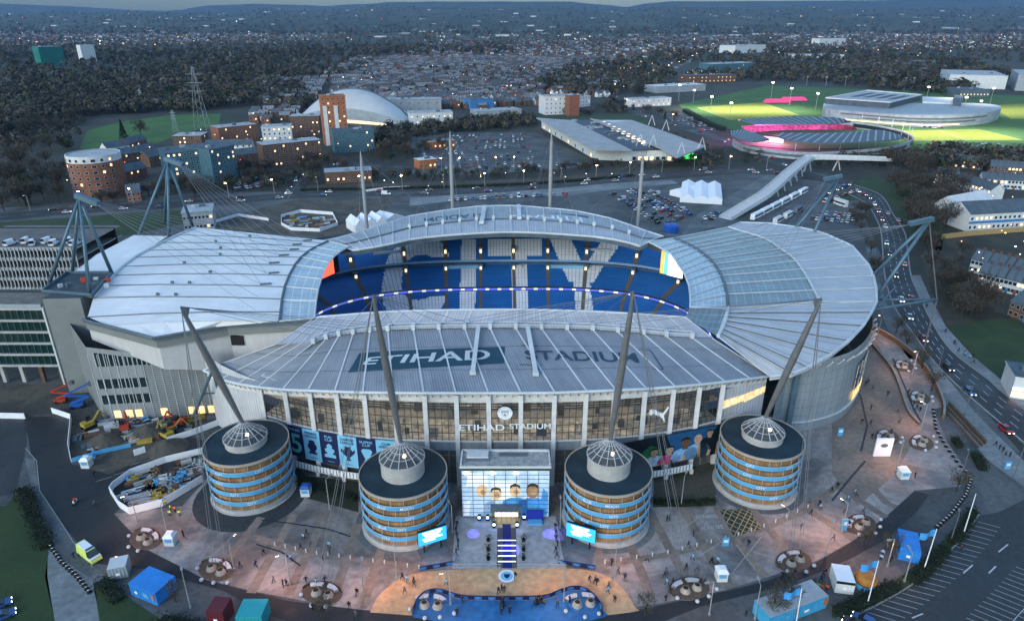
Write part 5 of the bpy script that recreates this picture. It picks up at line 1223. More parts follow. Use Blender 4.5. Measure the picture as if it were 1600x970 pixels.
# lamp posts
m_pole = mat('lamp_pole', (.36, .37, .38), .45, .05, metal=.3); m_lampw = mat('lamp_lens_warm', (1, .7, .4), emit=30, ecol=(1, .55, .25), var=0); m_lampo = mat('lamp_lens_off', (.6, .6, .58), .3, 0)
def lamp(px, py, h, rz, label, glow=0., col=(1, .47, .30), dark=False):
    p = at(px, py); t = thing('street_lamp', label, 'street lamp', p, 'street lamps round the stadium'); m = m_pole if not dark else m_mast
    w = MB(); w.tube(p, p + V((0, 0, h)), .13, .075, m, 8); w.box(p, (.35, .35, .5), m); w.build('pole', t)
    e = p + V((math.cos(rz), math.sin(rz), 0)) * 1.5 + V((0, 0, h + .25)); w = MB(); w.tube(p + V((0, 0, h - .05)), e, .06, .05, m, 6); w.build('arm', t)
    w = MB(); w.box(e - V((0, 0, .1)), (.9, .4, .16), m, rz); w.build('lamp_head', t); w = MB(); w.box(e - V((0, 0, .15)), (.7, .32, .05), m_lampw if glow else m_lampo, rz); w.build('lens', t)
    if glow:
        l = bpy.data.lights.new('lamp_glow', 'SPOT'); l.energy = glow; l.color = col; l.spot_size = R(150); l.spot_blend = .9; l.shadow_soft_size = .25
        o = bpy.data.objects.new('lamp_glow', l); COL.objects.link(o); o.location = e - V((0, 0, .3))
G = 1000.
LAMPS = [((262, 833), 7.5, 'by the white hoarding corner and the cluster of round seats', G), ((366, 890), 7.5, 'beside the seating ring under the first mast cables', G), ((298, 949), 8, 'beside the blue container on the ring road', 0), ((454, 913), 7.5, 'on the pink lit paving before the second ramp tower', G * 1.3),
 ((569, 931), 7.5, 'at the left tip of the tan fan zone', G), ((515, 795), 8, 'in front of the planting bed below the trophy banners', 0), ((707, 831), 7, 'left of the glass entrance', 0), ((704, 944), 8, 'over the left end of the blue fan zone', G * .6), ((875, 826), 7, 'right of the glass entrance', 0),
 ((1064, 790), 8, 'below the players banner', 0), ((881, 939), 8, 'over the right end of the blue fan zone', G * .9), ((1108, 960), 8, 'at the foot of the picture by the dark road curve', G * .4), ((1179, 967), 8, 'beside the long blue container with a grey roof', 0), ((1290, 868), 7.5, 'on the pink paving near the seat ring under the last mast cables', G * 1.2),
 ((1315, 831), 7.5, 'beside the seat ring and the pale blue sign', G), ((1386, 885), 7, 'next to the blue tent and its glowing stall', G * .7), ((1413, 908), 7, 'between the blue tent and the hedge', 0), ((1485, 846), 7, 'at the edge of the marked car park', 0), ((1438, 673), 8, 'among the round seats by the brown wall', G), ((1425, 585), 8, 'on the narrow path by the brown wall', G), ((1370, 530), 8, 'at the brown wall below the road', G),
 ((1400, 735), 7.5, 'near the white notice board', G), ((1462, 590), 9, 'on the pavement by the right hand road bend', 0), ((1507, 648), 9, 'on the pavement halfway along the road', 0), ((1584, 745), 9, 'on the pavement by the blue bin', 0), ((1499, 753), 8, 'beside the line of bollards', 0), ((1225, 838), 7, 'beside the last ramp tower', G * .5), ((215, 815), 7, 'on the dark road by the hoarding', G * .5), ((620, 905), 7, 'on the paving left of the fan zone', G * .9), ((960, 900), 7, 'on the paving right of the fan zone', G * .9)]
for k, ((x, y), h, w_, g) in enumerate(LAMPS): lamp(x, y, h, R([90, 60, 120, 200][k % 4]), ('lit street lamp ' if g else 'unlit street lamp ') + w_, g, dark=x > 1455)
# ------------------------------------------------------------------ seating rings
m_benchw = mat('bench_white', (.50, .51, .54), .6, .1); m_stone = mat('planter_stone', (.34, .30, .26), .8, .2, 1.5); m_timber = mat('ring_timber', (.10, .075, .055), .8, .3, 1.5)
def mk_bench():
    t = thing('curved_bench', 'x', 'bench', (0, 0, 0)); w = MB(); w.lathe((0, -3.2, 0), [(2.8, .15), (3.6, .15), (3.65, .42), (3.6, .55), (2.8, .55), (2.75, .42), (2.8, .15)], m_benchw, 12, R(68), R(112)); 
    w.build('seat', t)
    for a in (74, 106): k = MB(); k.box((3.2 * math.cos(R(a)), 3.2 * math.sin(R(a)) - 3.2, 0), (.5, .4, .16), m_ribd, R(a)); k.build('foot', t)
    return proto(t)
def mk_planter():
    t = thing('stone_planter', 'x', 'planter', (0, 0, 0)); w = MB(); w.lathe((0, 0, 0), [(1.0, 0), (1.0, .1), (.62, .9), (.55, .95), (.5, .88)], m_stone, 20); w.build('pot', t)
    w = MB(); w.lathe((0, 0, 0), [(.52, .86), (0.02, .9)], mat('planter_soil', (.03, .025, .015), .9, .2), 12); 
    for i in range(14): a = rnd.uniform(0, 6.28); r = rnd.uniform(0, .5); w.tube((r * math.cos(a), r * math.sin(a), 1.1), (r * 1.8 * math.cos(a), r * 1.8 * math.sin(a), rnd.uniform(1.4, 2.0)), .03, .01, mat('twig', (.06, .05, .03), .9, 0), 4, False)
    w.build('plant', t); return proto(t)
def mk_ball():
    w = MB(); w.lathe((0, 0, 0), [(.05, .01)] + [(.36 * math.sin(R(a)) + .04, .36 - .36 * math.cos(R(a))) for a in range(20, 171, 15)] + [(.01, .72)], m_benchw, 14); return proto(w.build('ball_seat', None, 'x', 'seat', smooth=True, origin=V((0, 0, 0))))
P_bench, P_plant, P_ball = mk_bench(), mk_planter(), mk_ball()
RINGS = [((227, 842), 'by the white hoarding corner', 1), ((338, 890), 'on the paving before the first tower', 1), ((503, 927), 'on the paving before the second tower', 1), ((672, 945), 'at the left end of the blue fan zone', 0), ((910, 943), 'at the right end of the blue fan zone', 0), ((1077, 920), 'on the paving before the third tower', 1), ((1240, 877), 'on the paving before the fourth tower', 1), ((1345, 820), 'beside the pale blue sign', 1), ((1386, 684), 'beside the white notice board', 1), ((1440, 692), 'by the bollard line near the bin', 1), ((1437, 622), 'on the narrow path under the brown wall', 1), ((1412, 572), 'at the far end of the narrow path', 1)]
for k, ((x, y), w_, base) in enumerate(RINGS):
    p = at(x, y); a = math.atan2(p.y - 150, p.x); rz = math.pi / 2 + (p.x / 100) * .8
    ux, uy = V((math.cos(rz - math.pi / 2), math.sin(rz - math.pi / 2), 0)), V((math.cos(rz), math.sin(rz), 0))
    if base:
        w = MB(); n = 24; pts = [p + ux * 4.1 * math.cos(2 * math.pi * i / n) + uy * 2.6 * math.sin(2 * math.pi * i / n) for i in range(n)]
        w.prism(pts, 0, .09, m_kerb, m_timber); w.wall(pts[2:13], .09, .45, .2, m_timber); w.build('seating_plinth', None, f'brown oval seating plinth {w_}', 'plinth', 'seating rings on the plaza')
    for i, (dx, dy, r) in enumerate(((-1.9, 1.5, .35), (1.5, 1.6, -.35))): clone(P_bench, p + ux * dx + uy * dy + V((0, 0, .09)), rz - math.pi / 2 + r, f'{("first", "second")[i]} white curved bench {w_}', 'curved benches of the seating rings')
    for i, (dx, dy) in enumerate(((-1.0, -.3), (1.5, -.2))): clone(P_plant, p + ux * dx + uy * dy + V((0, 0, .09)), rnd.random() * 6, f'{("first", "second")[i]} stone planter {w_}', 'stone planters of the seating rings')
    for i, (dx, dy) in enumerate(((-3.4, -1.6), (-.2, -3.3), (2.5, -2.8), (4.9, -1.6))[:3 + k % 2]): clone(P_ball, p + ux * dx + uy * dy, 0, f'{("first", "second", "third", "fourth")[i]} white ball seat {w_}', 'ball seats of the seating rings')
# bollards
w = MB(); w.lathe((0, 0, 0), [(.14, 0), (.14, .85), (.1, .95), (.01, .97)], m_rib, 8); P_bol = proto(w.build('bollard', None, 'x', 'bollard', origin=V((0, 0, 0))))
w = MB(); w.lathe((0, 0, 0), [(.5, 0), (.5, .15), (.22, .2), (.22, .95), (.02, 1.05)], m_black, 8); w.lathe((0, 0, 0), [(.24, .7), (.24, .85)], m_white, 8); P_bol2 = proto(w.build('bollard', None, 'x', 'bollard', origin=V((0, 0, 0))))
def bollards(pix, n, label, group, pr=None):
    for i, p in enumerate(resample([at(*q) for q in pix], n)): clone(pr or P_bol, p, 0, label.format(['first', 'second', 'third', 'fourth', 'fifth', 'sixth', 'seventh', 'eighth', 'ninth', 'tenth', 'eleventh', 'twelfth', 'thirteenth', 'fourteenth', 'fifteenth', 'sixteenth', 'seventeenth', 'eighteenth', 'nineteenth', 'twentieth'][i % 20]), group)
bollards([(430, 852), (485, 864), (565, 875), (655, 888)], 14, 'pale bollard, {} along the tan band between the left towers and fan zone', 'bollards on the left paving band')
bollards([(945, 880), (1040, 865), (1135, 842), (1200, 821), (1262, 793)], 16, 'pale bollard, {} along the tan band from the right screen outwards', 'bollards on the right paving band')
bollards([(80, 855), (98, 880), (120, 900), (140, 925)], 16, 'squat black bollard with white band, {} along the left pavement edge', 'black bollards on the left pavement', P_bol2)
bollards([(1458, 640), (1462, 670), (1474, 692), (1495, 722), (1515, 746)], 16, 'squat black bollard with white band, {} below the road wall', 'black bollards under the road', P_bol2)
bollards([(1516, 752), (1508, 775), (1484, 806), (1464, 824)], 18, 'squat black bollard with white band, {} beside the car park hedge', 'black bollards by the car park', P_bol2)
# brown retaining walls on the right
for pix, h, lab in (([(1360, 513), (1396, 533), (1432, 562), (1458, 598), (1473, 634), (1473, 655)], 1.6, 'tall curving brown wall between the path and the road'), ([(1362, 539), (1393, 577), (1406, 608), (1419, 644), (1436, 664)], .9, 'low curving brown wall along the inner side of the path')):
    w = MB(); w.wall(smooth_poly([at(*p) for p in pix], 24), 0, h, .6, mat('wall_brown', (.16, .10, .06), .9, .3, .8), m_kerb); w.build('curved_brick_wall', None, lab, 'wall')
for k, (a, b) in enumerate((((1474, 640), (1528, 700)), ((1478, 636), (1534, 697)), ((1482, 632), (1540, 694)))):
    w = MB(); w.wall([at(*a), at(*b)], 0, .5 + .3 * k, .4, m_timber); w.build('terrace_wall', None, f'{["lowest", "middle", "highest"][k]} of three brown terrace walls below the road pavement', 'wall')
# screens
m_scrb = mat('screen_blue', (.03, .25, .6), emit=1.0, ecol=(.02, .28, .85), var=.1, lit=True); m_scrt = mat('screen_text', (.9, .95, 1), emit=2.4, ecol=(.85, .95, 1), var=0)
for k, (q, ps, lab) in enumerate((([(655, 851), (699, 840)], [(664, 864), (690, 856)], 'bright blue advertising screen on two posts before the second ramp tower'), ([(885, 837), (928, 848)], [(893, 851), (920, 859)], 'bright blue advertising screen on two posts before the third ramp tower'))):
    a, b = at(*ps[0]), at(*ps[1]); d = (b - a).normalized(); a_, b_ = a - d * 1.2, b + d * 1.2; n = V((d.y, -d.x, 0)); z0, z1 = 2.0, 5.6
    t = thing('advertising_screen', lab, 'screen', (a + b) / 2, 'advertising screens on the forecourt')
    for p in (a, b): w = MB(); w.box(p + n * -.3, (.3, .3, 2.6), m_black); w.build('post', t)
    w = MB(); w.prism([a_, b_, b_ - n * .5, a_ - n * .5], z0, z1, m_black); w.build('housing', t)
    w = MB(); o = n * .02; w.face([a_ + o + V((0, 0, z0 + .1)), b_ + o + V((0, 0, z0 + .1)), b_ + o + V((0, 0, z1 - .1)), a_ + o + V((0, 0, z1 - .1))], m_scrb)
    L_w = (b_ - a_).length
    for r in range(5):
        x = L_w * (.16 + .05 * (r % 3)); x1 = L_w * (.86 - .07 * ((r + k) % 3)) * (.75 if r == 4 else 1); z = z1 - .75 - .5 * r
        for i in range(9): 
            p0, p1 = a_ + d * lerp(x, x1, i / 9), a_ + d * (lerp(x, x1, (i + .78) / 9)); o = n * .04; w.face([p0 + o + V((0, 0, z)), p1 + o + V((0, 0, z)), p1 + o + V((0, 0, z + .34)), p0 + o + V((0, 0, z + .34))], m_scrt)
    w.build('display', t)
    c_ = (a + b) / 2; w = MB(); w.prism([a_ + n * 1.2, b_ + n * 1.2, b_ - n * 1.6, a_ - n * 1.6], 0, .12, m_ribd); w.build('base', t)
# fan zone boards
m_board = mat('board_navy', (.01, .02, .07), .5, .1); m_boardb = mat('board_crest', (.05, .18, .45), .5, .1)
def boards(pix, n, where, h=1.0):
    P = resample(smooth_poly([at(*p) for p in pix], 40), n + 1)
    for i, (a, b) in enumerate(zip(P, P[1:])):
        w = MB(); w.wall([a, a.lerp(b, .96)], 0, h, .12, m_board); m_ = a.lerp(b, .48)
        d = (b - a).normalized(); nn = V((-d.y, d.x, 0)); nn = -nn if nn.y > 0 else nn
        if i % 2 == 0: w.face([m_ + nn * .08 + d * .7 * math.cos(2 * math.pi * k / 14) + V((0, 0, h / 2 + .38 * math.sin(2 * math.pi * k / 14))) for k in range(14)], m_boardb)
        w.build('advert_board', None, f'{"crested" if i % 2 == 0 else "plain"} navy barrier board {where}', 'barrier', f'navy barrier boards {where}')
boards([(645, 962), (649, 945), (660, 931), (675, 925), (692, 926), (722, 935), (774, 937), (800, 937), (852, 935), (872, 927), (893, 921), (912, 922), (930, 935), (940, 951), (941, 962)], 34, 'edging the blue fan zone')
boards([(656, 891), (708, 882)], 5, 'left of the forecourt barrier'); boards([(872, 880), (930, 889)], 5, 'right of the forecourt barrier')
p = at(792, 900); w = MB(); n = 32; w.prism([(p.x + 1.7 * math.cos(2 * math.pi * i / n), p.y + 1.7 * math.sin(2 * math.pi * i / n)) for i in range(n)], .045, .12, m_black, m_white); w.prism([(p.x + 1.2 * math.cos(2 * math.pi * i / n), p.y + 1.2 * math.sin(2 * math.pi * i / n)) for i in range(n)], .12, .125, m_sky); w.prism([(p.x - .6, p.y + .5), (p.x + .6, p.y + .5), (p.x + .5, p.y - .2), (p.x, p.y - .7), (p.x - .5, p.y - .2)], .125, .14, m_navy); w.build('crest_podium', None, 'round white crest disc on the tan fan zone', 'podium')
# crowd barriers along the forecourt
m_bar_s = mat('barrier_steel', (.45, .47, .5), .4, 0, metal=.5)
def mkbar():
    t = thing('crowd_barrier', 'x', 'barrier', (0, 0, 0)); w = MB()
    for z in (.2, 1.1): w.tube((-1.1, 0, z), (1.1, 0, z), .035, .035, m_bar_s, 5)
    for i in range(9): w.tube((-1.1 + 2.2 * i / 8, 0, .2), (-1.1 + 2.2 * i / 8, 0, 1.1), .025, .025, m_bar_s, 4)
    w.build('rail', t)
    for x in (-.8, .8): k = MB(); k.beam((x, -.3, .05), (x, .3, .05), .06, .06, m_bar_s); k.build('foot', t)
    return proto(t)
P_bar = mkbar(); X = resample([at(708, 887.5), at(884, 887.5)], 13)
for i, p in enumerate(X[:-1]):
    if i in (5, 6): continue
    clone(P_bar, p.lerp(X[i + 1], .5), 0, 'steel crowd barrier in the row between forecourt and tan fan zone', 'crowd barriers of the forecourt row')
for i, y in enumerate((826, 836, 848, 860, 873)):
    clone(P_bar, at(711, y), R(90), 'steel crowd barrier in the row left of the glass entrance', 'crowd barriers left of the forecourt'); clone(P_bar, at(871 + i * 1.5, y), R(90), 'steel crowd barrier in the row right of the glass entrance', 'crowd barriers right of the forecourt')
# show lights by the porch
m_bl = mat('show_blue', (.1, .15, 1), emit=12, ecol=(.2, .35, 1), var=0)
for k, (x, y, lab) in enumerate(((749, 812, 'blue show light on the left of the glass front'), (762, 812, 'bright show light beside the porch'), (772, 823, 'show light at the head of the carpet'), (808, 823, 'show light at the other side of the carpet head'), (819, 811, 'bright show light right of the porch'))):
    p = at(x, y); t = thing('show_light', lab, 'light', p, 'blue show lights by the porch'); w = MB(); w.box(p, (.7, .7, 1.3), m_black); w.build('housing', t); w = MB(); w.box(p + V((0, -.36, .7)), (.5, .06, .5), m_bl); w.build('lens', t)
for (x, y, e, sz) in ((740, 833, 2600, 22), (858, 833, 2200, 24), (797, 858, 3200, 32), (872, 832, 1500, 34)):
    l = bpy.data.lights.new('show_spot', 'SPOT'); l.energy = e; l.color = (.16, .14, 1); l.spot_size = R(sz); l.spot_blend = .25; o = bpy.data.objects.new('show_spot', l); COL.objects.link(o); o.location = at(x, y) + V((0, 2.5, 7)); o.rotation_euler = (R(-20), 0, 0)
t = thing('photo_stage', 'royal blue backdrop stage at the foot of the glass front', 'stage', at(836, 812)); p = at(836, 812); w = MB(); w.box(p, (3.6, .4, 2.6), mat('stage_blue', (.015, .03, .30), .6, .1)); w.build('backdrop', t); w = MB(); w.box(p + V((0, -1, 0)), (3, 1.4, .5), m_cyan); w.build('platform', t)
for k, (x, y) in enumerate(((763, 845), (763, 860), (763, 874), (818, 845), (818, 860), (818, 874))):
    p = at(x, y); t = thing('potted_shrub', f'dark potted shrub, {("nearest the porch", "middle", "nearest the fan zone")[k % 3]} of the row {"left" if k < 3 else "right"} of the carpet', 'plant', p, 'potted shrubs beside the carpet'); w = MB(); w.lathe(p, [(.32, 0), (.42, .6), (.36, .6)], m_black, 10); w.build('pot', t)
    w = MB()
    for i in range(60): v_ = V((rnd.gauss(0, .3), rnd.gauss(0, .3), rnd.uniform(.6, 1.8))); d_ = V((rnd.gauss(0, 1), rnd.gauss(0, 1), rnd.gauss(0, 1))).normalized() * .18; s_ = d_.cross(V((.3, .5, .8))); w.face([p + v_ - d_, p + v_ + s_, p + v_ + d_, p + v_ - s_], mat('shrub_leaf', (.02, .04, .015), .8, .2))
    w.build('foliage', t)
# ------------------------------------------------------------------ people
PE = [(149, 791, 'grey coat', 'on the dark ring road'), (287, 838, 'black coat', 'beside the small white kiosk'), (54, 777, 'dark coat', 'on the left pavement'), (116, 872, 'dark coat', 'by the ambulance'), (443, 916, 'dark coat', 'with another beside the lamp on pink paving'), (448, 914, 'navy jacket', 'beside the lamp on pink paving'), (508, 910, 'dark coat', 'behind the seats before the second tower'), (558, 929, 'black coat', 'alone left of the fan zone'),
 (489, 952, 'dark coat', 'at the edge of the dark road'), (546, 950, 'black coat', 'at the road edge left of the fan zone'), (556, 964, 'grey coat', 'on the road left of the fan zone'), (779, 927, 'dark coat', 'on the tan fan zone, left of a pair'), (784, 922, 'black coat', 'in a pair on the tan fan zone'), (788, 925, 'navy jacket', 'in a pair at the middle of the tan fan zone'), (723, 941, 'navy jacket', 'on the left of the blue fan zone'), (714, 960, 'dark coat', 'at the lower left of the blue fan zone'), (805, 903, 'black coat', 'beside the round crest disc'),
 (871, 945, 'grey coat', 'right on the blue fan zone'), (890, 941, 'dark coat', 'by the planters of the blue fan zone'), (1042, 814, 'black coat', 'in a pair below the players banner'), (1046, 813, 'dark coat', 'close beside another below the players banner'), (1083, 837, 'navy jacket', 'near the white painted words'), (1169, 852, 'black coat', 'alone near the hatched paving'), (1072, 890, 'dark coat', 'by the right paving band'), (1051, 912, 'black coat', 'left of the seats before the third tower'), (1040, 938, 'dark coat', 'on the edge of the dark curve'), (1107, 946, 'black coat', 'below the seats before the third tower'), (1165, 962, 'dark coat', 'at the roadside near the long container'), (1251, 827, 'dark coat', 'on the paving right of the fourth tower'), (1308, 762, 'black coat', 'on the tan band by the fourth tower'), (1429, 746, 'black coat', 'near the small white kiosk on the right'), (1326, 822, 'dark coat', 'beside the pale blue sign'), (1318, 890, 'black coat', 'behind the white food kiosk'), (1241, 898, 'dark coat', 'below the seats before the fourth tower'),
 (1500, 862, 'dark coat', 'in the marked car park'), (1391, 878, 'black coat', 'under the lamp by the blue tent'), (1419, 615, 'black coat', 'on the path under the brown wall'), (1360, 640, 'dark coat', 'by the pale curved wall'), (1427, 634, 'dark coat', 'near the low brown wall'), (1437, 643, 'black coat', 'at the bend of the low brown wall'), (1432, 640, 'navy jacket', 'between two others by the low brown wall'), (1503, 696, 'grey coat', 'under the road bank'), (1496, 690, 'dark coat', 'beside a shrub under the road bank'),
 (1555, 697, 'dark coat', 'first of a file along the road pavement'), (1561, 702, 'navy jacket', 'second of a file along the road pavement'), (1566, 706, 'black coat', 'third of a file along the road pavement'), (1571, 711, 'grey coat', 'fourth of a file along the road pavement'), (1577, 714, 'dark coat', 'last of a file along the road pavement'),
 (258, 789, 'yellow hi-vis jacket', 'apart from the others by the hoarding'), (267, 798, 'yellow hi-vis jacket', 'mid group by the hoarding'), (266, 806, 'yellow hi-vis jacket', 'nearest the plaza by the hoarding'), (274, 800, 'orange hi-vis jacket', 'among the group by the hoarding'), (281, 806, 'yellow hi-vis jacket', 'at the tower end of that group'), (1277, 920, 'yellow hi-vis jacket', 'between the long container and the food kiosk'), (1283, 923, 'orange hi-vis jacket', 'in the middle between container and kiosk'), (1291, 923, 'orange hi-vis jacket', 'nearest the white food kiosk'), (209, 690, 'orange hi-vis jacket', 'on the building site'), (198, 688, 'yellow hi-vis jacket', 'on the building site by the digger'), (148, 745, 'dark coat', 'on the road before the site'), (1222, 902, 'dark coat', 'by the tan band near the road curve'), (1440, 478, 'black coat', 'on the road pavement beside the outrigger'), (1447, 481, 'dark coat', 'with another on the road pavement'), (1520, 560, 'dark coat', 'at the edge of the lawn'), (960, 940, 'dark coat', 'at the right tip of the fan zone')]
for x, y, c_, w_ in PE: person(x, y, c_, w_)
for k in range(9): person(785 + rnd.uniform(-5, 12), 942 + k * 2.2, ['black coat', 'navy jacket', 'dark coat'][k % 3], 'in the small crowd at the blue fan zone centre', group='crowd at the centre of the blue fan zone')
for k in range(10): person(835 + 1.6 * k, 943 + rnd.uniform(-2, 2), ['grey coat', 'navy jacket', 'dark coat'][k % 3], 'in the line along the fan zone boards', group='line of people along the fan zone boards')
for k in range(6): person(714 + rnd.uniform(-2, 2), 822 + 9 * k, ['black coat', 'dark coat', 'navy jacket'][k % 3], 'outside the barrier left of the glass entrance', group='people by the left barrier row')
for k in range(6): person(868 + rnd.uniform(-1, 3), 826 + 9 * k, ['black coat', 'dark coat', 'navy jacket'][k % 3], 'outside the barrier right of the glass entrance', group='people by the right barrier row')

ZN = [([(410, 815), (540, 850), (520, 930), (360, 900)], 14, 'on the banded paving between the first two towers'), ([(940, 870), (1080, 850), (1180, 880), (1050, 930), (960, 900)], 14, 'on the banded paving before the third tower'), ([(1220, 810), (1330, 750), (1400, 770), (1300, 850)], 12, 'on the open paving right of the fourth tower'), ([(1350, 560), (1400, 600), (1420, 680), (1340, 700)], 10, 'along the path beside the curved wall'), ([(1200, 925), (1330, 880), (1400, 850), (1410, 860), (1330, 900)], 8, 'on the road curve near the stalls'), ([(600, 905), (720, 895), (720, 925), (620, 940)], 6, 'on the left of the tan fan zone'), ([(880, 892), (960, 915), (960, 935), (890, 912)], 6, 'at the right of the tan fan zone'), ([(1450, 480), (1480, 520), (1540, 585), (1500, 560)], 8, 'on the pavement across the road')]
for poly, n, w_ in ZN:
    while n > 0:
        x, y = rnd.uniform(min(q[0] for q in poly), max(q[0] for q in poly)), rnd.uniform(min(q[1] for q in poly), max(q[1] for q in poly))
        if inpoly(x, y, poly): c_ = rnd.choice(['black coat', 'dark coat', 'navy jacket', 'grey coat', 'pale blue jacket']); person(x, y, c_, w_, 'walk', None, f'people walking {w_}'); n -= 1
# ------------------------------------------------------------------ buildings
m_brick = mat('brick_red', (.23, .10, .065), .9, .25, .4); m_brickd = mat('brick_brown', (.13, .075, .055), .9, .25, .4); m_teal = mat('cladding_teal', (.055, .13, .17), .6, .2, .3); m_slate = mat('slate_roof', (.075, .10, .125), .8, .25, .3); m_render = mat('render_white', (.60, .61, .62), .8, .12, .4); m_flat = mat('flat_roof_pale', (.36, .38, .40), .85, .25, .2); m_shed = mat('shed_sheet', (.30, .33, .36), .6, .15, .2); m_orange = mat('brick_orange', (.36, .13, .06), .85, .2, .4); m_bluew = mat('wall_blue', (.05, .19, .42), .7, .15, .4)
m_wd = mat('pane_dark', (.02, .03, .04), .15, .2, .3, spec=.7); m_wl = mat('pane_lit', (.9, .65, .35), emit=.75, ecol=(1, .68, .34), var=.0)
def unit(m):
    w = MB(); w.box((0, -.03, 0), (1, .06, 1), m_rib); w.face([(-.44, -.065, .06), (.44, -.065, .06), (.44, -.065, .94), (-.44, -.065, .94)], m)
    o = w.build('window', origin=V((0, 0, 0))); me = o.data; bpy.data.objects.remove(o); return me
WIND, WINL = unit(m_wd), unit(m_wl)
def windows(root, A, d, L, z0, fh, fl, nw, lit=.12, ww=1.3, wh=1.5, face_n=None):
    a = math.atan2(d.y, d.x)
    for j in range(fl):
        for i in range(nw):
            p = A + d * (L * (i + .5) / nw); o = bpy.data.objects.new('window', WINL if rnd.random() < lit else WIND); COL.objects.link(o); o.parent = root
            o.location = V((p.x, p.y, z0 + j * fh)) - wloc(root); o.rotation_euler = (0, 0, a); o.scale = (ww, 1, wh)
def block(name, label, cat, pa, pb, ytop, depth, wm, rm=None, fl=0, nw=0, sw=0, lit=.12, style='flat', h=None, group=None, ww=1.4, wh=1.5, side=None):
    A, B = at(*pa), at(*pb); d = B - A; L = d.length; d.normalize(); n = V((-d.y, d.x, 0))
    h = h or hat(pa[0], ytop, A.y); C_0, D_0 = A + n * depth, B + n * depth; t = thing(name, label, cat, (A + D_0) / 2, group)
    w = MB(); w.prism([A, B, D_0, C_0], 0, h, wm); 
    if style == 'gable':
        e = min(depth * .42, 4.5); M1, M2 = (A + C_0) / 2 + V((0, 0, h + e)), (B + D_0) / 2 + V((0, 0, h + e)); Z = V((0, 0, h))
        w.face([A + Z, M1, C_0 + Z], wm); w.face([B + Z, D_0 + Z, M2], wm)
    w.build('wall', t); w = MB()
    if style == 'gable':
        o = n * .4; Z = V((0, 0, h - .15)); k = V((0, 0, .25)); e1 = d * .3
        w.raw([A - o - e1 + Z, B - o + e1 + Z, M2 + e1 + k, M1 - e1 + k, C_0 + o - e1 + Z, D_0 + o + e1 + Z], ((0, 1, 2, 3), (3, 2, 5, 4)), rm or m_slate)
    elif style == 'arch':
        R0 = []; 
        for i in range(9): s = i / 8; R0.append((A.lerp(C_0, s) + V((0, 0, h + math.sin(s * math.pi) * depth * .13)), B.lerp(D_0, s) + V((0, 0, h + math.sin(s * math.pi) * depth * .13))))
        w.grid([[p for p, q in R0][::-1], [q for p, q in R0][::-1]], rm or m_shed)
    else:
        w.prism([A - n * .3 - d * .3, B - n * .3 + d * .3, D_0 + n * .3 + d * .3, C_0 + n * .3 - d * .3], h, h + .5, wm, rm or m_flat)
        for i in range(2 + int(L / 25)): p = A.lerp(B, rnd.uniform(.15, .85)) + n * depth * rnd.uniform(.3, .7); w.box((p.x, p.y, h + .5), (rnd.uniform(2, 4), 2, rnd.uniform(1, 2)), [m_ribd, m_flat, m_shed][i % 3], math.atan2(d.y, d.x))
    w.build('roof', t)
    fh = h / max(fl, 1)
    if nw: windows(t, A, d, L, fh * .3, fh, fl, nw, lit, ww, min(wh, fh * .6))
    if sw:
        if (A.x + B.x) > 0: windows(t, C_0, -n, depth, fh * .3, fh, fl, sw, lit, ww, min(wh, fh * .6))
        else: windows(t, B, n, depth, fh * .3, fh, fl, sw, lit, ww, min(wh, fh * .6))
    return t, A, B, n, h
# multi storey car park
A, B = at(-60, 452), at(134, 450); hM = hat(60, 390, A.y); t = thing('parking_garage', 'long four level parking garage with pale open lattice front behind the platform', 'parking garage', ((A.x + B.x) / 2, A.y + 18, 0))
for k in range(5):
    w = MB(); z = hM * k / 4; w.box(((A.x + B.x) / 2, A.y + 17, z - .5 if k else 0), (B.x - A.x, 34, .5), m_conc, 0, 1, mat('deck_grey', (.14, .13, .125), .9, .25, .15)); w.box(((A.x + B.x) / 2, A.y - .1, z), (B.x - A.x, .3, 1.0), m_shed); w.build('floor_slab', t)
for k in range(34):
    w = MB(); x = lerp(A.x, B.x, k / 33); w.beam((x, A.y - .35, .2), (x + .9, A.y - .35, hM + .9), .35, .3, m_flat); w.build('facade_fin', t)
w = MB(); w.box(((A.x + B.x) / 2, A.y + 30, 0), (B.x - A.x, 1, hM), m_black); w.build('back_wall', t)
# hotel under construction
A, B = at(-90, 602), at(101, 600); A.y = B.y = (A.y + B.y) / 2; hH = 24.; t = thing('unfinished_building', 'unfinished block of open dark glazed floors beside the tall grey end wall', 'building', ((A.x + B.x) / 2, A.y + 6, 0)); L = B.x - A.x
for k in range(6):
    w = MB(); z = 6 + k * 3.6; w.box(((A.x + B.x) / 2, A.y + 6, z), (L, 12, .6), m_conc, 0, 1, mat('roof_ballast', (.17, .15, .13), .9, .3, .4) if k == 5 else None); w.build('floor_slab', t)
    if k < 5:
        w = MB(); w.box(((A.x + B.x) / 2, A.y + .6, z + .6), (L - .6, .1, 3.0), glassmat('site_glass', (.01, .05, .045), .1, .45)); 
        for i in range(20): x = lerp(A.x, B.x, i / 19); w.box((x, A.y + .4, z + .6), (.12, .2, 3.0), m_ribd)
        for i in range(7): w.box((lerp(A.x, B.x, rnd.random()), A.y + 3 + 7 * rnd.random(), z + .6), (.5, .5, 3.0), [m_yel, m_conc, m_brickd][i % 3])
        if k > 1:
            for i in range(5): w.box((lerp(A.x, B.x, rnd.random()), A.y + 3 + 6 * rnd.random(), z + 3.2), (.8, .3, .15), m_warm2)
        w.box(((A.x + B.x) / 2, A.y + 11, z + .6), (L, .3, 3.0), mat('site_core', (.05, .06, .055), .9, .4, .3)); w.build('glazing', t)
for i in range(7): w = MB(); w.box((lerp(A.x, B.x - 1, i / 6), A.y + 2, 0), (1, 1, 6), m_brickd if i > 4 else m_conc); w.build('column', t)
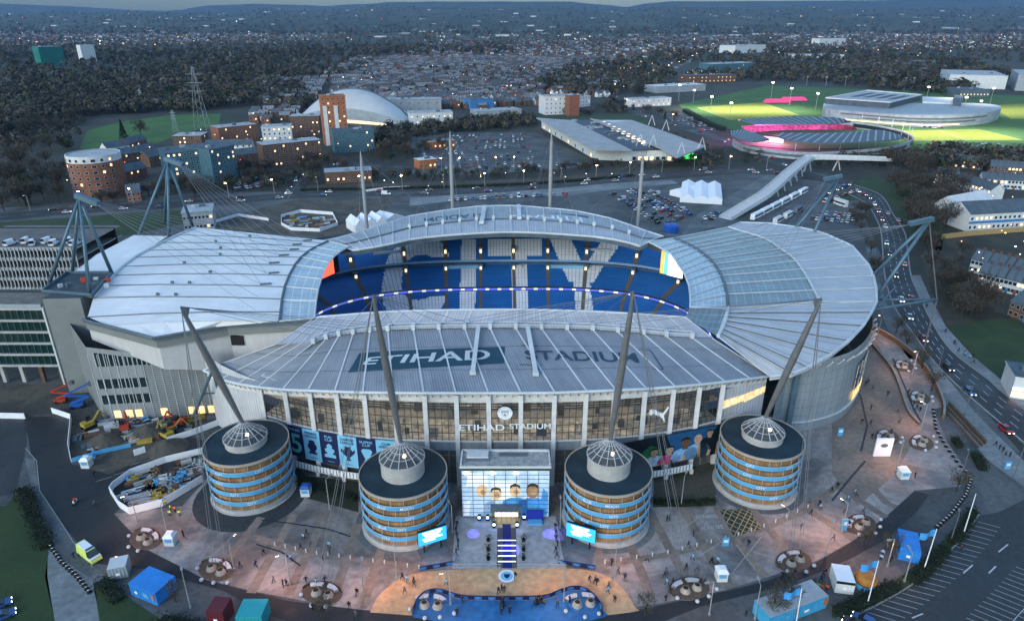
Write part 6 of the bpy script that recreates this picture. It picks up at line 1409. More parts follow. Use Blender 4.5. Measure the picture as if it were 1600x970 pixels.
w = MB(); w.box((B.x + .2, A.y + .6, 0), (.5, 1.2, hH + .8), m_rib); w.build('edge_trim', t)
w = MB(); w.wall([(A.x, A.y + .2, 0), (B.x, A.y + .2, 0)], hH + .6, hH + 1.8, .4, m_shed); w.build('parapet', t)
# apartments
Cc = at(139, 313); r = (178 - 101) / F * (Cc.y * C_ + H * S_) / 2; Cc = Cc + V((0, r, 0)); hR = hat(139, 246, Cc.y - r)
t = thing('apartment_tower', 'round brick apartment tower with a pale top storey left of the teal blocks', 'apartment block', Cc)
w = MB(); w.lathe(Cc, [(r, 0), (r, hR - 4)], m_brick, 40); 
w.build('wall', t); w = MB(); w.lathe(Cc, [(r, hR - 4), (r, hR), (r - .6, hR)], m_render, 40); w.lathe(Cc, [(r - .6, hR - .4), (.01, hR - .3)], m_flat, 40); w.build('roof', t)
for j in range(7):
    for i in range(9):
        a = R(190 + i * 18); p = Cc + V((math.cos(a), math.sin(a), 0)) * (r + .02); o = bpy.data.objects.new('window', WINL if rnd.random() < .12 else WIND); COL.objects.link(o); o.parent = t; o.location = p + V((0, 0, 1.2 + j * (hR - 1) / 7)) - Cc; o.rotation_euler = (0, 0, a + math.pi / 2); o.scale = (1.6 if i % 3 else 2.6, 1, 1.7)
AP = [('slab of teal clad apartments behind the blue steel mast', (268, 291), (327, 284), 241, 26, m_teal, 7, 7, 5), ('second slab of teal clad apartments nearer the dirt compound', (336, 288), (374, 279), 235, 24, m_teal, 8, 5, 5), ('square brick apartment block with a pale flat roof by the meadow', (273, 238), (318, 237), 214, 20, m_brickd, 4, 6, 3), ('brick apartment block with a white stair panel', (345, 226), (405, 219), 201, 18, m_brick, 4, 8, 0), ('long curved brick apartment block with a teal top floor', (415, 262), (505, 252), 228, 16, m_brickd, 5, 13, 3), ('teal and brick apartment block right of the red tower', (524, 240), (586, 236), 207, 18, m_teal, 5, 9, 3), ('low round fronted apartment block in brick and white', (412, 227), (458, 225), 200, 18, m_render, 4, 6, 2), ('dark apartment block with a brown lit stair tower', (456, 214), (501, 213), 183, 18, m_brickd, 5, 7, 0)]
for lab, a, b, yt, dp, wm, fl, nw, sw in AP: block('apartment_block', lab, 'apartment block', a, b, yt, dp, wm, m_flat if wm is not m_teal else m_slate, fl, nw, sw, .14)
t, A, B, n, h = block('apartment_tower', 'tall red and white apartment tower before the domed arena', 'apartment block', (508, 228), (546, 226), 152, 18, m_orange, m_orange, 11, 5, 4, .1)
for x in (.06, .5): w = MB(); p = A.lerp(B, x); q = A.lerp(B, x + .16); w.prism([p - n * .3, q - n * .3, q + n * .1, p + n * .1], 0, h * .82, m_render); w.build('white_panel', t)
ROWS = [((170, 246), (205, 240), 232), ((186, 256), (222, 250), 243), ((184, 288), (232, 277), 272), ((322, 238), (395, 236), 228), ((368, 256), (405, 252), 243), ((205, 240), (232, 232), 225), ((160, 262), (185, 256), 250), ((236, 262), (262, 256), 246), ((200, 316), (222, 314), 302), ((222, 247), (248, 242), 236)]
for k, (a, b, yt) in enumerate(ROWS): block('terrace', f'{["pale", "brick", "lit"][k % 3]} terrace with slate roof, {["first", "second", "third", "fourth", "fifth", "sixth", "seventh", "eighth", "ninth", "tenth"][k]} of the group around the round tower', 'house row', a, b, yt, 9, [m_render, m_brickd, m_brick][k % 3], m_slate, 2, max(3, int((b[0] - a[0]) / 9)), 0, .25, 'gable', group='slate roofed terraces by the apartments')
# domed arena
a, b = at(466, 187), at(634, 199); bl, bm = at(548, 192), at(634, 200); t = thing('domed_arena', 'large arena under a smooth pale curved shell roof', 'arena', at(560, 190))
w = MB(); rows = []
for j in range(9):
    v = j / 8; row = []
    for i in range(17):
        u = i / 16; p = at(466, 188).lerp(at(636, 200), u); q = at(490, 172).lerp(at(640, 182), u); g = p.lerp(q, v); row.append(g + V((0, 0, 3 + 27 * math.sin(math.pi * min(1, max(0, u))) ** .8 * (1 - .55 * (2 * v - 1) ** 2))))
    rows.append(row)
w.grid(rows, mat('shell_roof', (.50, .49, .48), .5, .1, .05)); w.build('roof', t, smooth=True)
w = MB(); w.path([p + V((0, 0, .3)) for p in rows[5]], 1.2, m_ribd, 6); w.build('roof_arch', t)
w = MB(); w.grid([[V((p.x, p.y, 0)) for p in rows[0]], [p for p in rows[0]]], m_shed); w.grid([[V((p.x, p.y - .3, 1)) for p in rows[0][6:15]], [V((p.x, p.y - .3, p.z * .25)) for p in rows[0][6:15]]], m_wl); w.build('wall', t)
MISC = [('grandstand', 'long pale grandstand building behind the domed arena', 'building', (578, 176), (690, 174), 157, 20, m_shed, m_flat, 2, 8, .05), ('leisure_centre', 'white low building at the right end of the domed arena', 'building', (640, 196), (708, 194), 178, 22, m_render, m_flat, 2, 8, .3), ('restaurant', 'fast food restaurant with grey roof and lit red and yellow signs', 'restaurant', (509, 288), (582, 284), 271, 14, m_brickd, m_shed, 1, 9, .7), ('cabin', 'small pale roofed cabin between the restaurant and car park', 'cabin', (656, 266), (683, 263), 252, 10, m_orange, m_render, 1, 4, .8), ('pavilion', 'low orange lit building by the trees', 'building', (670, 234), (712, 231), 223, 12, m_orange, m_flat, 1, 6, .5), ('office_building', 'white banded office building with a brick stair tower', 'office', (851, 180), (905, 178), 152, 22, m_render, m_flat, 4, 8, .15), ('office_wing', 'low white office wing beside the banded office', 'office', (905, 168), (922, 166), 152, 14, m_render, m_flat, 3, 4, .15), ('warehouse', 'bright blue warehouse near the trees', 'warehouse', (736, 172), (772, 170), 157, 24, m_bluew, m_slate, 1, 0, 0), ('warehouse', 'long silver warehouse with a lit front', 'warehouse', (746, 188), (815, 184), 175, 22, m_shed, m_flat, 1, 8, .5), ('school', 'low warm lit building above the pitches', 'school', (986, 168), (1048, 165), 156, 18, m_render, m_flat, 2, 8, .5), ('shed', 'white roofed shed by the junction', 'shed', (956, 138), (988, 137), 129, 26, m_shed, m_render, 0, 0, 0), ('shed', 'long white roofed shed above the floodlit pitch', 'shed', (1026, 146), (1102, 142), 136, 30, m_shed, m_render, 0, 0, 0), ('college', 'wide college building with warm lit front', 'college', (1074, 130), (1150, 128), 119, 30, m_brickd, m_slate, 2, 12, .75), ('college', 'teal college building behind the warm lit one', 'college', (1113, 116), (1178, 113), 101, 40, m_teal, m_flat, 3, 9, .2), ('tower_block', 'far tower block wrapped in green netting', 'tower block', (67, 105), (104, 103), 74, 26, mat('netting_green', (.02, .16, .14), .9, .2, .1), m_flat, 0, 0, 0), ('tower_block', 'far pale concrete tower block', 'tower block', (131, 98), (152, 97), 71, 20, m_render, m_flat, 7, 4, .05), ('warehouse', 'huge pale warehouse beyond the training pitches', 'warehouse', (1480, 137), (1570, 140), 117, 120, m_render, m_flat, 0, 0, 0), ('warehouse', 'second pale warehouse at the edge beyond the pitches', 'warehouse', (1585, 142), (1660, 145), 116, 110, m_shed, m_flat, 0, 0, 0), ('factory', 'low dark shed with a row of orange lights', 'factory', (1498, 152), (1545, 152), 141, 40, m_ribd, m_slate, 1, 9, 1.), ('warehouse', 'long white warehouse far out on the plain', 'warehouse', (925, 45), (968, 45), 41.5, 90, m_render, m_render, 0, 0, 0), ('warehouse', 'wide white shed on the far plain above the road', 'warehouse', (1075, 44), (1106, 44), 41, 90, m_render, m_render, 0, 0, 0), ('warehouse', 'grey white sheds half way up the road', 'warehouse', (1148, 84), (1195, 82), 72, 60, m_render, m_flat, 0, 0, 0), ('hall', 'cream hall among far trees on the right', 'hall', (1280, 72), (1320, 71), 61, 40, m_render, m_flat, 0, 0, 0), ('building', 'low white industrial roofs left of the far road', 'building', (1238, 92), (1318, 92), 86, 60, m_render, m_flat, 0, 0, 0), ('plant_building', 'grey ribbed plant building between mast and white tents', 'building', (289, 362), (336, 358), 334, 16, m_shed, m_flat, 2, 8, .1)]
for nm, lab, cat, a, b, yt, dp, wm, rm, fl, nw, lt in MISC: block(nm, lab, cat, a, b, yt, dp, wm, rm, fl, nw, 0, lt)
# right hand housing
HS = [((1486, 292), (1545, 312), 'stepped white terrace facing the road bank', m_render, 6), ((1532, 293), (1600, 297), 'white terrace behind the stepped one', m_render, 6), ((1460, 284), (1492, 288), 'pale terrace by the dark trees', m_render, 3), ((1513, 424), (1600, 446), 'white terrace below the timber fence', m_render, 7), ((1524, 446), (1604, 466), 'second white terrace below the timber fence', m_render, 6), ((1573, 492), (1625, 515), 'blue roofed terrace at the picture edge', m_brickd, 3), ((1545, 272), (1600, 276), 'brick terrace high on the right', m_brickd, 5), ((1490, 262), (1535, 266), 'brick terrace beyond the pale one', m_brickd, 4)]
for a, b, lab, wm, k in HS:
    for i in range(k):
        pa = (lerp(a[0], b[0], i / k), lerp(a[1], b[1], i / k)); pb = (lerp(a[0], b[0], (i + .97) / k), lerp(a[1], b[1], (i + .97) / k))
        t, A, B, n, h = block('terraced_house', f'house, {["first", "second", "third", "fourth", "fifth", "sixth", "seventh"][i]} from the stadium end of the {lab}', 'house', pa, pb, 0, 8.5, wm, m_slate, 2, 2, 0, .2, 'gable', h=5.6, group=lab)
        w = MB(); p = A.lerp(B, .8) + n * 4.2; w.box((p.x, p.y, h + 2.4), (.9, .9, 2.4), m_brickd); w.build('chimney', t); w = MB(); p = A.lerp(B, .5); w.box((p.x, p.y - .05, 0), (1, .2, 2.1), m_bluew if i % 2 else m_brick, math.atan2((B - A).y, (B - A).x)); w.build('door', t)
t, A, B, n, h = block('school', 'long blue and white two storey building behind the timber fence', 'school', (1510, 362), (1612, 356), 335, 16, m_render, m_slate, 2, 14, 0, .35, 'gable'); w = MB(); w.prism([A - n * .15, B - n * .15, B, A], h * .44, h * .58, m_bluew); w.build('blue_band', t); block('hall', 'white gabled hall behind the blue and white building', 'hall', (1489, 342), (1548, 330), 324, 12, m_render, m_render, 0, 0, 0, 0, 'gable')
t, A, B, n, h = block('corner_shop', 'small corner shop with lit blue front by the road', 'shop', (1577, 621), (1622, 628), 590, 10, m_render, m_slate, 1, 0, 0, 0); w = MB(); w.prism([A - n * .1, A.lerp(B, .9) - n * .1, A.lerp(B, .9), A], 2.6, 3.6, mat('sign_glow', (.3, .35, .9), emit=1.6, ecol=(.35, .4, 1), var=0)); w.build('shop_sign', t); windows(t, A, (B - A).normalized(), (B - A).length, .4, 3, 1, 4, .8, 1.8, 1.9)
w = MB(); w.wall(smooth_poly([at(*p) for p in ((1470, 374), (1520, 368), (1600, 362), (1660, 356))], 12), 0, 2.6, .2, mat('fence_timber', (.38, .26, .12), .85, .2, 1.)); w.build('timber_fence', None, 'long tan timber fence in front of the blue and white building', 'fence')
# supermarket
zs = 10.; t = thing('supermarket', 'big supermarket under two tilted pale roofs with white masts', 'supermarket', at(960, 235)); S = lambda px, py, z=zs: at(px, py, z)
def slab(pts, th, m, nm, lab=None): w = MB(); n = len(pts); w.raw(pts + [p - V((0, 0, th)) for p in pts], [tuple(range(n)), tuple(range(2 * n - 1, n - 1, -1))] + [(i, (i + 1) % n, n + (i + 1) % n, n + i) for i in range(n)], m); w.build(nm, t, lab)
m_sroof = mat('store_roof', (.36, .35, .35), .7, .15, .1)
slab([S(838, 184, 12), S(926, 233.5, 12), S(988, 235, 10), S(893, 188, 10)], .8, m_sroof, 'roof'); slab([S(893, 188.5, 9), S(986, 234, 9), S(1028, 232, 9), S(925, 187, 9)], .6, m_slate, 'roof')
for k in range(16): u, v_ = rnd.random(), rnd.random(); w = MB(); p = S(lerp(895 + 30 * v_, 986 + 36 * v_, u), lerp(190, 231, u), 9); w.box(p, (rnd.uniform(3, 9), rnd.uniform(2, 4), rnd.uniform(1, 2)), [m_flat, m_shed, m_ribd][k % 3], .6); w.build('roof_plant', t)
slab([S(922, 185, 11), S(1030, 231, 11), S(1058, 246.5, 11), S(1103, 228, 11), S(988, 188, 11), S(957, 191, 11)], .8, m_sroof, 'roof')
w = MB(); Fl = [at(846, 200), at(930, 250), at(986, 252), at(1010, 250), at(1050, 252), at(1085, 243), at(986, 200)]; w.prism(Fl, 0, 7.5, m_render); w.build('wall', t); windows(t, Fl[0], (Fl[1] - Fl[0]).normalized(), (Fl[1] - Fl[0]).length, .5, 3, 1, 8, .5, 3, 3); windows(t, Fl[2], (Fl[4] - Fl[2]).normalized(), (Fl[4] - Fl[2]).length, .5, 3, 1, 7, .6, 3, 3)
for k in range(9): w = MB(); p = S(lerp(944, 1006, k / 8), lerp(194, 225, k / 8), 9); w.box(p, (3.2, 3.2, 2.2), mat('rooflight_glow', (.9, .75, .55), emit=.9, ecol=(1, .75, .5), var=0), .6, .6); w.build('rooflight', t)
for x, y in ((1000, 228), (1020, 230), (1064, 242), (1096, 234), (1018, 196), (1040, 204)):
    w = MB(); p = S(x, y, 10); 
    for dx in (-3, 3): w.tube(p + V((dx, 0, 0)), p + V((0, 0, 9)), .35, .2, m_render, 5)
    w.build('roof_mast', t)
w = MB(); w.box(at(1078, 248), (9, 3, 4), mat('sign_green', (.05, .5, .12), emit=.5, ecol=(.1, 1, .2), var=0)); w.build('trading_sign', t)
# small stadium
t = thing('small_stadium', 'low oval stadium with dark curved roofs and pink lit stands', 'stadium', at(1275, 225))
ov = smooth_poly([at(*p) for p in ((1141, 222), (1150, 232), (1180, 241), (1250, 249), (1330, 246), (1395, 238), (1425, 226), (1400, 212), (1330, 200), (1230, 196), (1160, 204), (1141, 222))], 60)
w = MB(); w.wall(ov[2:44], 0, 5.5, 1, m_flat); w.wall(ov[5:24], 1.6, 3.4, 1.3, m_ribd); w.wall(ov[24:38], 1.0, 4.2, 1.3, m_wd); w.build('wall', t)
m_pk = mat('stand_pink_lit', (.30, .12, .20), .6, .7, .35, emit=.04, ecol=(1, .2, .5)); m_dr = uvstripe('roof_navy', (.03, .045, .075), (.26, .29, .34), 9, 0, .25, .5, .1, .2)  # pink light on the seats put into their colour and faint glow
def cres(o, i_, zo, zi, nm): O, I = smooth_poly([at(*p, zo) for p in o], 20), smooth_poly([at(*p, zi) for p in i_], 20); w = MB(); w.grid([O, I], m_dr, lambda j, i: (i * 8, j * 20)); w.grid([[p - V((0, 0, .8)) for p in I], I], m_render); w.grid([[p - V((0, 0, .9)) for p in O], O], m_ribd); w.build(nm, t)
cres([(1180, 195), (1240, 194), (1300, 193), (1330, 190)], [(1154, 187), (1213, 183), (1295, 183), (1328, 188)], 13, 15, 'stand_roof'); cres([(1214, 213), (1240, 220), (1300, 223), (1385, 219), (1413, 215)], [(1222, 207), (1260, 208), (1320, 207), (1374, 203), (1410, 212)], 13, 14, 'stand_roof'); cres([(1143, 212), (1158, 218), (1178, 221), (1202, 218)], [(1142, 204), (1162, 203), (1180, 208), (1203, 217)], 12, 13, 'stand_roof')
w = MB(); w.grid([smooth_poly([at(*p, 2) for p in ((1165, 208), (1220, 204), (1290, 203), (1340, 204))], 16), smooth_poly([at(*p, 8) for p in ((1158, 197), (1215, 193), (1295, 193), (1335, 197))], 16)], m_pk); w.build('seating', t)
w = MB(); w.prism([at(1170, 228), at(1240, 234), at(1340, 232), at(1345, 212), at(1200, 206)], .1, .3, m_grass); w.build('pitch', t)
for i in range(14): w = MB(); p = ov[10 + i * 2]; w.beam((p.x, p.y + 4, 6), (p.x + 2, p.y + 8, 12.6), .3, .3, m_render); w.build('roof_strut', t)
for k, (x, y, e) in enumerate(((1190, 222, 26000), (1212, 226, 30000), (1225, 212, 9000), (1290, 212, 9000))):
    l = bpy.data.lights.new('pink_flood', 'POINT'); l.energy = e * 1.6; l.color = (1, .16, .55); l.shadow_soft_size = 1; o = bpy.data.objects.new('pink_flood', l); COL.objects.link(o); o.location = at(x, y) + V((0, 0, 9))
w = MB(); p, q_ = at(1186, 233), at(1226, 238); w.wall([p + V((0, 6, 0)), q_ + V((0, 6, 0))], 6, 10, .3, mat('pink_glow', (1, .4, .8), emit=1.8, ecol=(1, .3, .75), var=.3, scale=.15)); w.build('video_wall', t)
for k, (x, y) in enumerate(((1214, 160), (1240, 157))): w = MB(); p = at(x, y); w.box(p, (34, 10, 4), mat('tent_pink_glow', (.5, .05, .15), emit=.35, ecol=(1, .08, .3)), .1, .8); w.build('glow_tent', None, ['low tent added for the pink glow by the far pitches', 'second low tent added for the pink glow further right'][k], 'shelter')  # low glowing boxes put in for the patch of pink light
block('stair_tower', 'plain brick stair tower on the front of the banded white office', 'tower', (889, 182), (905, 181), 150, 10, m_brick, m_flat)
# indoor centre
t = thing('sports_centre', 'pale sports centre on a curved white podium beyond the small stadium', 'sports centre', at(1400, 180))
w = MB(); pod = smooth_poly([at(*p) for p in ((1284, 178), (1289, 186), (1340, 192), (1447, 199), (1535, 194), (1560, 183), (1520, 177), (1400, 177), (1300, 174), (1284, 178))], 50); w.prism(pod[:-1], 0, 11, m_flat, m_shed); w.build('podium', t)
w = MB(); w.wall(pod[6:22], 7.6, 8.6, 1.4, m_ribd); w.wall(pod[8:20], 4.6, 5.6, 1.4, m_ribd); w.wall(pod[6:18], 1.6, 2.6, 1.4, m_wl); w.build('window_band', t)
w = MB(); q_ = [at(1290, 154, 17), at(1391, 161, 17), at(1440, 149, 17), at(1355, 142, 17)]; w.prism(q_, 11, 17, m_slate, m_flat); w.wall(q_ + q_[:1], 17, 18, 1, m_render); 
for i in range(4): a = q_[0].lerp(q_[1], .2 + .2 * i); b = q_[3].lerp(q_[2], .2 + .2 * i); w.prism([a.lerp(b, .3), a.lerp(b, .3) + V((8, 0, 0)), a.lerp(b, .75) + V((8, 0, 0)), a.lerp(b, .75)], 17, 17.4, m_slate)
w.build('hall', t); w = MB(); w.prism([at(1440, 166, 8), at(1500, 168, 8), at(1500, 160, 8), at(1440, 158, 8)], 11, 13, m_render); w.prism([at(1487, 170, 8), at(1500, 171, 8), at(1502, 162, 8), at(1488, 161, 8)], 11, 17, m_slate); w.build('wing', t)
# footbridge
bpx = [(1132, 342, .3), (1165, 322, 3.5), (1197, 302, 6.5), (1233, 270, 9), (1262, 248, 9.5), (1280, 246, 9.5), (1347, 247.5, 8.5), (1390, 249, 7)]; P = smooth_poly([at(*p) for p in bpx], 40); t = thing('footbridge', 'curving white footbridge on V legs between the two stadiums', 'footbridge', P[14])
w = MB(); Lf, Rt = [], []
for i, p in enumerate(P): d = (P[min(39, i + 1)] - P[max(0, i - 1)]); d.z = 0; d.normalize(); nn = V((-d.y, d.x, 0)); Lf.append(p + nn * 3.6); Rt.append(p - nn * 3.6)
w.grid([Rt, Lf], m_concl); w.grid([[p - V((0, 0, 1)) for p in Rt], Rt], m_render); w.grid([Lf, [p - V((0, 0, 1)) for p in Lf]], m_render); w.build('deck', t)
for Q in (Lf, Rt): w = MB(); w.grid([Q, [p + V((0, 0, 1.3)) for p in Q]], m_render); w.build('parapet', t)
for i in (12, 15, 18, 21, 24, 28, 32):
    w = MB(); p = P[i]; w.beam(p + V((0, 0, -1)), (p.x - 3, p.y - 1, 0), .7, .5, m_render); w.beam(p + V((0, 0, -1)), (p.x + 3, p.y + 1, 0), .7, .5, m_render); w.build('v_leg', t)
# marquees, tanks, compounds
def tents(pa, pb, n, depth, h, lab, m=m_white):
    A, B = at(*pa), at(*pb); t = thing('marquee', lab, 'marquee', (A + B) / 2); d = (B - A).normalized(); nn = V((-d.y, d.x, 0)); 
    for i in range(n):
        w = MB(); a, b = A.lerp(B, i / n), A.lerp(B, (i + 1) / n); c_, e = b + nn * depth, a + nn * depth; Z = V((0, 0, h * .6)); m1 = (a + b) / 2 + V((0, 0, h)); m2 = (c_ + e) / 2 + V((0, 0, h))
        w.raw([a, b, c_, e, a + Z, b + Z, c_ + Z, e + Z, m1, m2], ((0, 1, 5, 8, 4), (1, 2, 6, 5), (2, 3, 7, 9, 6), (3, 0, 4, 7), (4, 8, 9, 7), (8, 5, 6, 9)), m); w.build('tent_bay', t)
tents((1062, 316), (1128, 320), 3, 42, 5, 'white triple ridged marquee at the corner of the gravel car park'); tents((1046, 305), (1066, 310), 1, 16, 5, 'small white marquee at the left of the triple ridged one') ; tents((556, 366), (606, 358), 3, 14, 7, 'stepped white tented building by the far roof'); tents((602, 356), (632, 348), 1, 12, 6, 'small white tent right of the stepped tented building')
p = at(1048, 362); w = MB(); w.lathe(p, [(3.8, 0), (3.8, 3.2), (3.2, 3.8), (.1, 4.2)], mat('tank_blue', (.02, .10, .42), .5, .1), 28); w.build('storage_tank', None, 'round royal blue tank at the foot of the gravel car park', 'tank')
for pix, h, lab in (([(440, 352), (455, 360), (500, 362), (528, 352), (520, 336), (470, 332), (440, 340), (440, 352)], 2.4, 'white hoarding ring packed with equipment behind the white roof'), ([(262, 692), (300, 680), (350, 661)], 2.4, 'white hoarding panels along the dark road by the tower'), ([(82, 645), (112, 655)], 2.4, 'white hoarding by the boom lift'), ([(-40, 652), (40, 654)], 2.4, 'white printed hoarding below the unfinished building'), ([(112, 655), (108, 700), (112, 722)], 2.2, 'low white fence at the left of the building site'), ([(113, 722), (160, 708), (205, 698)], 1.6, 'blue sheeted fence in the building site'), ([(210, 712), (228, 706)], 2.4, 'short white printed hoarding at the site corner'), ([(173, 770), (178, 762), (205, 742), (260, 722), (318, 708)], 2.4, 'white hoarding along the back of the materials yard'), ([(173, 770), (187, 792), (203, 803), (255, 790), (318, 752)], 2.6, 'white hoarding along the front of the materials yard'), ([(330, 350), (372, 338), (420, 345)], 2.2, 'white hoarding beside the plant building'), ([(570, 300), (600, 296), (640, 294)], 2, 'pale fence by the rail line')):
    w = MB(); P = [at(*p) for p in pix]; w.wall(P, 0, h * .72, .15, m_white if 'blue' not in lab else m_cyan); w.build('hoarding', None, lab, 'hoarding')
# blue boom lift, diggers, site plant
def boom(px, py, m, lab, s=1., rz=0.):
    p = at(px, py); t = thing('boom_lift', lab, 'boom lift', p); c_, s_ = math.cos(rz), math.sin(rz); X = lambda x, y, z: p + V((x * c_ - y * s_, x * s_ + y * c_, z)) * s
    w = MB(); w.box(X(0, 0, .5), (3.6 * s, 2.2 * s, 1.1 * s), m, rz); w.build('chassis', t)
    for x in (-1.3, 1.3):
        for y in (-1, 1): w = MB(); w.tube(X(x, y * .9, .5), X(x, y * 1.25, .5), .5 * s, .5 * s, m_tyre, 10); w.build('wheel', t)
    w = MB(); w.beam(X(-1.2, 0, 1.6), X(3.6, 0, 3.2), .6 * s, .6 * s, m); w.beam(X(3.6, 0, 3.2), X(-2.6, 0, 4.4), .5 * s, .5 * s, m); w.beam(X(-2.6, 0, 4.4), X(4.6, 0, 7.4), .4 * s, .4 * s, m); w.build('boom_arm', t)
    w = MB(); w.box(X(5, 0, 6.8), (1.2 * s, 1.8 * s, 1.1 * s), m_ribd, rz); w.build('basket', t)
m_pb = mat('plant_blue', (.02, .10, .38), .6, .1); m_pr = mat('plant_red', (.28, .045, .03), .6, .3); m_po = mat('plant_orange', (.40, .16, .03), .6, .3); m_py = mat('plant_yellow', (.40, .29, .05), .6, .3)
boom(122, 636, m_pb, 'bright blue folding boom lift below the tall grey end wall', .95, .3); boom(96, 628, m_pr, 'red boom lift left of the blue one', .8, .2)
def digger(px, py, m, lab, rz):
    p = at(px, py); t = thing('excavator', lab, 'excavator', p); c_, s_ = math.cos(rz), math.sin(rz); X = lambda x, y, z: p + V((x * c_ - y * s_, x * s_ + y * c_, z))
    for y in (-1, 1): w = MB(); w.beam(X(-1.6, y, .4), X(1.6, y, .4), .5, .8, m_tyre); w.build('track', t)
    w = MB(); w.box(X(-.3, 0, .9), (2.6, 2.2, 1.1), m, rz); w.build('body', t); w = MB(); w.box(X(.3, .5, 2), (1.3, 1.1, 1.3), m_cglass, rz, .8); w.build('cab', t)
    w = MB(); w.beam(X(1, -.4, 1.6), X(3.2, -.4, 3.8), .35, .45, m); w.beam(X(3.2, -.4, 3.8), X(4.6, -.4, 1.4), .3, .35, m); w.build('digging_arm', t); w = MB(); w.box(X(4.6, -.4, .6), (.8, .9, .8), m_ribd, rz, 1.2); w.build('bucket', t)
for a in ((196, 672, m_pr, 'red excavator in the middle of the building site', 2.), (266, 676, m_po, 'orange excavator by the white hoarding panels', .5), (262, 684, m_py, 'yellow excavator below the orange one', 2.6), (281, 664, m_pr, 'red excavator under the steel roof prop', 3.), (140, 668, m_py, 'yellow excavator near the left site fence', 1.)): digger(*a)
MT = [m_wood, m_rib, m_shed, m_wood, m_brickd, m_flat, m_conc, m_ribd, m_py, m_conc, m_cyan, m_ribd]
yard = [at(*p) for p in ((180, 772), (206, 747), (262, 728), (316, 714), (316, 748), (254, 784), (205, 797))]; site = [at(*p) for p in ((115, 660), (170, 660), (340, 652), (300, 672), (210, 702), (118, 716))]; comp = [at(*p) for p in ((446, 352), (500, 358), (524, 350), (515, 340), (450, 338))]
def stacks(poly, n, lab, grp, big=1.):
    xs = [p.x for p in poly]; ys = [p.y for p in poly]; k = 0
    while k < n:
        x, y = rnd.uniform(min(xs), max(xs)), rnd.uniform(min(ys), max(ys))
        if not inpoly(x, y, poly): continue
        i = rnd.randrange(len(MT)); w = MB(); a = .5 + rnd.uniform(-.2, .2) + (1.57 if rnd.random() < .25 else 0); L = rnd.uniform(1.5, 5) * big; q_ = rnd.randrange(2, 5)
        for j in range(q_): 
            for z in range(rnd.randrange(1, 3)): w.box((x - math.sin(a) * j * .5, y + math.cos(a) * j * .5, z * .4), (L, .42, .36), MT[i], a)
        w.build('material_stack', None, lab, 'materials', grp); k += 1
stacks(yard, 70, 'stack of boards, pipes or blocks in the hoarded materials yard', 'stacks in the materials yard'); stacks(site, 55, 'stack of site materials on the dirt under the louvred facade', 'stacks on the building site'); stacks(comp, 40, 'stack of equipment inside the white hoarding ring', 'stacks in the hoarding ring', 1.3)
for k in range(3): c0_ = [at(165, 690), at(232, 676), at(262, 700)][k]; w = MB(); w.lathe(c0_, [(5, 0), (3, 1.1), (.1, 2)], g_dirt, 14); w.build('soil_heap', None, ['low soil heap at the left of the building site', 'soil heap beside the red excavator', 'tan spoil heap beside the white hoarding panels'][k], 'soil heap')
# containers, kiosks, tent
def container(pa, pb, wd, h, m, roof, lab, nm='container', arch=False):
    A, B = at(*pa), at(*pb); d = (B - A).normalized(); n = V((-d.y, d.x, 0)); t = thing(nm, lab, nm.replace('_', ' '), (A + B) / 2)
    w = MB(); w.prism([A, B, B + n * wd, A + n * wd], .15, h, m); L = (B - A).length
    for i in range(int(L / .6)): p = A + d * (.3 + i * .6); w.beam(p - n * .04 + V((0, 0, .2)), p - n * .04 + V((0, 0, h - .1)), .12, .08, m)
    w.build('shell', t); w = MB(); w.prism([A - n * .06, B - n * .06, B + n * (wd + .06), A + n * (wd + .06)], h, h + .15, m, roof); w.build('roof', t); w = MB(); w.prism([B, B + d * .06, B + d * .06 + n * wd, B + n * wd], .2, h - .1, m); w.build('door', t)
    for k in range(int(L / 2.2)):
        w = MB(); p = A + d * (1.3 + 2.2 * k) - n * .1; w.prism([p, p + d * (.7 + .5 * (k % 2)), p + d * .7 - n * .04, p - n * .04], h * .4, h * (.6 + .15 * (k % 3)), [m_white, m_cyan, m_orange][k % 3]); w.build('side_panel', t)
    return t, A, B, d, n
mb_blue = mat('container_blue', (.03, .22, .62), .5, .12, .5); mb_cy = mat('container_cyan', (.05, .32, .55), .5, .15, .5)
container((206, 930), (247, 947), 4.6, 3.0, mb_blue, mb_blue, 'bright blue container beside the ring road'); container((1200, 985), (1290, 950), 4.2, 3.0, mb_cy, m_flat, 'long cyan container with a pale grey roof at the bottom edge'); container((372, 985), (412, 985), 4, 3.2, mat('container_teal', (.03, .32, .36), .5, .1), mat('container_teal', (0, 0, 0)), 'teal container at the bottom edge'); container((326, 978), (352, 980), 3.5, 3.4, mat('truck_maroon', (.12, .02, .03), .5, .1), mat('truck_maroon', (0, 0, 0)), 'dark maroon box trailer at the bottom edge')
container((1402, 874), (1434, 882), 6, 3.0, mb_blue, mb_blue, 'blue covered stall with a round badge by the road curve', 'stall')
t, A, B, d, n = container((1303, 926), (1332, 930), 4.4, 3, m_render, m_white, 'white food kiosk with a dark band by the blue tent', 'kiosk'); w = MB(); w.prism([A - n * .1, B - n * .1, B - n * .02, A - n * .02], 2.5, 3.1, m_black); w.build('sign_band', t)
t, A, B, d, n = container((172, 908), (201, 902), 3.2, 2.8, m_shed, m_rib, 'silver roofed food kiosk lit from behind by the blue container', 'kiosk'); w = MB(); p = (A + B) / 2 + n * 3.6; w.box(p, (2.2, .4, 2.4), mat('kiosk_glow', (1, .6, .3), emit=4, ecol=(1, .45, .15), var=0, lit=True)); w.build('lit_counter', t)
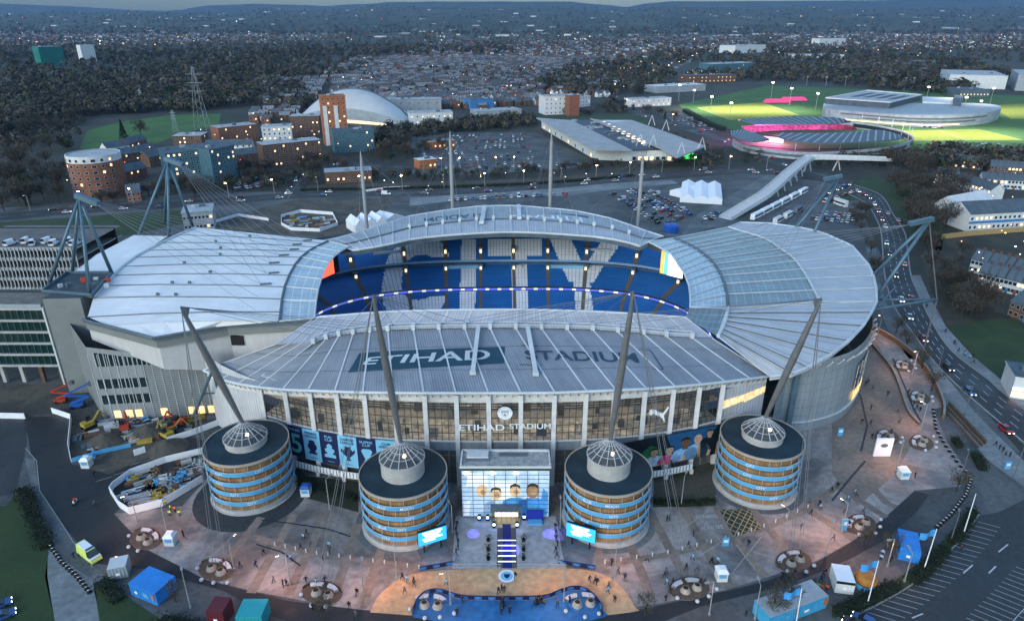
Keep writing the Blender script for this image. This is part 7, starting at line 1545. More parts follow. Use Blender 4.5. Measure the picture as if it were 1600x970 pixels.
p = at(1350, 915); t = thing('stall', 'round topped orange stall beside the white food kiosk', 'stall', p); w = MB(); w.lathe(p, [(1.8, 0), (1.8, 1.2)], m_cyan, 20); w.build('counter', t); w = MB(); w.lathe(p, [(2.0, 1.6), (2.0, 2.2), (1.5, 2.9), (.1, 3.2)], m_po, 20); w.build('canopy', t)
for k in range(4): w = MB(); a = 1.57 * k; w.tube(p + V((1.7 * math.cos(a), 1.7 * math.sin(a), 0)), p + V((1.7 * math.cos(a), 1.7 * math.sin(a), 1.7)), .06, .06, m_rib, 5); w.build('post', t)
for x, y, lab in ((268, 848, 'small white and green kiosk on the pink paving at the left'), (1126, 903, 'small white and blue kiosk before the road curve'), (1410, 745, 'small white and green kiosk on the right paving'), (137, 728, 'small white kiosk at the corner of the building site'), (479, 772, 'blue domed white kiosk by the planting bed')):
    p = at(x, y); t = thing('kiosk', lab, 'kiosk', p); w = MB(); w.box(p, (2, 2, 2.1), m_render); w.build('booth', t); w = MB(); w.box(p + V((0, 0, 2.1)), (2.3, 2.3, .7), m_white if 'blue domed' not in lab else m_pb, 0, .55); w.build('roof', t); w = MB(); w.box(p + V((0, -1.03, 1)), (1.4, .08, .8), m_cyan); w.build('hatch', t)
p = at(1377, 712); t = thing('notice_board', 'white notice board with a dark emblem on the right paving', 'notice board', p); w = MB(); w.box(p, (4.2, .4, 5.2), m_white); w.build('panel', t); w = MB(); w.face([p + V((.9 * math.cos(i * .42), -.22, 3.2 + .55 * math.sin(i * .42))) for i in range(15)], m_ribd); w.build('emblem', t)
for x, y, h_, lab in ((1317, 828, 3, 'pale blue sign beside the seat ring'), (1312, 680, 2.2, 'pale blue sign on the paving by the curved wall'), (1133, 852, 2, 'small pale blue sign near the hatched paving'), (1573, 732, 2, 'blue bin on the road pavement')): p = at(x, y); t = thing('sign_totem', lab, 'sign', p); w = MB(); w.box(p, (1.3, .35, h_), m_cyan); w.build('panel', t); w = MB(); w.box(p + V((0, -.2, h_ * .5)), (.9, .05, h_ * .3), m_white); w.build('face', t)
for bx_, tx_, lab, fl in (((1505, 835), (1525, 771), 'white flagpole without flag beside the hedge', 0), ((1443, 891), (1464, 826), 'white flagpole with blue flag by the blue stall', 1), ((1355, 944), (1373, 875), 'white flagpole with blue flag by the food kiosk', 1), ((1243, 978), (1253, 918), 'white flagpole with dark flag by the long container', 1)):
    p = at(*bx_); hh_ = hat(tx_[0], tx_[1], p.y); q_ = V((at(tx_[0], tx_[1], hh_).x, p.y, hh_)); t = thing('flagpole', lab, 'flagpole', p, 'flagpoles by the car park'); w = MB(); w.tube(p, q_, .12, .07, m_white, 8); w.build('pole', t)
    if fl:
        w = MB(); w.grid([[q_ + V((-.1 - 2.6 * i / 8, .3 * math.sin(i * .9), -.2 - 1.6 * j / 3 - .12 * i)) for i in range(9)] for j in range(4)], mat('flag_blue', (.05, .28, .62), .7, .2, 1.)); w.build('flag', t)
# ------------------------------------------------------------------ vehicles
def head(a, b): d = at(*b) - at(*a); return math.atan2(d.y, d.x)
def vehicle(pr, px, py, rz, col, lab, grp=None, z=.03): return clone(pr, at(px, py, z) if not isinstance(px, V) else px, rz, lab, grp, None, CC[col])
ORD = ['first', 'second', 'third', 'fourth', 'fifth', 'sixth', 'seventh', 'eighth', 'ninth', 'tenth', 'eleventh', 'twelfth', 'thirteenth', 'fourteenth', 'fifteenth', 'sixteenth', 'seventeenth', 'eighteenth', 'nineteenth', 'twentieth']
RC = [(1387, 334, 'silver'), (1366, 320, 'white'), (1372, 331, 'red'), (1378, 344, 'red'), (1383, 355, 'white'), (1385, 381, 'silver'), (1390, 398, 'black'), (1413, 414, 'silver'), (1408, 470, 'white'), (1424, 467, 'red'), (1421, 497, 'silver'), (1443, 531, 'red'), (1481, 576, 'black'), (1514, 614, 'blue'), (1571, 673, 'red'), (1400, 432, 'grey'), (1403, 345, 'pale blue'), (1350, 305, 'red'), (1340, 300, 'white'), (1358, 310, 'black')]
for i, (x, y, c_) in enumerate(RC): vehicle(P_car, x, y, None, c_, 'car', 'cars on the right hand road')
RCO = [o for o in bpy.data.objects if o.get('group') == 'cars on the right hand road']; MID = [a.lerp(b, .5) for a, b in zip(smooth_poly([at(*p) for p in road_r[0]], 60), smooth_poly([at(*p) for p in road_r[1]], 60))]
RCO.sort(key=lambda o: -o.location.y)
for i, o in enumerate(RCO):
    k = min(range(1, 59), key=lambda k: (MID[k] - V((o.location.x, o.location.y, 0))).length); d = MID[k + 1] - MID[k - 1]; n = V((-d.y, d.x, 0)); a = math.atan2(d.y, d.x); left = (o.location - MID[k]).dot(n) > 0
    o.rotation_euler = (0, 0, a + (math.pi if left else 0)); nm = next(c_ for c_, v in CC.items() if abs(v[0] - o.color[0]) < .001); o['label'] = f'{nm} car on the right hand road, {ORD[i]} from the roundabout'
def queue(P, off, n, back, where, grp, t0=.05, t1=.95, pr=None):
    Q = resample(P, 400)
    for i in range(n):
        k = int(399 * lerp(t0, t1, (i + rnd.uniform(.1, .9)) / n)); k = max(1, min(398, k)); d = (Q[k + 1] - Q[k - 1]).normalized(); nn = V((-d.y, d.x, 0)); a = math.atan2(d.y, d.x); c_ = rnd.choice(CK)
        clone((P_vanl if rnd.random() < .12 else P_carl) if pr is None else pr, V((Q[k].x, Q[k].y, .03)) + nn * off, a + (math.pi if back else 0), f'{c_} vehicle, {ORD[i]} from the left {where}', grp, None, CC[c_])
queue(RD['main'], -4.5, 16, False, 'on the near lanes of the main road', 'vehicles on the near lanes of the main road'); queue(RD['main'], 4.2, 16, True, 'on the far lanes of the main road', 'vehicles on the far lanes of the main road'); queue(RD['side'], 2.5, 6, True, 'on the side road by the restaurant', 'vehicles on the side road', 0, .6); queue(RD['ring'], 3.6, 18, True, 'up the far ring road lanes', 'vehicles going up the ring road', .0, .55); queue(RD['ring'], -3.6, 18, False, 'down the far ring road lanes', 'vehicles coming down the ring road', .0, .55)
queue([at(*p) for p in ((1285, 318), (1345, 296))], 0, 7, False, 'at the roundabout approach', 'vehicles at the roundabout approach'); queue([at(*p) for p in ((1284, 308), (1335, 287))], 0, 7, True, 'leaving the roundabout', 'vehicles leaving the roundabout')
stuff_cars = []
def lot(q4, rows, cols, fill, where, grp, ang=None, indiv=True):
    A, B, C0, D = [at(*p) for p in q4]; k = 0
    for r in range(rows):
        i = 0
        for c_ in range(cols):
            if rnd.random() > fill: continue
            s, t_ = (c_ + .5) / cols, (r + (.38 if r % 2 else .62)) / rows; p = A.lerp(B, s).lerp(D.lerp(C0, s), t_); d = (D - A).lerp(C0 - B, s); a = math.atan2(d.y, d.x) + (math.pi if rnd.random() < .5 else 0) + rnd.uniform(-.04, .04); cn = rnd.choice(CK)
            if indiv: clone(P_van if rnd.random() < .07 else P_carp, p, a, f'{cn} vehicle, {ORD[min(i, 19)]} in the {ORD[r]} parked row {where}', grp, None, CC[cn])
            else: stuff_cars.append((p, a, CC[cn]))
            i += 1
lot([(948, 304), (1030, 358), (1084, 336), (1012, 293)], 5, 16, .82, 'of the gravel car park', 'cars in the gravel car park')
lot([(1262, 345), (1335, 352), (1338, 336), (1275, 332)], 3, 9, .85, 'behind the right roof', 'cars behind the right roof')
lot([(650, 268), (850, 264), (832, 236), (648, 240)], 5, 19, .74, 'of the store car park', 'cars in the store car park')
lot([(660, 238), (830, 233), (822, 208), (690, 211)], 6, 22, .7, '', '', None, False); lot([(1046, 184), (1082, 182), (1135, 203), (1098, 206)], 5, 16, .85, '', '', None, False); lot([(1330, 192), (1470, 202), (1480, 199), (1340, 188)], 2, 34, .8, '', '', None, False); lot([(1460, 240), (1590, 242), (1560, 224), (1450, 224)], 5, 18, .8, '', '', None, False); lot([(370, 300), (430, 290), (425, 278), (360, 288)], 3, 12, .8, 'below the teal slabs', 'cars below the teal apartment slabs'); lot([(868, 262), (930, 260), (922, 254), (866, 256)], 1, 10, .9, '', '', None, False); lot([(1430, 400 - 110), (1470, 305), (1480, 300), (1440, 285)], 1, 7, .7, '', '', None, False)
lot([(700, 316), (900, 305), (900, 302), (700, 312)], 1, 34, .6, 'on the pale concourse by the main road', 'cars on the pale concourse'); lot([(1100, 352), (1130, 338), (1118, 330), (1092, 342)], 2, 6, .7, 'by the foot of the white bridge', 'cars by the foot of the white bridge')
lot([(190, 296), (236, 292), (238, 286), (196, 290)], 1, 7, .9, 'by the round brick tower', 'cars by the round brick tower')
W_ = MB(); src = P_carp.data
for p, a, c_ in stuff_cars:
    cs, sn = math.cos(a), math.sin(a); mm = mat('paint_%d' % int(sum(c_) * 1000), c_, .35, 0, spec=.5); k0 = len(W_.v); W_.v += [(p.x + v.co.x * cs - v.co.y * sn, p.y + v.co.x * sn + v.co.y * cs, v.co.z) for v in src.vertices]
    for f in src.polygons: W_.f.append(tuple(k0 + i for i in f.vertices)); W_.m.append(W_.mi(mm if f.material_index == 0 else src.materials[f.material_index]))
W_.build('parked_cars', None, 'rows of parked cars filling the farther car parks', 'cars', kind='stuff', origin=V((0, 0, 0)))
for k in range(7): p = at(12 + 17 * k, 385, hM); clone(P_van, V((p.x, at(60, 452).y + 6 + 3 * (k % 2), hM)), R(80 + 20 * (k % 3)), f'white van, {ORD[k]} from the left on top of the parking garage', 'vans on the garage roof', None, CC['white'])
vehicle(P_car, -2, 948, R(35), 'blue', 'blue and white patrol car at the left edge by the lawn', None); vehicle(P_car, 4, 965, R(35), 'blue', 'second blue patrol car at the left edge', None); vehicle(P_car, 1350, 972, R(140), 'blue', 'dark blue car in the first bay of the marked car park', None); vehicle(P_car, 1336, 978, R(140), 'black', 'black car beside the dark blue one', None)
# ambulance
p = at(141, 870); a = head((126, 858), (157, 882)); t = thing('ambulance', 'yellow green and white ambulance parked on the left of the ring road', 'ambulance', p); b, g, wh, (hx, tx), wd = car_shape(5.9, 2.1, 2.6, 'van'); m_amb = mat('ambulance_yellow', (.62, .72, .18), .4, .05); b.mats = [m_amb]; cs, sn = math.cos(a), math.sin(a)
for nm, mbx in [('body', b), ('windscreen', g)] + [('wheel', k) for k in wh]: mbx.v = [(p.x + x * cs - y * sn, p.y + x * sn + y * cs, z + .03) for x, y, z in mbx.v]; mbx.build(nm, t)
w = MB(); q_ = p - V((cs, sn, 0)) * .8; w.box((q_.x, q_.y, 2.62), (3.2, 1.5, .12), m_white, a); q_ = p + V((cs, sn, 0)) * .9; w.box((q_.x, q_.y, 2.62), (.4, 1.5, .22), m_pb, a); w.build('roof_panel', t); w = MB(); q_ = p + V((cs, sn, 0)) * 2.0; w.box((q_.x, q_.y, 1.2), (1.5, 2.12, .12), m_white, a); w.build('bonnet', t)
p = at(118, 786); t = thing('motorcycle', 'red and white motorcycle with rider on the ring road', 'motorcycle', p); 
for y in (-.75, .75): w = MB(); w.tube(p + V((-.08, y, .33)), p + V((.08, y, .33)), .33, .33, m_tyre, 12); w.build('wheel', t)
w = MB(); w.box(p + V((0, 0, .4)), (.45, 1.5, .6), m_render, 0, .7); w.build('body', t); person(118, 786, 'red jacket', 'astride the motorcycle on the ring road', 'stand', 0, z=.35)
# coaches and lorries
def coach(px, py, rz, m, lab, L=12., h=3.4, grp=None):
    p = at(px, py); t = thing('coach', lab, 'coach', p, grp); cs, sn = math.cos(rz), math.sin(rz); w = MB(); w.box(p + V((0, 0, .4)), (L, 2.5, h - .4), m, rz, .96); w.build('body', t); w = MB(); w.box(p + V((0, 0, 1.7)), (L * .96, 2.54, .9), m_cglass, rz); w.build('window_band', t)
    for x in (-.32, .34):
        for y in (-1, 1): w = MB(); c_ = p + V((x * L * cs - y * 1.1 * sn, x * L * sn + y * 1.1 * cs, .5)); w.tube(c_, c_ + V((-sn * .2 * y, cs * .2 * y, 0)), .5, .5, m_tyre, 8); w.build('wheel', t)
ca = head((1180, 342), (1258, 302))
for i in range(6): coach(lerp(1182, 1254, i / 5), lerp(341, 303, i / 5), ca, m_white, f'white coach, {ORD[i]} from the stadium in the row beside the footbridge', grp='coaches beside the footbridge')
for i in range(3): coach(lerp(1215, 1246, i / 2), lerp(348, 332, i / 2), ca, m_render if i < 2 else m_ribd, f'box trailer, {ORD[i]} of three beside the right roof', 9, 3.2, 'trailers beside the right roof')
coach(1313, 322, ca + 1.0, m_render, 'tall white lorry trailer at the far side of the coach park', 9, 4)
# tall far masts, pylons, floodlights
def pylon(px, py, yt, lab):
    p = at(px, py); h = hat(px, yt, p.y); t = thing('pylon', lab, 'pylon', p, 'pylons over the meadow'); w = MB(); r = h * .1; c4 = [(-1, -1), (1, -1), (1, 1), (-1, 1)]; th = .17
    for a, b in c4: w.beam(p + V((a * r, b * r, 0)), p + V((a * .5, b * .5, h)), th, th, m_shed)
    for k in range(8):
        z0, z1 = h * k / 8, h * (k + 1) / 8; r0, r1 = lerp(r, .5, k / 8), lerp(r, .5, (k + 1) / 8)
        for (a, b), (c_, d) in zip(c4, c4[1:] + c4[:1]): w.beam(p + V((a * r0, b * r0, z0)), p + V((c_ * r1, d * r1, z1)), th * .6, th * .6, m_shed)
    w.build('tower', t)
    for k in (.62, .75, .88): w = MB(); w.beam(p + V((-h * .13, 0, h * k)), p + V((h * .13, 0, h * k)), .3, .3, m_shed); w.build('cross_arm', t)
pylon(317, 203, 104, 'tall steel pylon over the right end of the meadow'); pylon(275, 207, 172, 'steel pylon in the middle of the meadow'); pylon(222, 163, 139, 'far steel pylon among the left woods'); pylon(362, 100, 80, 'small far pylon above the woods')
def flood(px, py, yt, lab, on=True):
    p = at(px, py); h = hat(px, yt, p.y); t = thing('floodlight', lab, 'floodlight', p, 'floodlight masts round the pitches'); w = MB(); w.tube(p, p + V((0, 0, h)), .35, .2, m_pole, 6); w.build('pole', t); w = MB(); w.box(p + V((0, 0, h - .8)), (2.6, .6, 1.3), mat('flood_on', (1, 1, .9), emit=9, ecol=(1, .97, .88), var=0) if on else m_shed); w.build('lamp_head', t)
for k, (x, y, yt) in enumerate(((1060, 158, 133), (1083, 161, 141), (1110, 172, 151), (1204, 157, 129), (1233, 165, 138), (1274, 172, 146), (1140, 185, 161), (1448, 152, 136), (1502, 186, 152), (1546, 165, 138), (1530, 172, 158), (1354, 175, 161), (1260, 134, 120), (1290, 135, 120), (1320, 135, 120), (1412, 142, 122), (1425, 140, 122))): flood(x, y, yt, f'floodlight mast, {ORD[k]} going right along the training pitches', k < 12)
for k, (x, y, e) in enumerate(((1165, 172, 95000), (1500, 210, 90000), (1590, 175, 50000))): l = bpy.data.lights.new('pitch_flood', 'AREA'); l.shape = 'RECTANGLE'; l.size = 150; l.size_y = 75; l.spread = R(105); l.energy = e * .85; l.color = (1, .97, .85); o = bpy.data.objects.new('pitch_flood', l); COL.objects.link(o); o.location = at(x, y) + V((0, 0, 42))
# street lamps along the far roads
for nm, P, st in (('main road', RD['main'], 22), ('ring road', RD['ring'], 26), ('store car park side', [at(630, 272), at(860, 268)], 9)):
    Q = resample(P, st)
    for i, p in enumerate(Q[1:-1]):
        w = MB(); w.tube((p.x, p.y + 9, 0), (p.x, p.y + 9, 9), .16, .1, m_pole, 5); w.beam((p.x, p.y + 9, 9), (p.x, p.y + 7.4, 9.2), .14, .14, m_pole); w.box((p.x, p.y + 7.2, 9), (.9, .6, .35), m_lampw if i % 3 else m_lampo); w.build('street_lamp', None, f'street lamp in the line along the {nm}', 'street lamp', f'street lamps along the {nm}')
# ------------------------------------------------------------------ trees
def tree_proto(name, kind, h, r, n, cols):
    t = thing(name, 'x', 'tree', (0, 0, 0)); w = MB(); bark = mat('bark', (.045, .036, .028), .9, .2)
    w.tube((0, 0, 0), (0, 0, h * .42), h * .028, h * .018, bark, 6); L = []
    for i in range(9 if kind != 'fir' else 1):
        a = rnd.uniform(0, 6.28); z0 = h * rnd.uniform(.22, .45); e = V((math.cos(a) * r * rnd.uniform(.45, .8), math.sin(a) * r * rnd.uniform(.45, .8), h * rnd.uniform(.55, .92))); w.tube((0, 0, z0), e, h * .014, h * .004, bark, 4, False); L.append(e)
    w.build('trunk', t); w = MB(); ms = [mat(f'{c_[0]}', c_[1], .9, .3, .8) for c_ in cols]; cl = [V((rnd.gauss(0, .4) * r, rnd.gauss(0, .4) * r, h * rnd.uniform(.42, .86))) for _ in range(9)] + L[:6]
    for i in range(n):
        if kind == 'fir': z = rnd.random(); q = r * (1 - z) * rnd.uniform(.5, 1.05); a = rnd.uniform(0, 6.28); c = V((q * math.cos(a), q * math.sin(a), h * (.06 + .93 * z)))
        else:
            b = rnd.choice(cl); v_ = V((rnd.gauss(0, 1), rnd.gauss(0, 1), rnd.gauss(0, 1))).normalized() * (rnd.random() ** .4); c = b + V((v_.x * r * .46, v_.y * r * .46, v_.z * h * .17)); c.z = max(c.z, h * .18)
        d = V((c.x, c.y, (c.z - h * .35))).normalized() + V((rnd.gauss(0, .5), rnd.gauss(0, .5), rnd.gauss(0, .4))); d.normalize(); s = d.cross(V((rnd.gauss(0, 1), rnd.gauss(0, 1), rnd.gauss(0, 1)))).normalized()
        if kind == 'bare': l, wd = h * rnd.uniform(.05, .10), h * rnd.uniform(.006, .012)
        else: l, wd = h * rnd.uniform(.03, .05), h * rnd.uniform(.02, .035)
        w.face([c - d * l, c + s * wd, c + d * l, c - s * wd], ms[i % len(ms)])
    w.build('crown', t); return proto(t)
tw1, tw2, tw3 = ('twig_brown', (.070, .056, .044)), ('twig_grey', (.105, .094, .080)), ('twig_dark', (.040, .036, .030)); ev1, ev2 = ('evergreen_dark', (.012, .026, .014)), ('evergreen_mid', (.026, .045, .020)); iv = ('ivy_olive', (.05, .055, .022))
TP = [tree_proto('bare_tree', 'bare', 11, 4.6, 620, [tw1, tw2, tw3]), tree_proto('bare_tree', 'bare', 12, 5.4, 700, [tw1, tw3]), tree_proto('bare_tree', 'bare', 9, 3.6, 460, [tw2, tw1, iv]), tree_proto('bushy_tree', 'leaf', 9, 4.2, 620, [ev1, ev2, iv]), tree_proto('fir_tree', 'fir', 11, 2.5, 520, [ev1, ev2])]
TN = ['bare brown twigged', 'broad bare dark', 'small pale twigged', 'dark bushy evergreen', 'narrow dark fir']
def grove(poly, n, where, mix=(5, 5, 3, 1, 0), sc=(.7, 1.15), group=None):
    P = [at(*p) for p in poly]; xs = [p.x for p in P]; ys = [p.y for p in P]; k = 0
    while k < n:
        px, py = rnd.uniform(min(q[0] for q in poly), max(q[0] for q in poly)), rnd.uniform(min(q[1] for q in poly), max(q[1] for q in poly))
        if not inpoly(px, py, poly): continue
        i = rnd.choices(range(5), mix)[0]; clone(TP[i], at(px, py), rnd.uniform(0, 6.28), f'{TN[i]} tree {where}', f'{TN[i]} trees {where}', rnd.uniform(*sc)); k += 1
grove([(1392, 270), (1440, 262), (1500, 300), (1490, 350), (1460, 375), (1440, 385), (1405, 340)], 46, 'on the bank right of the road', (4, 6, 1, 2, 0), (.9, 1.35)); grove([(1440, 390), (1475, 378), (1510, 400), (1520, 450), (1560, 495), (1490, 500), (1455, 440)], 30, 'on the dark slope below the timber fence', (4, 6, 1, 2, 0), (.6, 1.)); grove([(1325, 330), (1350, 330), (1372, 440), (1360, 440)], 14, 'between the coach park and the road', (4, 2, 3, 0, 0), (.5, .8))
grove([(585, 262), (620, 215), (680, 208), (700, 240), (640, 258)], 24, 'around the orange lit pavilion', sc=(.7, 1.)); grove([(490, 288), (860, 276), (990, 266), (990, 262), (860, 270), (490, 282)], 34, 'in the line along the rail strip', (4, 2, 4, 1, 0), (.5, .8)); grove([(100, 330), (260, 300), (400, 268), (520, 250), (590, 244), (590, 262), (480, 285), (330, 310), (200, 322)], 50, 'among the apartment blocks', (5, 4, 2, 1, 0), (.6, 1.)); grove([(-30, 335), (100, 320), (100, 235), (130, 180), (-30, 180)], 62, 'in the left wood by the round brick tower', (4, 6, 1, 1, 0), (.9, 1.4)); grove([(940, 240 - 84), (1010, 180), (1080, 196), (1100, 206), (1040, 178)], 14, 'around the low warm lit building', (1, 1, 0, 3, 2), (.6, .9))
for k, (x, y, i, s) in enumerate(((505, 966, 2, .55), (1008, 962, 2, .55), (1392, 868, 2, .6), (1232, 948, 2, .75), (1494, 768, 2, .7), (1350, 850, 2, .5), (1205, 965, 2, .7), (275, 940, 2, .5), (1415, 545, 2, .8), (1440, 575, 2, .8), (1455, 610, 2, .8), (1400, 520, 2, .7))): clone(TP[i], at(x, y), k, f'small bare tree, {ORD[k]} of those planted round the plaza edge', 'young bare trees round the plaza', s)
clone(TP[4], at(194, 218), 0, 'lone tall dark fir at the edge of the meadow', None, 1.6); clone(TP[1], at(221, 214), 0, 'broad bare tree standing on the meadow', None, 1.3)
# hedges
def hedge(pix, w_, h, lab, n=0):
    P = resample(smooth_poly([at(*p) for p in pix], 30), 60); L = sum((b - a).length for a, b in zip(P, P[1:])); n = n or int(L * 60); w = MB(); ms = [mat('hedge_dark', (.010, .018, .010), .95, .3), mat('hedge_mid', (.022, .030, .014), .95, .3)]
    w.wall(P, 0, h * .75, w_ * .7, ms[0])
    for i in range(n):
        k = rnd.randrange(59); c = P[k].lerp(P[k + 1], rnd.random()) + V((rnd.uniform(-.5, .5) * w_, rnd.uniform(-.5, .5) * w_, rnd.uniform(.3, 1.08) * h)); d = V((rnd.gauss(0, 1), rnd.gauss(0, 1), rnd.gauss(0, 1))).normalized() * .22; s = d.cross(V((rnd.gauss(0, 1), rnd.gauss(0, 1), 1))).normalized() * .15; w.face([c - d, c + s, c + d, c - s], ms[i % 2])
    w.build('hedge', None, lab, 'hedge')
hedge([(36, 768), (50, 800), (66, 840), (74, 856)], 3.4, 1.6, 'long dark hedge along the left lawn'); hedge([(158, 912), (178, 928), (186, 940)], 3, 1.3, 'dark hedge between silver kiosk and left lawn'); hedge([(1520, 800), (1500, 835), (1486, 848)], 2.4, 1.2, 'dark hedge beside the white flagpole'); hedge([(1476, 858), (1450, 888), (1425, 910)], 3, 1.2, 'dark hedge between blue stall and marked bays'); hedge([(1400, 916), (1350, 940), (1308, 960)], 3, 1.2, 'dark hedge below the food kiosk'); hedge([(1498, 700), (1490, 688)], 2, 1.5, 'square dark hedge under the road bank'); hedge([(1535, 735), (1522, 712)], 2.5, 1.5, 'dark hedge beside the road pavement'); hedge([(250, 975), (330, 990)], 4, 1.4, 'dark hedge at the bottom left'); hedge([(470, 752), (520, 770), (556, 780)], 3, 1, 'dark planting under the raised walkway'); hedge([(1022, 785), (1070, 788), (1116, 784)], 2, .8, 'dark planting below the players banner'); hedge([(1070, 175), (1105, 195), (1130, 205)], 8, 5, 'tall dark conifer hedge by the small stadium', 1500); hedge([(470, 298), (700, 293), (860, 286), (990, 275)], 4, 1.6, 'long hedge along the main road', 3000)
# ------------------------------------------------------------------ far woods, streets and lights
def quads(name, label, V4, mi, ms, cat, kind='stuff'):
    n = len(V4); me = bpy.data.meshes.new(name); me.vertices.add(n * 4); me.vertices.foreach_set('co', V4.reshape(-1).astype('f')); me.loops.add(n * 4); me.loops.foreach_set('vertex_index', np.arange(n * 4)); me.polygons.add(n); me.polygons.foreach_set('loop_start', np.arange(n) * 4); me.polygons.foreach_set('loop_total', np.full(n, 4)); me.polygons.foreach_set('material_index', mi)
    for m in ms: me.materials.append(m)
    me.update(calc_edges=True); return link(name, me, None, V((0, 0, 0)), label, cat, None, kind)
rg = np.random.default_rng(4)
def inside(poly, n):
    """n points spread evenly over a patch of country"""
    xs = [p[0] for p in poly]; ys = [p[1] for p in poly]; out = []
    while len(out) < n:
        x, y = rnd.uniform(min(xs), max(xs)), rnd.uniform(min(ys), max(ys))
        if inpoly(x, y, poly): out.append(at(x, y))
    return out
WOODS = [([(0, 56), (1600, 56), (1600, 38), (0, 38)], 3000, 2.4), ([(-60, 110), (300, 106), (320, 82), (-60, 84)], 420, 1.2), ([(430, 116), (540, 124), (620, 88), (430, 82)], 260, 1.1), ([(1300, 102), (1660, 98), (1660, 78), (1300, 80)], 220, 1.2), ([(-60, 240), (110, 236), (150, 178), (120, 170), (-60, 200)], 90, .9), ([(560, 275), (840, 268), (1000, 250), (1200, 240), (1210, 262), (1000, 266), (700, 285), (560, 290)], 80, .45), ([(1040, 210), (1130, 240), (1110, 262), (1090, 262), (1060, 250), (1100, 235)], 30, .5), ([(860, 178), (980, 178), (960, 150), (920, 182)], 60, .6), ([(720, 200), (840, 200), (830, 180), (720, 190)], 60, .7), ([(330, 300), (520, 292), (470, 262), (380, 270)], 50, .5), ([(1270, 262), (1420, 262), (1440, 240), (1290, 250)], 70, .6), ([(-60, 232), (130, 182), (350, 172), (480, 150), (470, 112), (330, 92), (200, 112), (-60, 108)], 2300, 1.15), ([(380, 110), (500, 90), (800, 84), (800, 68), (400, 74), (300, 90)], 800, 1.5), ([(840, 135), (900, 152), (1010, 150), (1060, 118), (1000, 92), (900, 100)], 420, 1.2), ([(1060, 128), (1260, 128), (1480, 150), (1600, 120), (1480, 92), (1200, 88)], 1100, 1.25), ([(590, 246), (640, 216), (720, 208), (830, 200), (830, 186), (700, 195), (590, 205)], 220, .8), ([(400, 172), (480, 178), (500, 150), (400, 140)], 120, .9), ([(1000, 100), (1180, 100), (1180, 80), (1020, 80)], 160, 1.3), ([(1180, 88), (1660, 84), (1660, 50), (1180, 56)], 900, 1.5), ([(-60, 95), (300, 90), (600, 70), (600, 50), (-60, 50)], 1300, 1.6), ([(600, 80), (1200, 76), (1200, 48), (600, 50)], 900, 1.6), ([(1420, 262), (1660, 276), (1660, 246), (1440, 240)], 160, .9), ([(560, 150), (860, 150), (1000, 110), (560, 100)], 520, .8)]
qv, qm = [], []
for poly, n, s in WOODS:
    for p in inside(poly, n):
        dist = p.length; p.z = hill_z(p.x, p.y); k = int(46 if dist < 1200 else 26 if dist < 2500 else 12 if dist < 4300 else 7); h = rg.uniform(8, 14) * s; r = h * rg.uniform(.38, .55); u = rg.normal(size=(k, 3)); u /= np.linalg.norm(u, axis=1)[:, None]; u *= rg.random((k, 1)) ** .2
        c = np.array(p)[None] + u * np.array([r, r, h * .42]) + np.array([0, 0, h * .55]); u2 = u + rg.normal(size=(k, 3)) * .25; d = np.cross(u2, rg.normal(size=(k, 3))); d /= np.linalg.norm(d, axis=1)[:, None]; e = np.cross(u2, d); e /= np.linalg.norm(e, axis=1)[:, None]
        l = h * (.13 if dist < 1200 else .19 if dist < 4300 else .26) * rg.uniform(.7, 1.3, (k, 1)); wd = l * .6; qv.append(np.stack([c - d * l, c + e * wd, c + d * l, c - e * wd], 1)); qm.append(np.full(k, rg.choice(5, p=[.34, .26, .2, .12, .08])))
quads('woodland', 'bare winter woods and treelines across the plain', np.concatenate(qv), np.concatenate(qm), [mat('wood_brown', (.056, .048, .036), .95, .4, .02), mat('wood_grey', (.085, .080, .068), .95, .35, .02), mat('wood_dark', (.026, .028, .022), .95, .35, .02), mat('wood_green', (.030, .046, .020), .95, .35, .02), mat('wood_tan', (.090, .072, .042), .95, .35, .02)], 'woodland')
def house_mesh(L, D, h, e, wm, rm, nm):
    w = MB(); w.box((0, 0, 0), (L, D, h), wm); w.raw([(-L / 2 - .2, -D / 2 - .3, h - .1), (L / 2 + .2, -D / 2 - .3, h - .1), (L / 2 + .2, 0, h + e), (-L / 2 - .2, 0, h + e), (-L / 2 - .2, D / 2 + .3, h - .1), (L / 2 + .2, D / 2 + .3, h - .1)], ((0, 1, 2, 3), (3, 2, 5, 4)), rm); w.raw([(-L / 2, -D / 2, h), (-L / 2, D / 2, h), (-L / 2, 0, h + e - .1), (L / 2, -D / 2, h), (L / 2, D / 2, h), (L / 2, 0, h + e - .1)], ((0, 2, 1), (3, 4, 5)), wm)
    for s in (-.3, .3): w.box((s * L, 0, h + e - .6), (.8, .8, 1.6), m_brickd); 
    for x in (-.3, .25):
        for z in (.8, 3.4): w.box((x * L, -D / 2 - .03, z), (1.4, .08, 1.3), m_wl if rnd.random() < .12 else m_wd)
    return proto(w.build(nm, None, 'x', 'house', origin=V((0, 0, 0))))
HP = [house_mesh(10, 9, 5.4, 3, m_brickd, m_slate, 'terraced_house'), house_mesh(9, 8, 5.2, 3, m_brick, mat('roof_tile_brown', (.12, .075, .06), .85, .25, .3), 'terraced_house'), house_mesh(8, 8, 5.2, 2.8, m_render, m_slate, 'detached_house'), house_mesh(11, 9, 5.6, 3.2, m_brickd, mat('roof_grey', (.19, .20, .22), .85, .25, .3), 'terraced_house')]
HN = ['dark slate roofed', 'brown tiled', 'white walled', 'grey roofed']
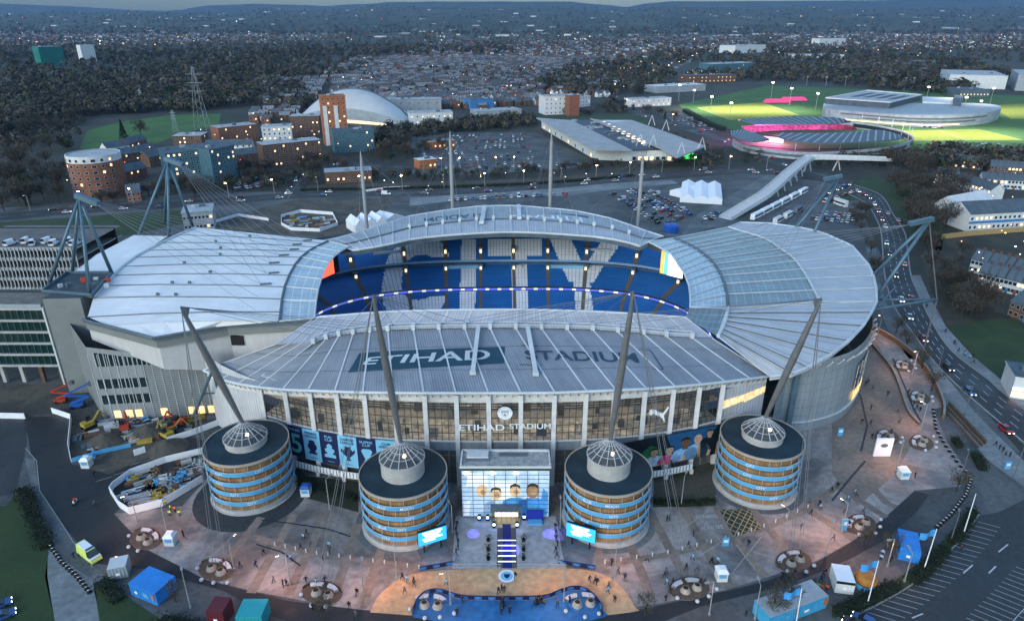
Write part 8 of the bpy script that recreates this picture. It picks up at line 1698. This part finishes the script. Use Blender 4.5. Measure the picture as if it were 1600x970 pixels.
STREETS = [([(520, 165), (760, 172), (770, 140), (690, 112), (520, 118)], .35, 13, 22, 'streets behind the domed arena', 135), ([(400, 162), (500, 165), (510, 125), (400, 128)], .2, 14, 26, 'streets left of the domed arena', 46), ([(760, 168), (850, 165), (850, 120), (700, 108)], .5, 14, 24, 'streets behind the blue warehouse', 70), ([(395, 200), (470, 185), (470, 172), (395, 178)], .1, 14, 26, 'streets behind the brick flats', 14), ([(850, 100), (1000, 92), (1180, 74), (1180, 58), (700, 66), (600, 92)], .4, 15, 30, '', 0), ([(500, 118), (700, 108), (850, 118), (1000, 92), (560, 92)], .35, 14, 26, '', 0), ([(-60, 75), (420, 70), (560, 55), (-60, 50)], .3, 18, 60, '', 0), ([(1180, 82), (1660, 78), (1660, 52), (1200, 52)], .2, 17, 44, '', 0), ([(1300, 112), (1480, 118), (1470, 100), (1300, 98)], .3, 14, 26, '', 0), ([(860, 150), (950, 152), (960, 120), (860, 118)], .5, 14, 24, 'streets around the white office', 26)]
HV = []
for poly, ang, dx, dy, where, nind in STREETS:
    W4 = [at(*p) for p in poly]; cx = sum(p.x for p in W4) / len(W4); cy = sum(p.y for p in W4) / len(W4); ex = max((p - V((cx, cy, 0))).length for p in W4); cs, sn = math.cos(ang), math.sin(ang); pts = []; wp = [(p.x, p.y) for p in W4]
    for i in range(int(-ex / dx), int(ex / dx)):
        for j in range(int(-ex / dy), int(ex / dy)):
            if rnd.random() < .18: continue
            for s in (0, 9.5):
                x, y = i * dx, j * dy + s + rnd.uniform(-.6, .6); X_, Y_ = cx + x * cs - y * sn, cy + x * sn + y * cs
                if inpoly(X_, Y_, wp): pts.append((X_, Y_))
    pts.sort(key=lambda p: p[1])
    if len(pts) > 1500: rnd.shuffle(pts); pts = pts[:1500]
    for k, (x, y) in enumerate(pts):
        i = rnd.choice((0, 0, 1, 2, 2, 3, 3))
        if k < nind: clone(HP[i], (x, y, 0), ang + (0 if rnd.random() < .85 else 1.57), f'small {HN[i]} house in the {where}', f'{HN[i]} houses in the {where}', rnd.uniform(.9, 1.1))
        else: HV.append((x, y, ang, i))
qv, qm = [], []; HMS = []
for i, hp in enumerate(HP):
    me = hp.data; mo = []; 
    for m in me.materials:
        if m not in HMS: HMS.append(m)
        mo.append(HMS.index(m))
    vs = np.array([v.co for v in me.vertices]); F4 = np.array([list(f.vertices) if len(f.vertices) == 4 else list(f.vertices) + [f.vertices[2]] for f in me.polygons if len(f.vertices) in (3, 4) ][: 26]); fm = np.array([mo[f.material_index] for f in me.polygons][: len(F4)])
    for (x, y, a, j) in HV:
        if j != i: continue
        s = rnd.uniform(.9, 1.5 if y > 2200 else 1.1); c_, n_ = math.cos(a) * s, math.sin(a) * s; q = np.stack([x + vs[:, 0] * c_ - vs[:, 1] * n_, y + vs[:, 0] * n_ + vs[:, 1] * c_, vs[:, 2] * s], 1); F3 = F4[[len(set(f)) == 4 for f in F4]]; qv.append(q[F3]); qm.append(fm[[len(set(f)) == 4 for f in F4]])
quads('distant_housing', 'far streets of small houses spreading over the plain', np.concatenate(qv), np.concatenate(qm), HMS, 'housing')
# tiny far lights and pale far sheds
w = MB(); lw, lo_, lr = mat('town_light_white', (1, .95, .85), emit=3.5, ecol=(1, .93, .8), var=0), mat('town_light_orange', (1, .6, .3), emit=3.5, ecol=(1, .55, .22), var=0), mat('town_light_red', (1, .1, .05), emit=3, ecol=(1, .08, .04), var=0)
for poly, n, s in (([(0, 75), (1600, 75), (1600, 38), (0, 38)], 200, 1.6), ([(0, 48), (1600, 48), (1600, 36), (0, 36)], 60, 3.), ([(500, 170), (860, 165), (1000, 100), (560, 90)], 90, .6), ([(1000, 50), (1200, 60), (1150, 90), (1050, 110), (970, 150), (940, 140)], 70, .8), ([(100, 310), (400, 270), (590, 240), (560, 190), (300, 215)], 40, .35), ([(1440, 300), (1600, 290), (1600, 480), (1520, 470)], 24, .3), ([(1060, 130), (1160, 126), (1160, 118), (1080, 118)], 20, .6), ([(1200, 98), (1600, 90), (1600, 60), (1200, 60)], 50, .9), ([(890, 66), (925, 66), (925, 62), (890, 62)], 14, 1.5), ([(560, 312), (1000, 290), (990, 286), (560, 306)], 12, .3)):
    for p in inside(poly, n): p.z = hill_z(p.x, p.y); k = s * rnd.uniform(.6, 1.3); w.box(p + V((0, 0, rnd.uniform(5, 11))), (k * 1.2, k, k), rnd.choice([lw, lw, lo_, lo_, lo_, lr] if rnd.random() < .3 else [lw, lo_]))
w.build('town_lights', None, 'scattered far street and window lights', 'lights', kind='stuff', origin=V((0, 0, 0)))
w = MB()
for p in inside([(0, 60), (1600, 60), (1600, 39), (0, 39)], 220): p.z = hill_z(p.x, p.y) - 1; w.box(p, (rnd.uniform(20, 80), rnd.uniform(15, 40), rnd.uniform(6, 12)), rnd.choice([m_render, m_flat, m_shed, m_brickd]), rnd.uniform(-.3, .3))
w.build('distant_sheds', None, 'pale industrial sheds scattered over the far plain', 'sheds', kind='stuff', origin=V((0, 0, 0)))
# ------------------------------------------------------------------ air
w = MB(); w.prism([(-18500, -2000), (18500, -2000), (18500, 17500), (-18500, 17500)], -1.5, 640, mat('haze_dummy', (1, 1, 1))); hz = w.build('haze', None, None, None, kind='stuff', origin=V((0, 0, 0)))
m = bpy.data.materials.new('haze_air'); m.use_nodes = True; N = m.node_tree.nodes; N.remove(N['Principled BSDF']); pv = N.new('ShaderNodeVolumePrincipled'); pv.inputs['Color'].default_value = (.23, .43, .72, 1); pv.inputs['Density'].default_value = 0.00004; pv.inputs['Anisotropy'].default_value = .2; m.node_tree.links.new(pv.outputs[0], N['Material Output'].inputs['Volume'])
hz.data.materials.clear(); hz.data.materials.append(m)
# ------------------------------------------------------------------ remove the prototypes, keep their copies
def kill(o):
    for ch in KIDS.get(o.name, ()): kill(ch)
    bpy.data.objects.remove(o)
for o in list(BIN): kill(o)
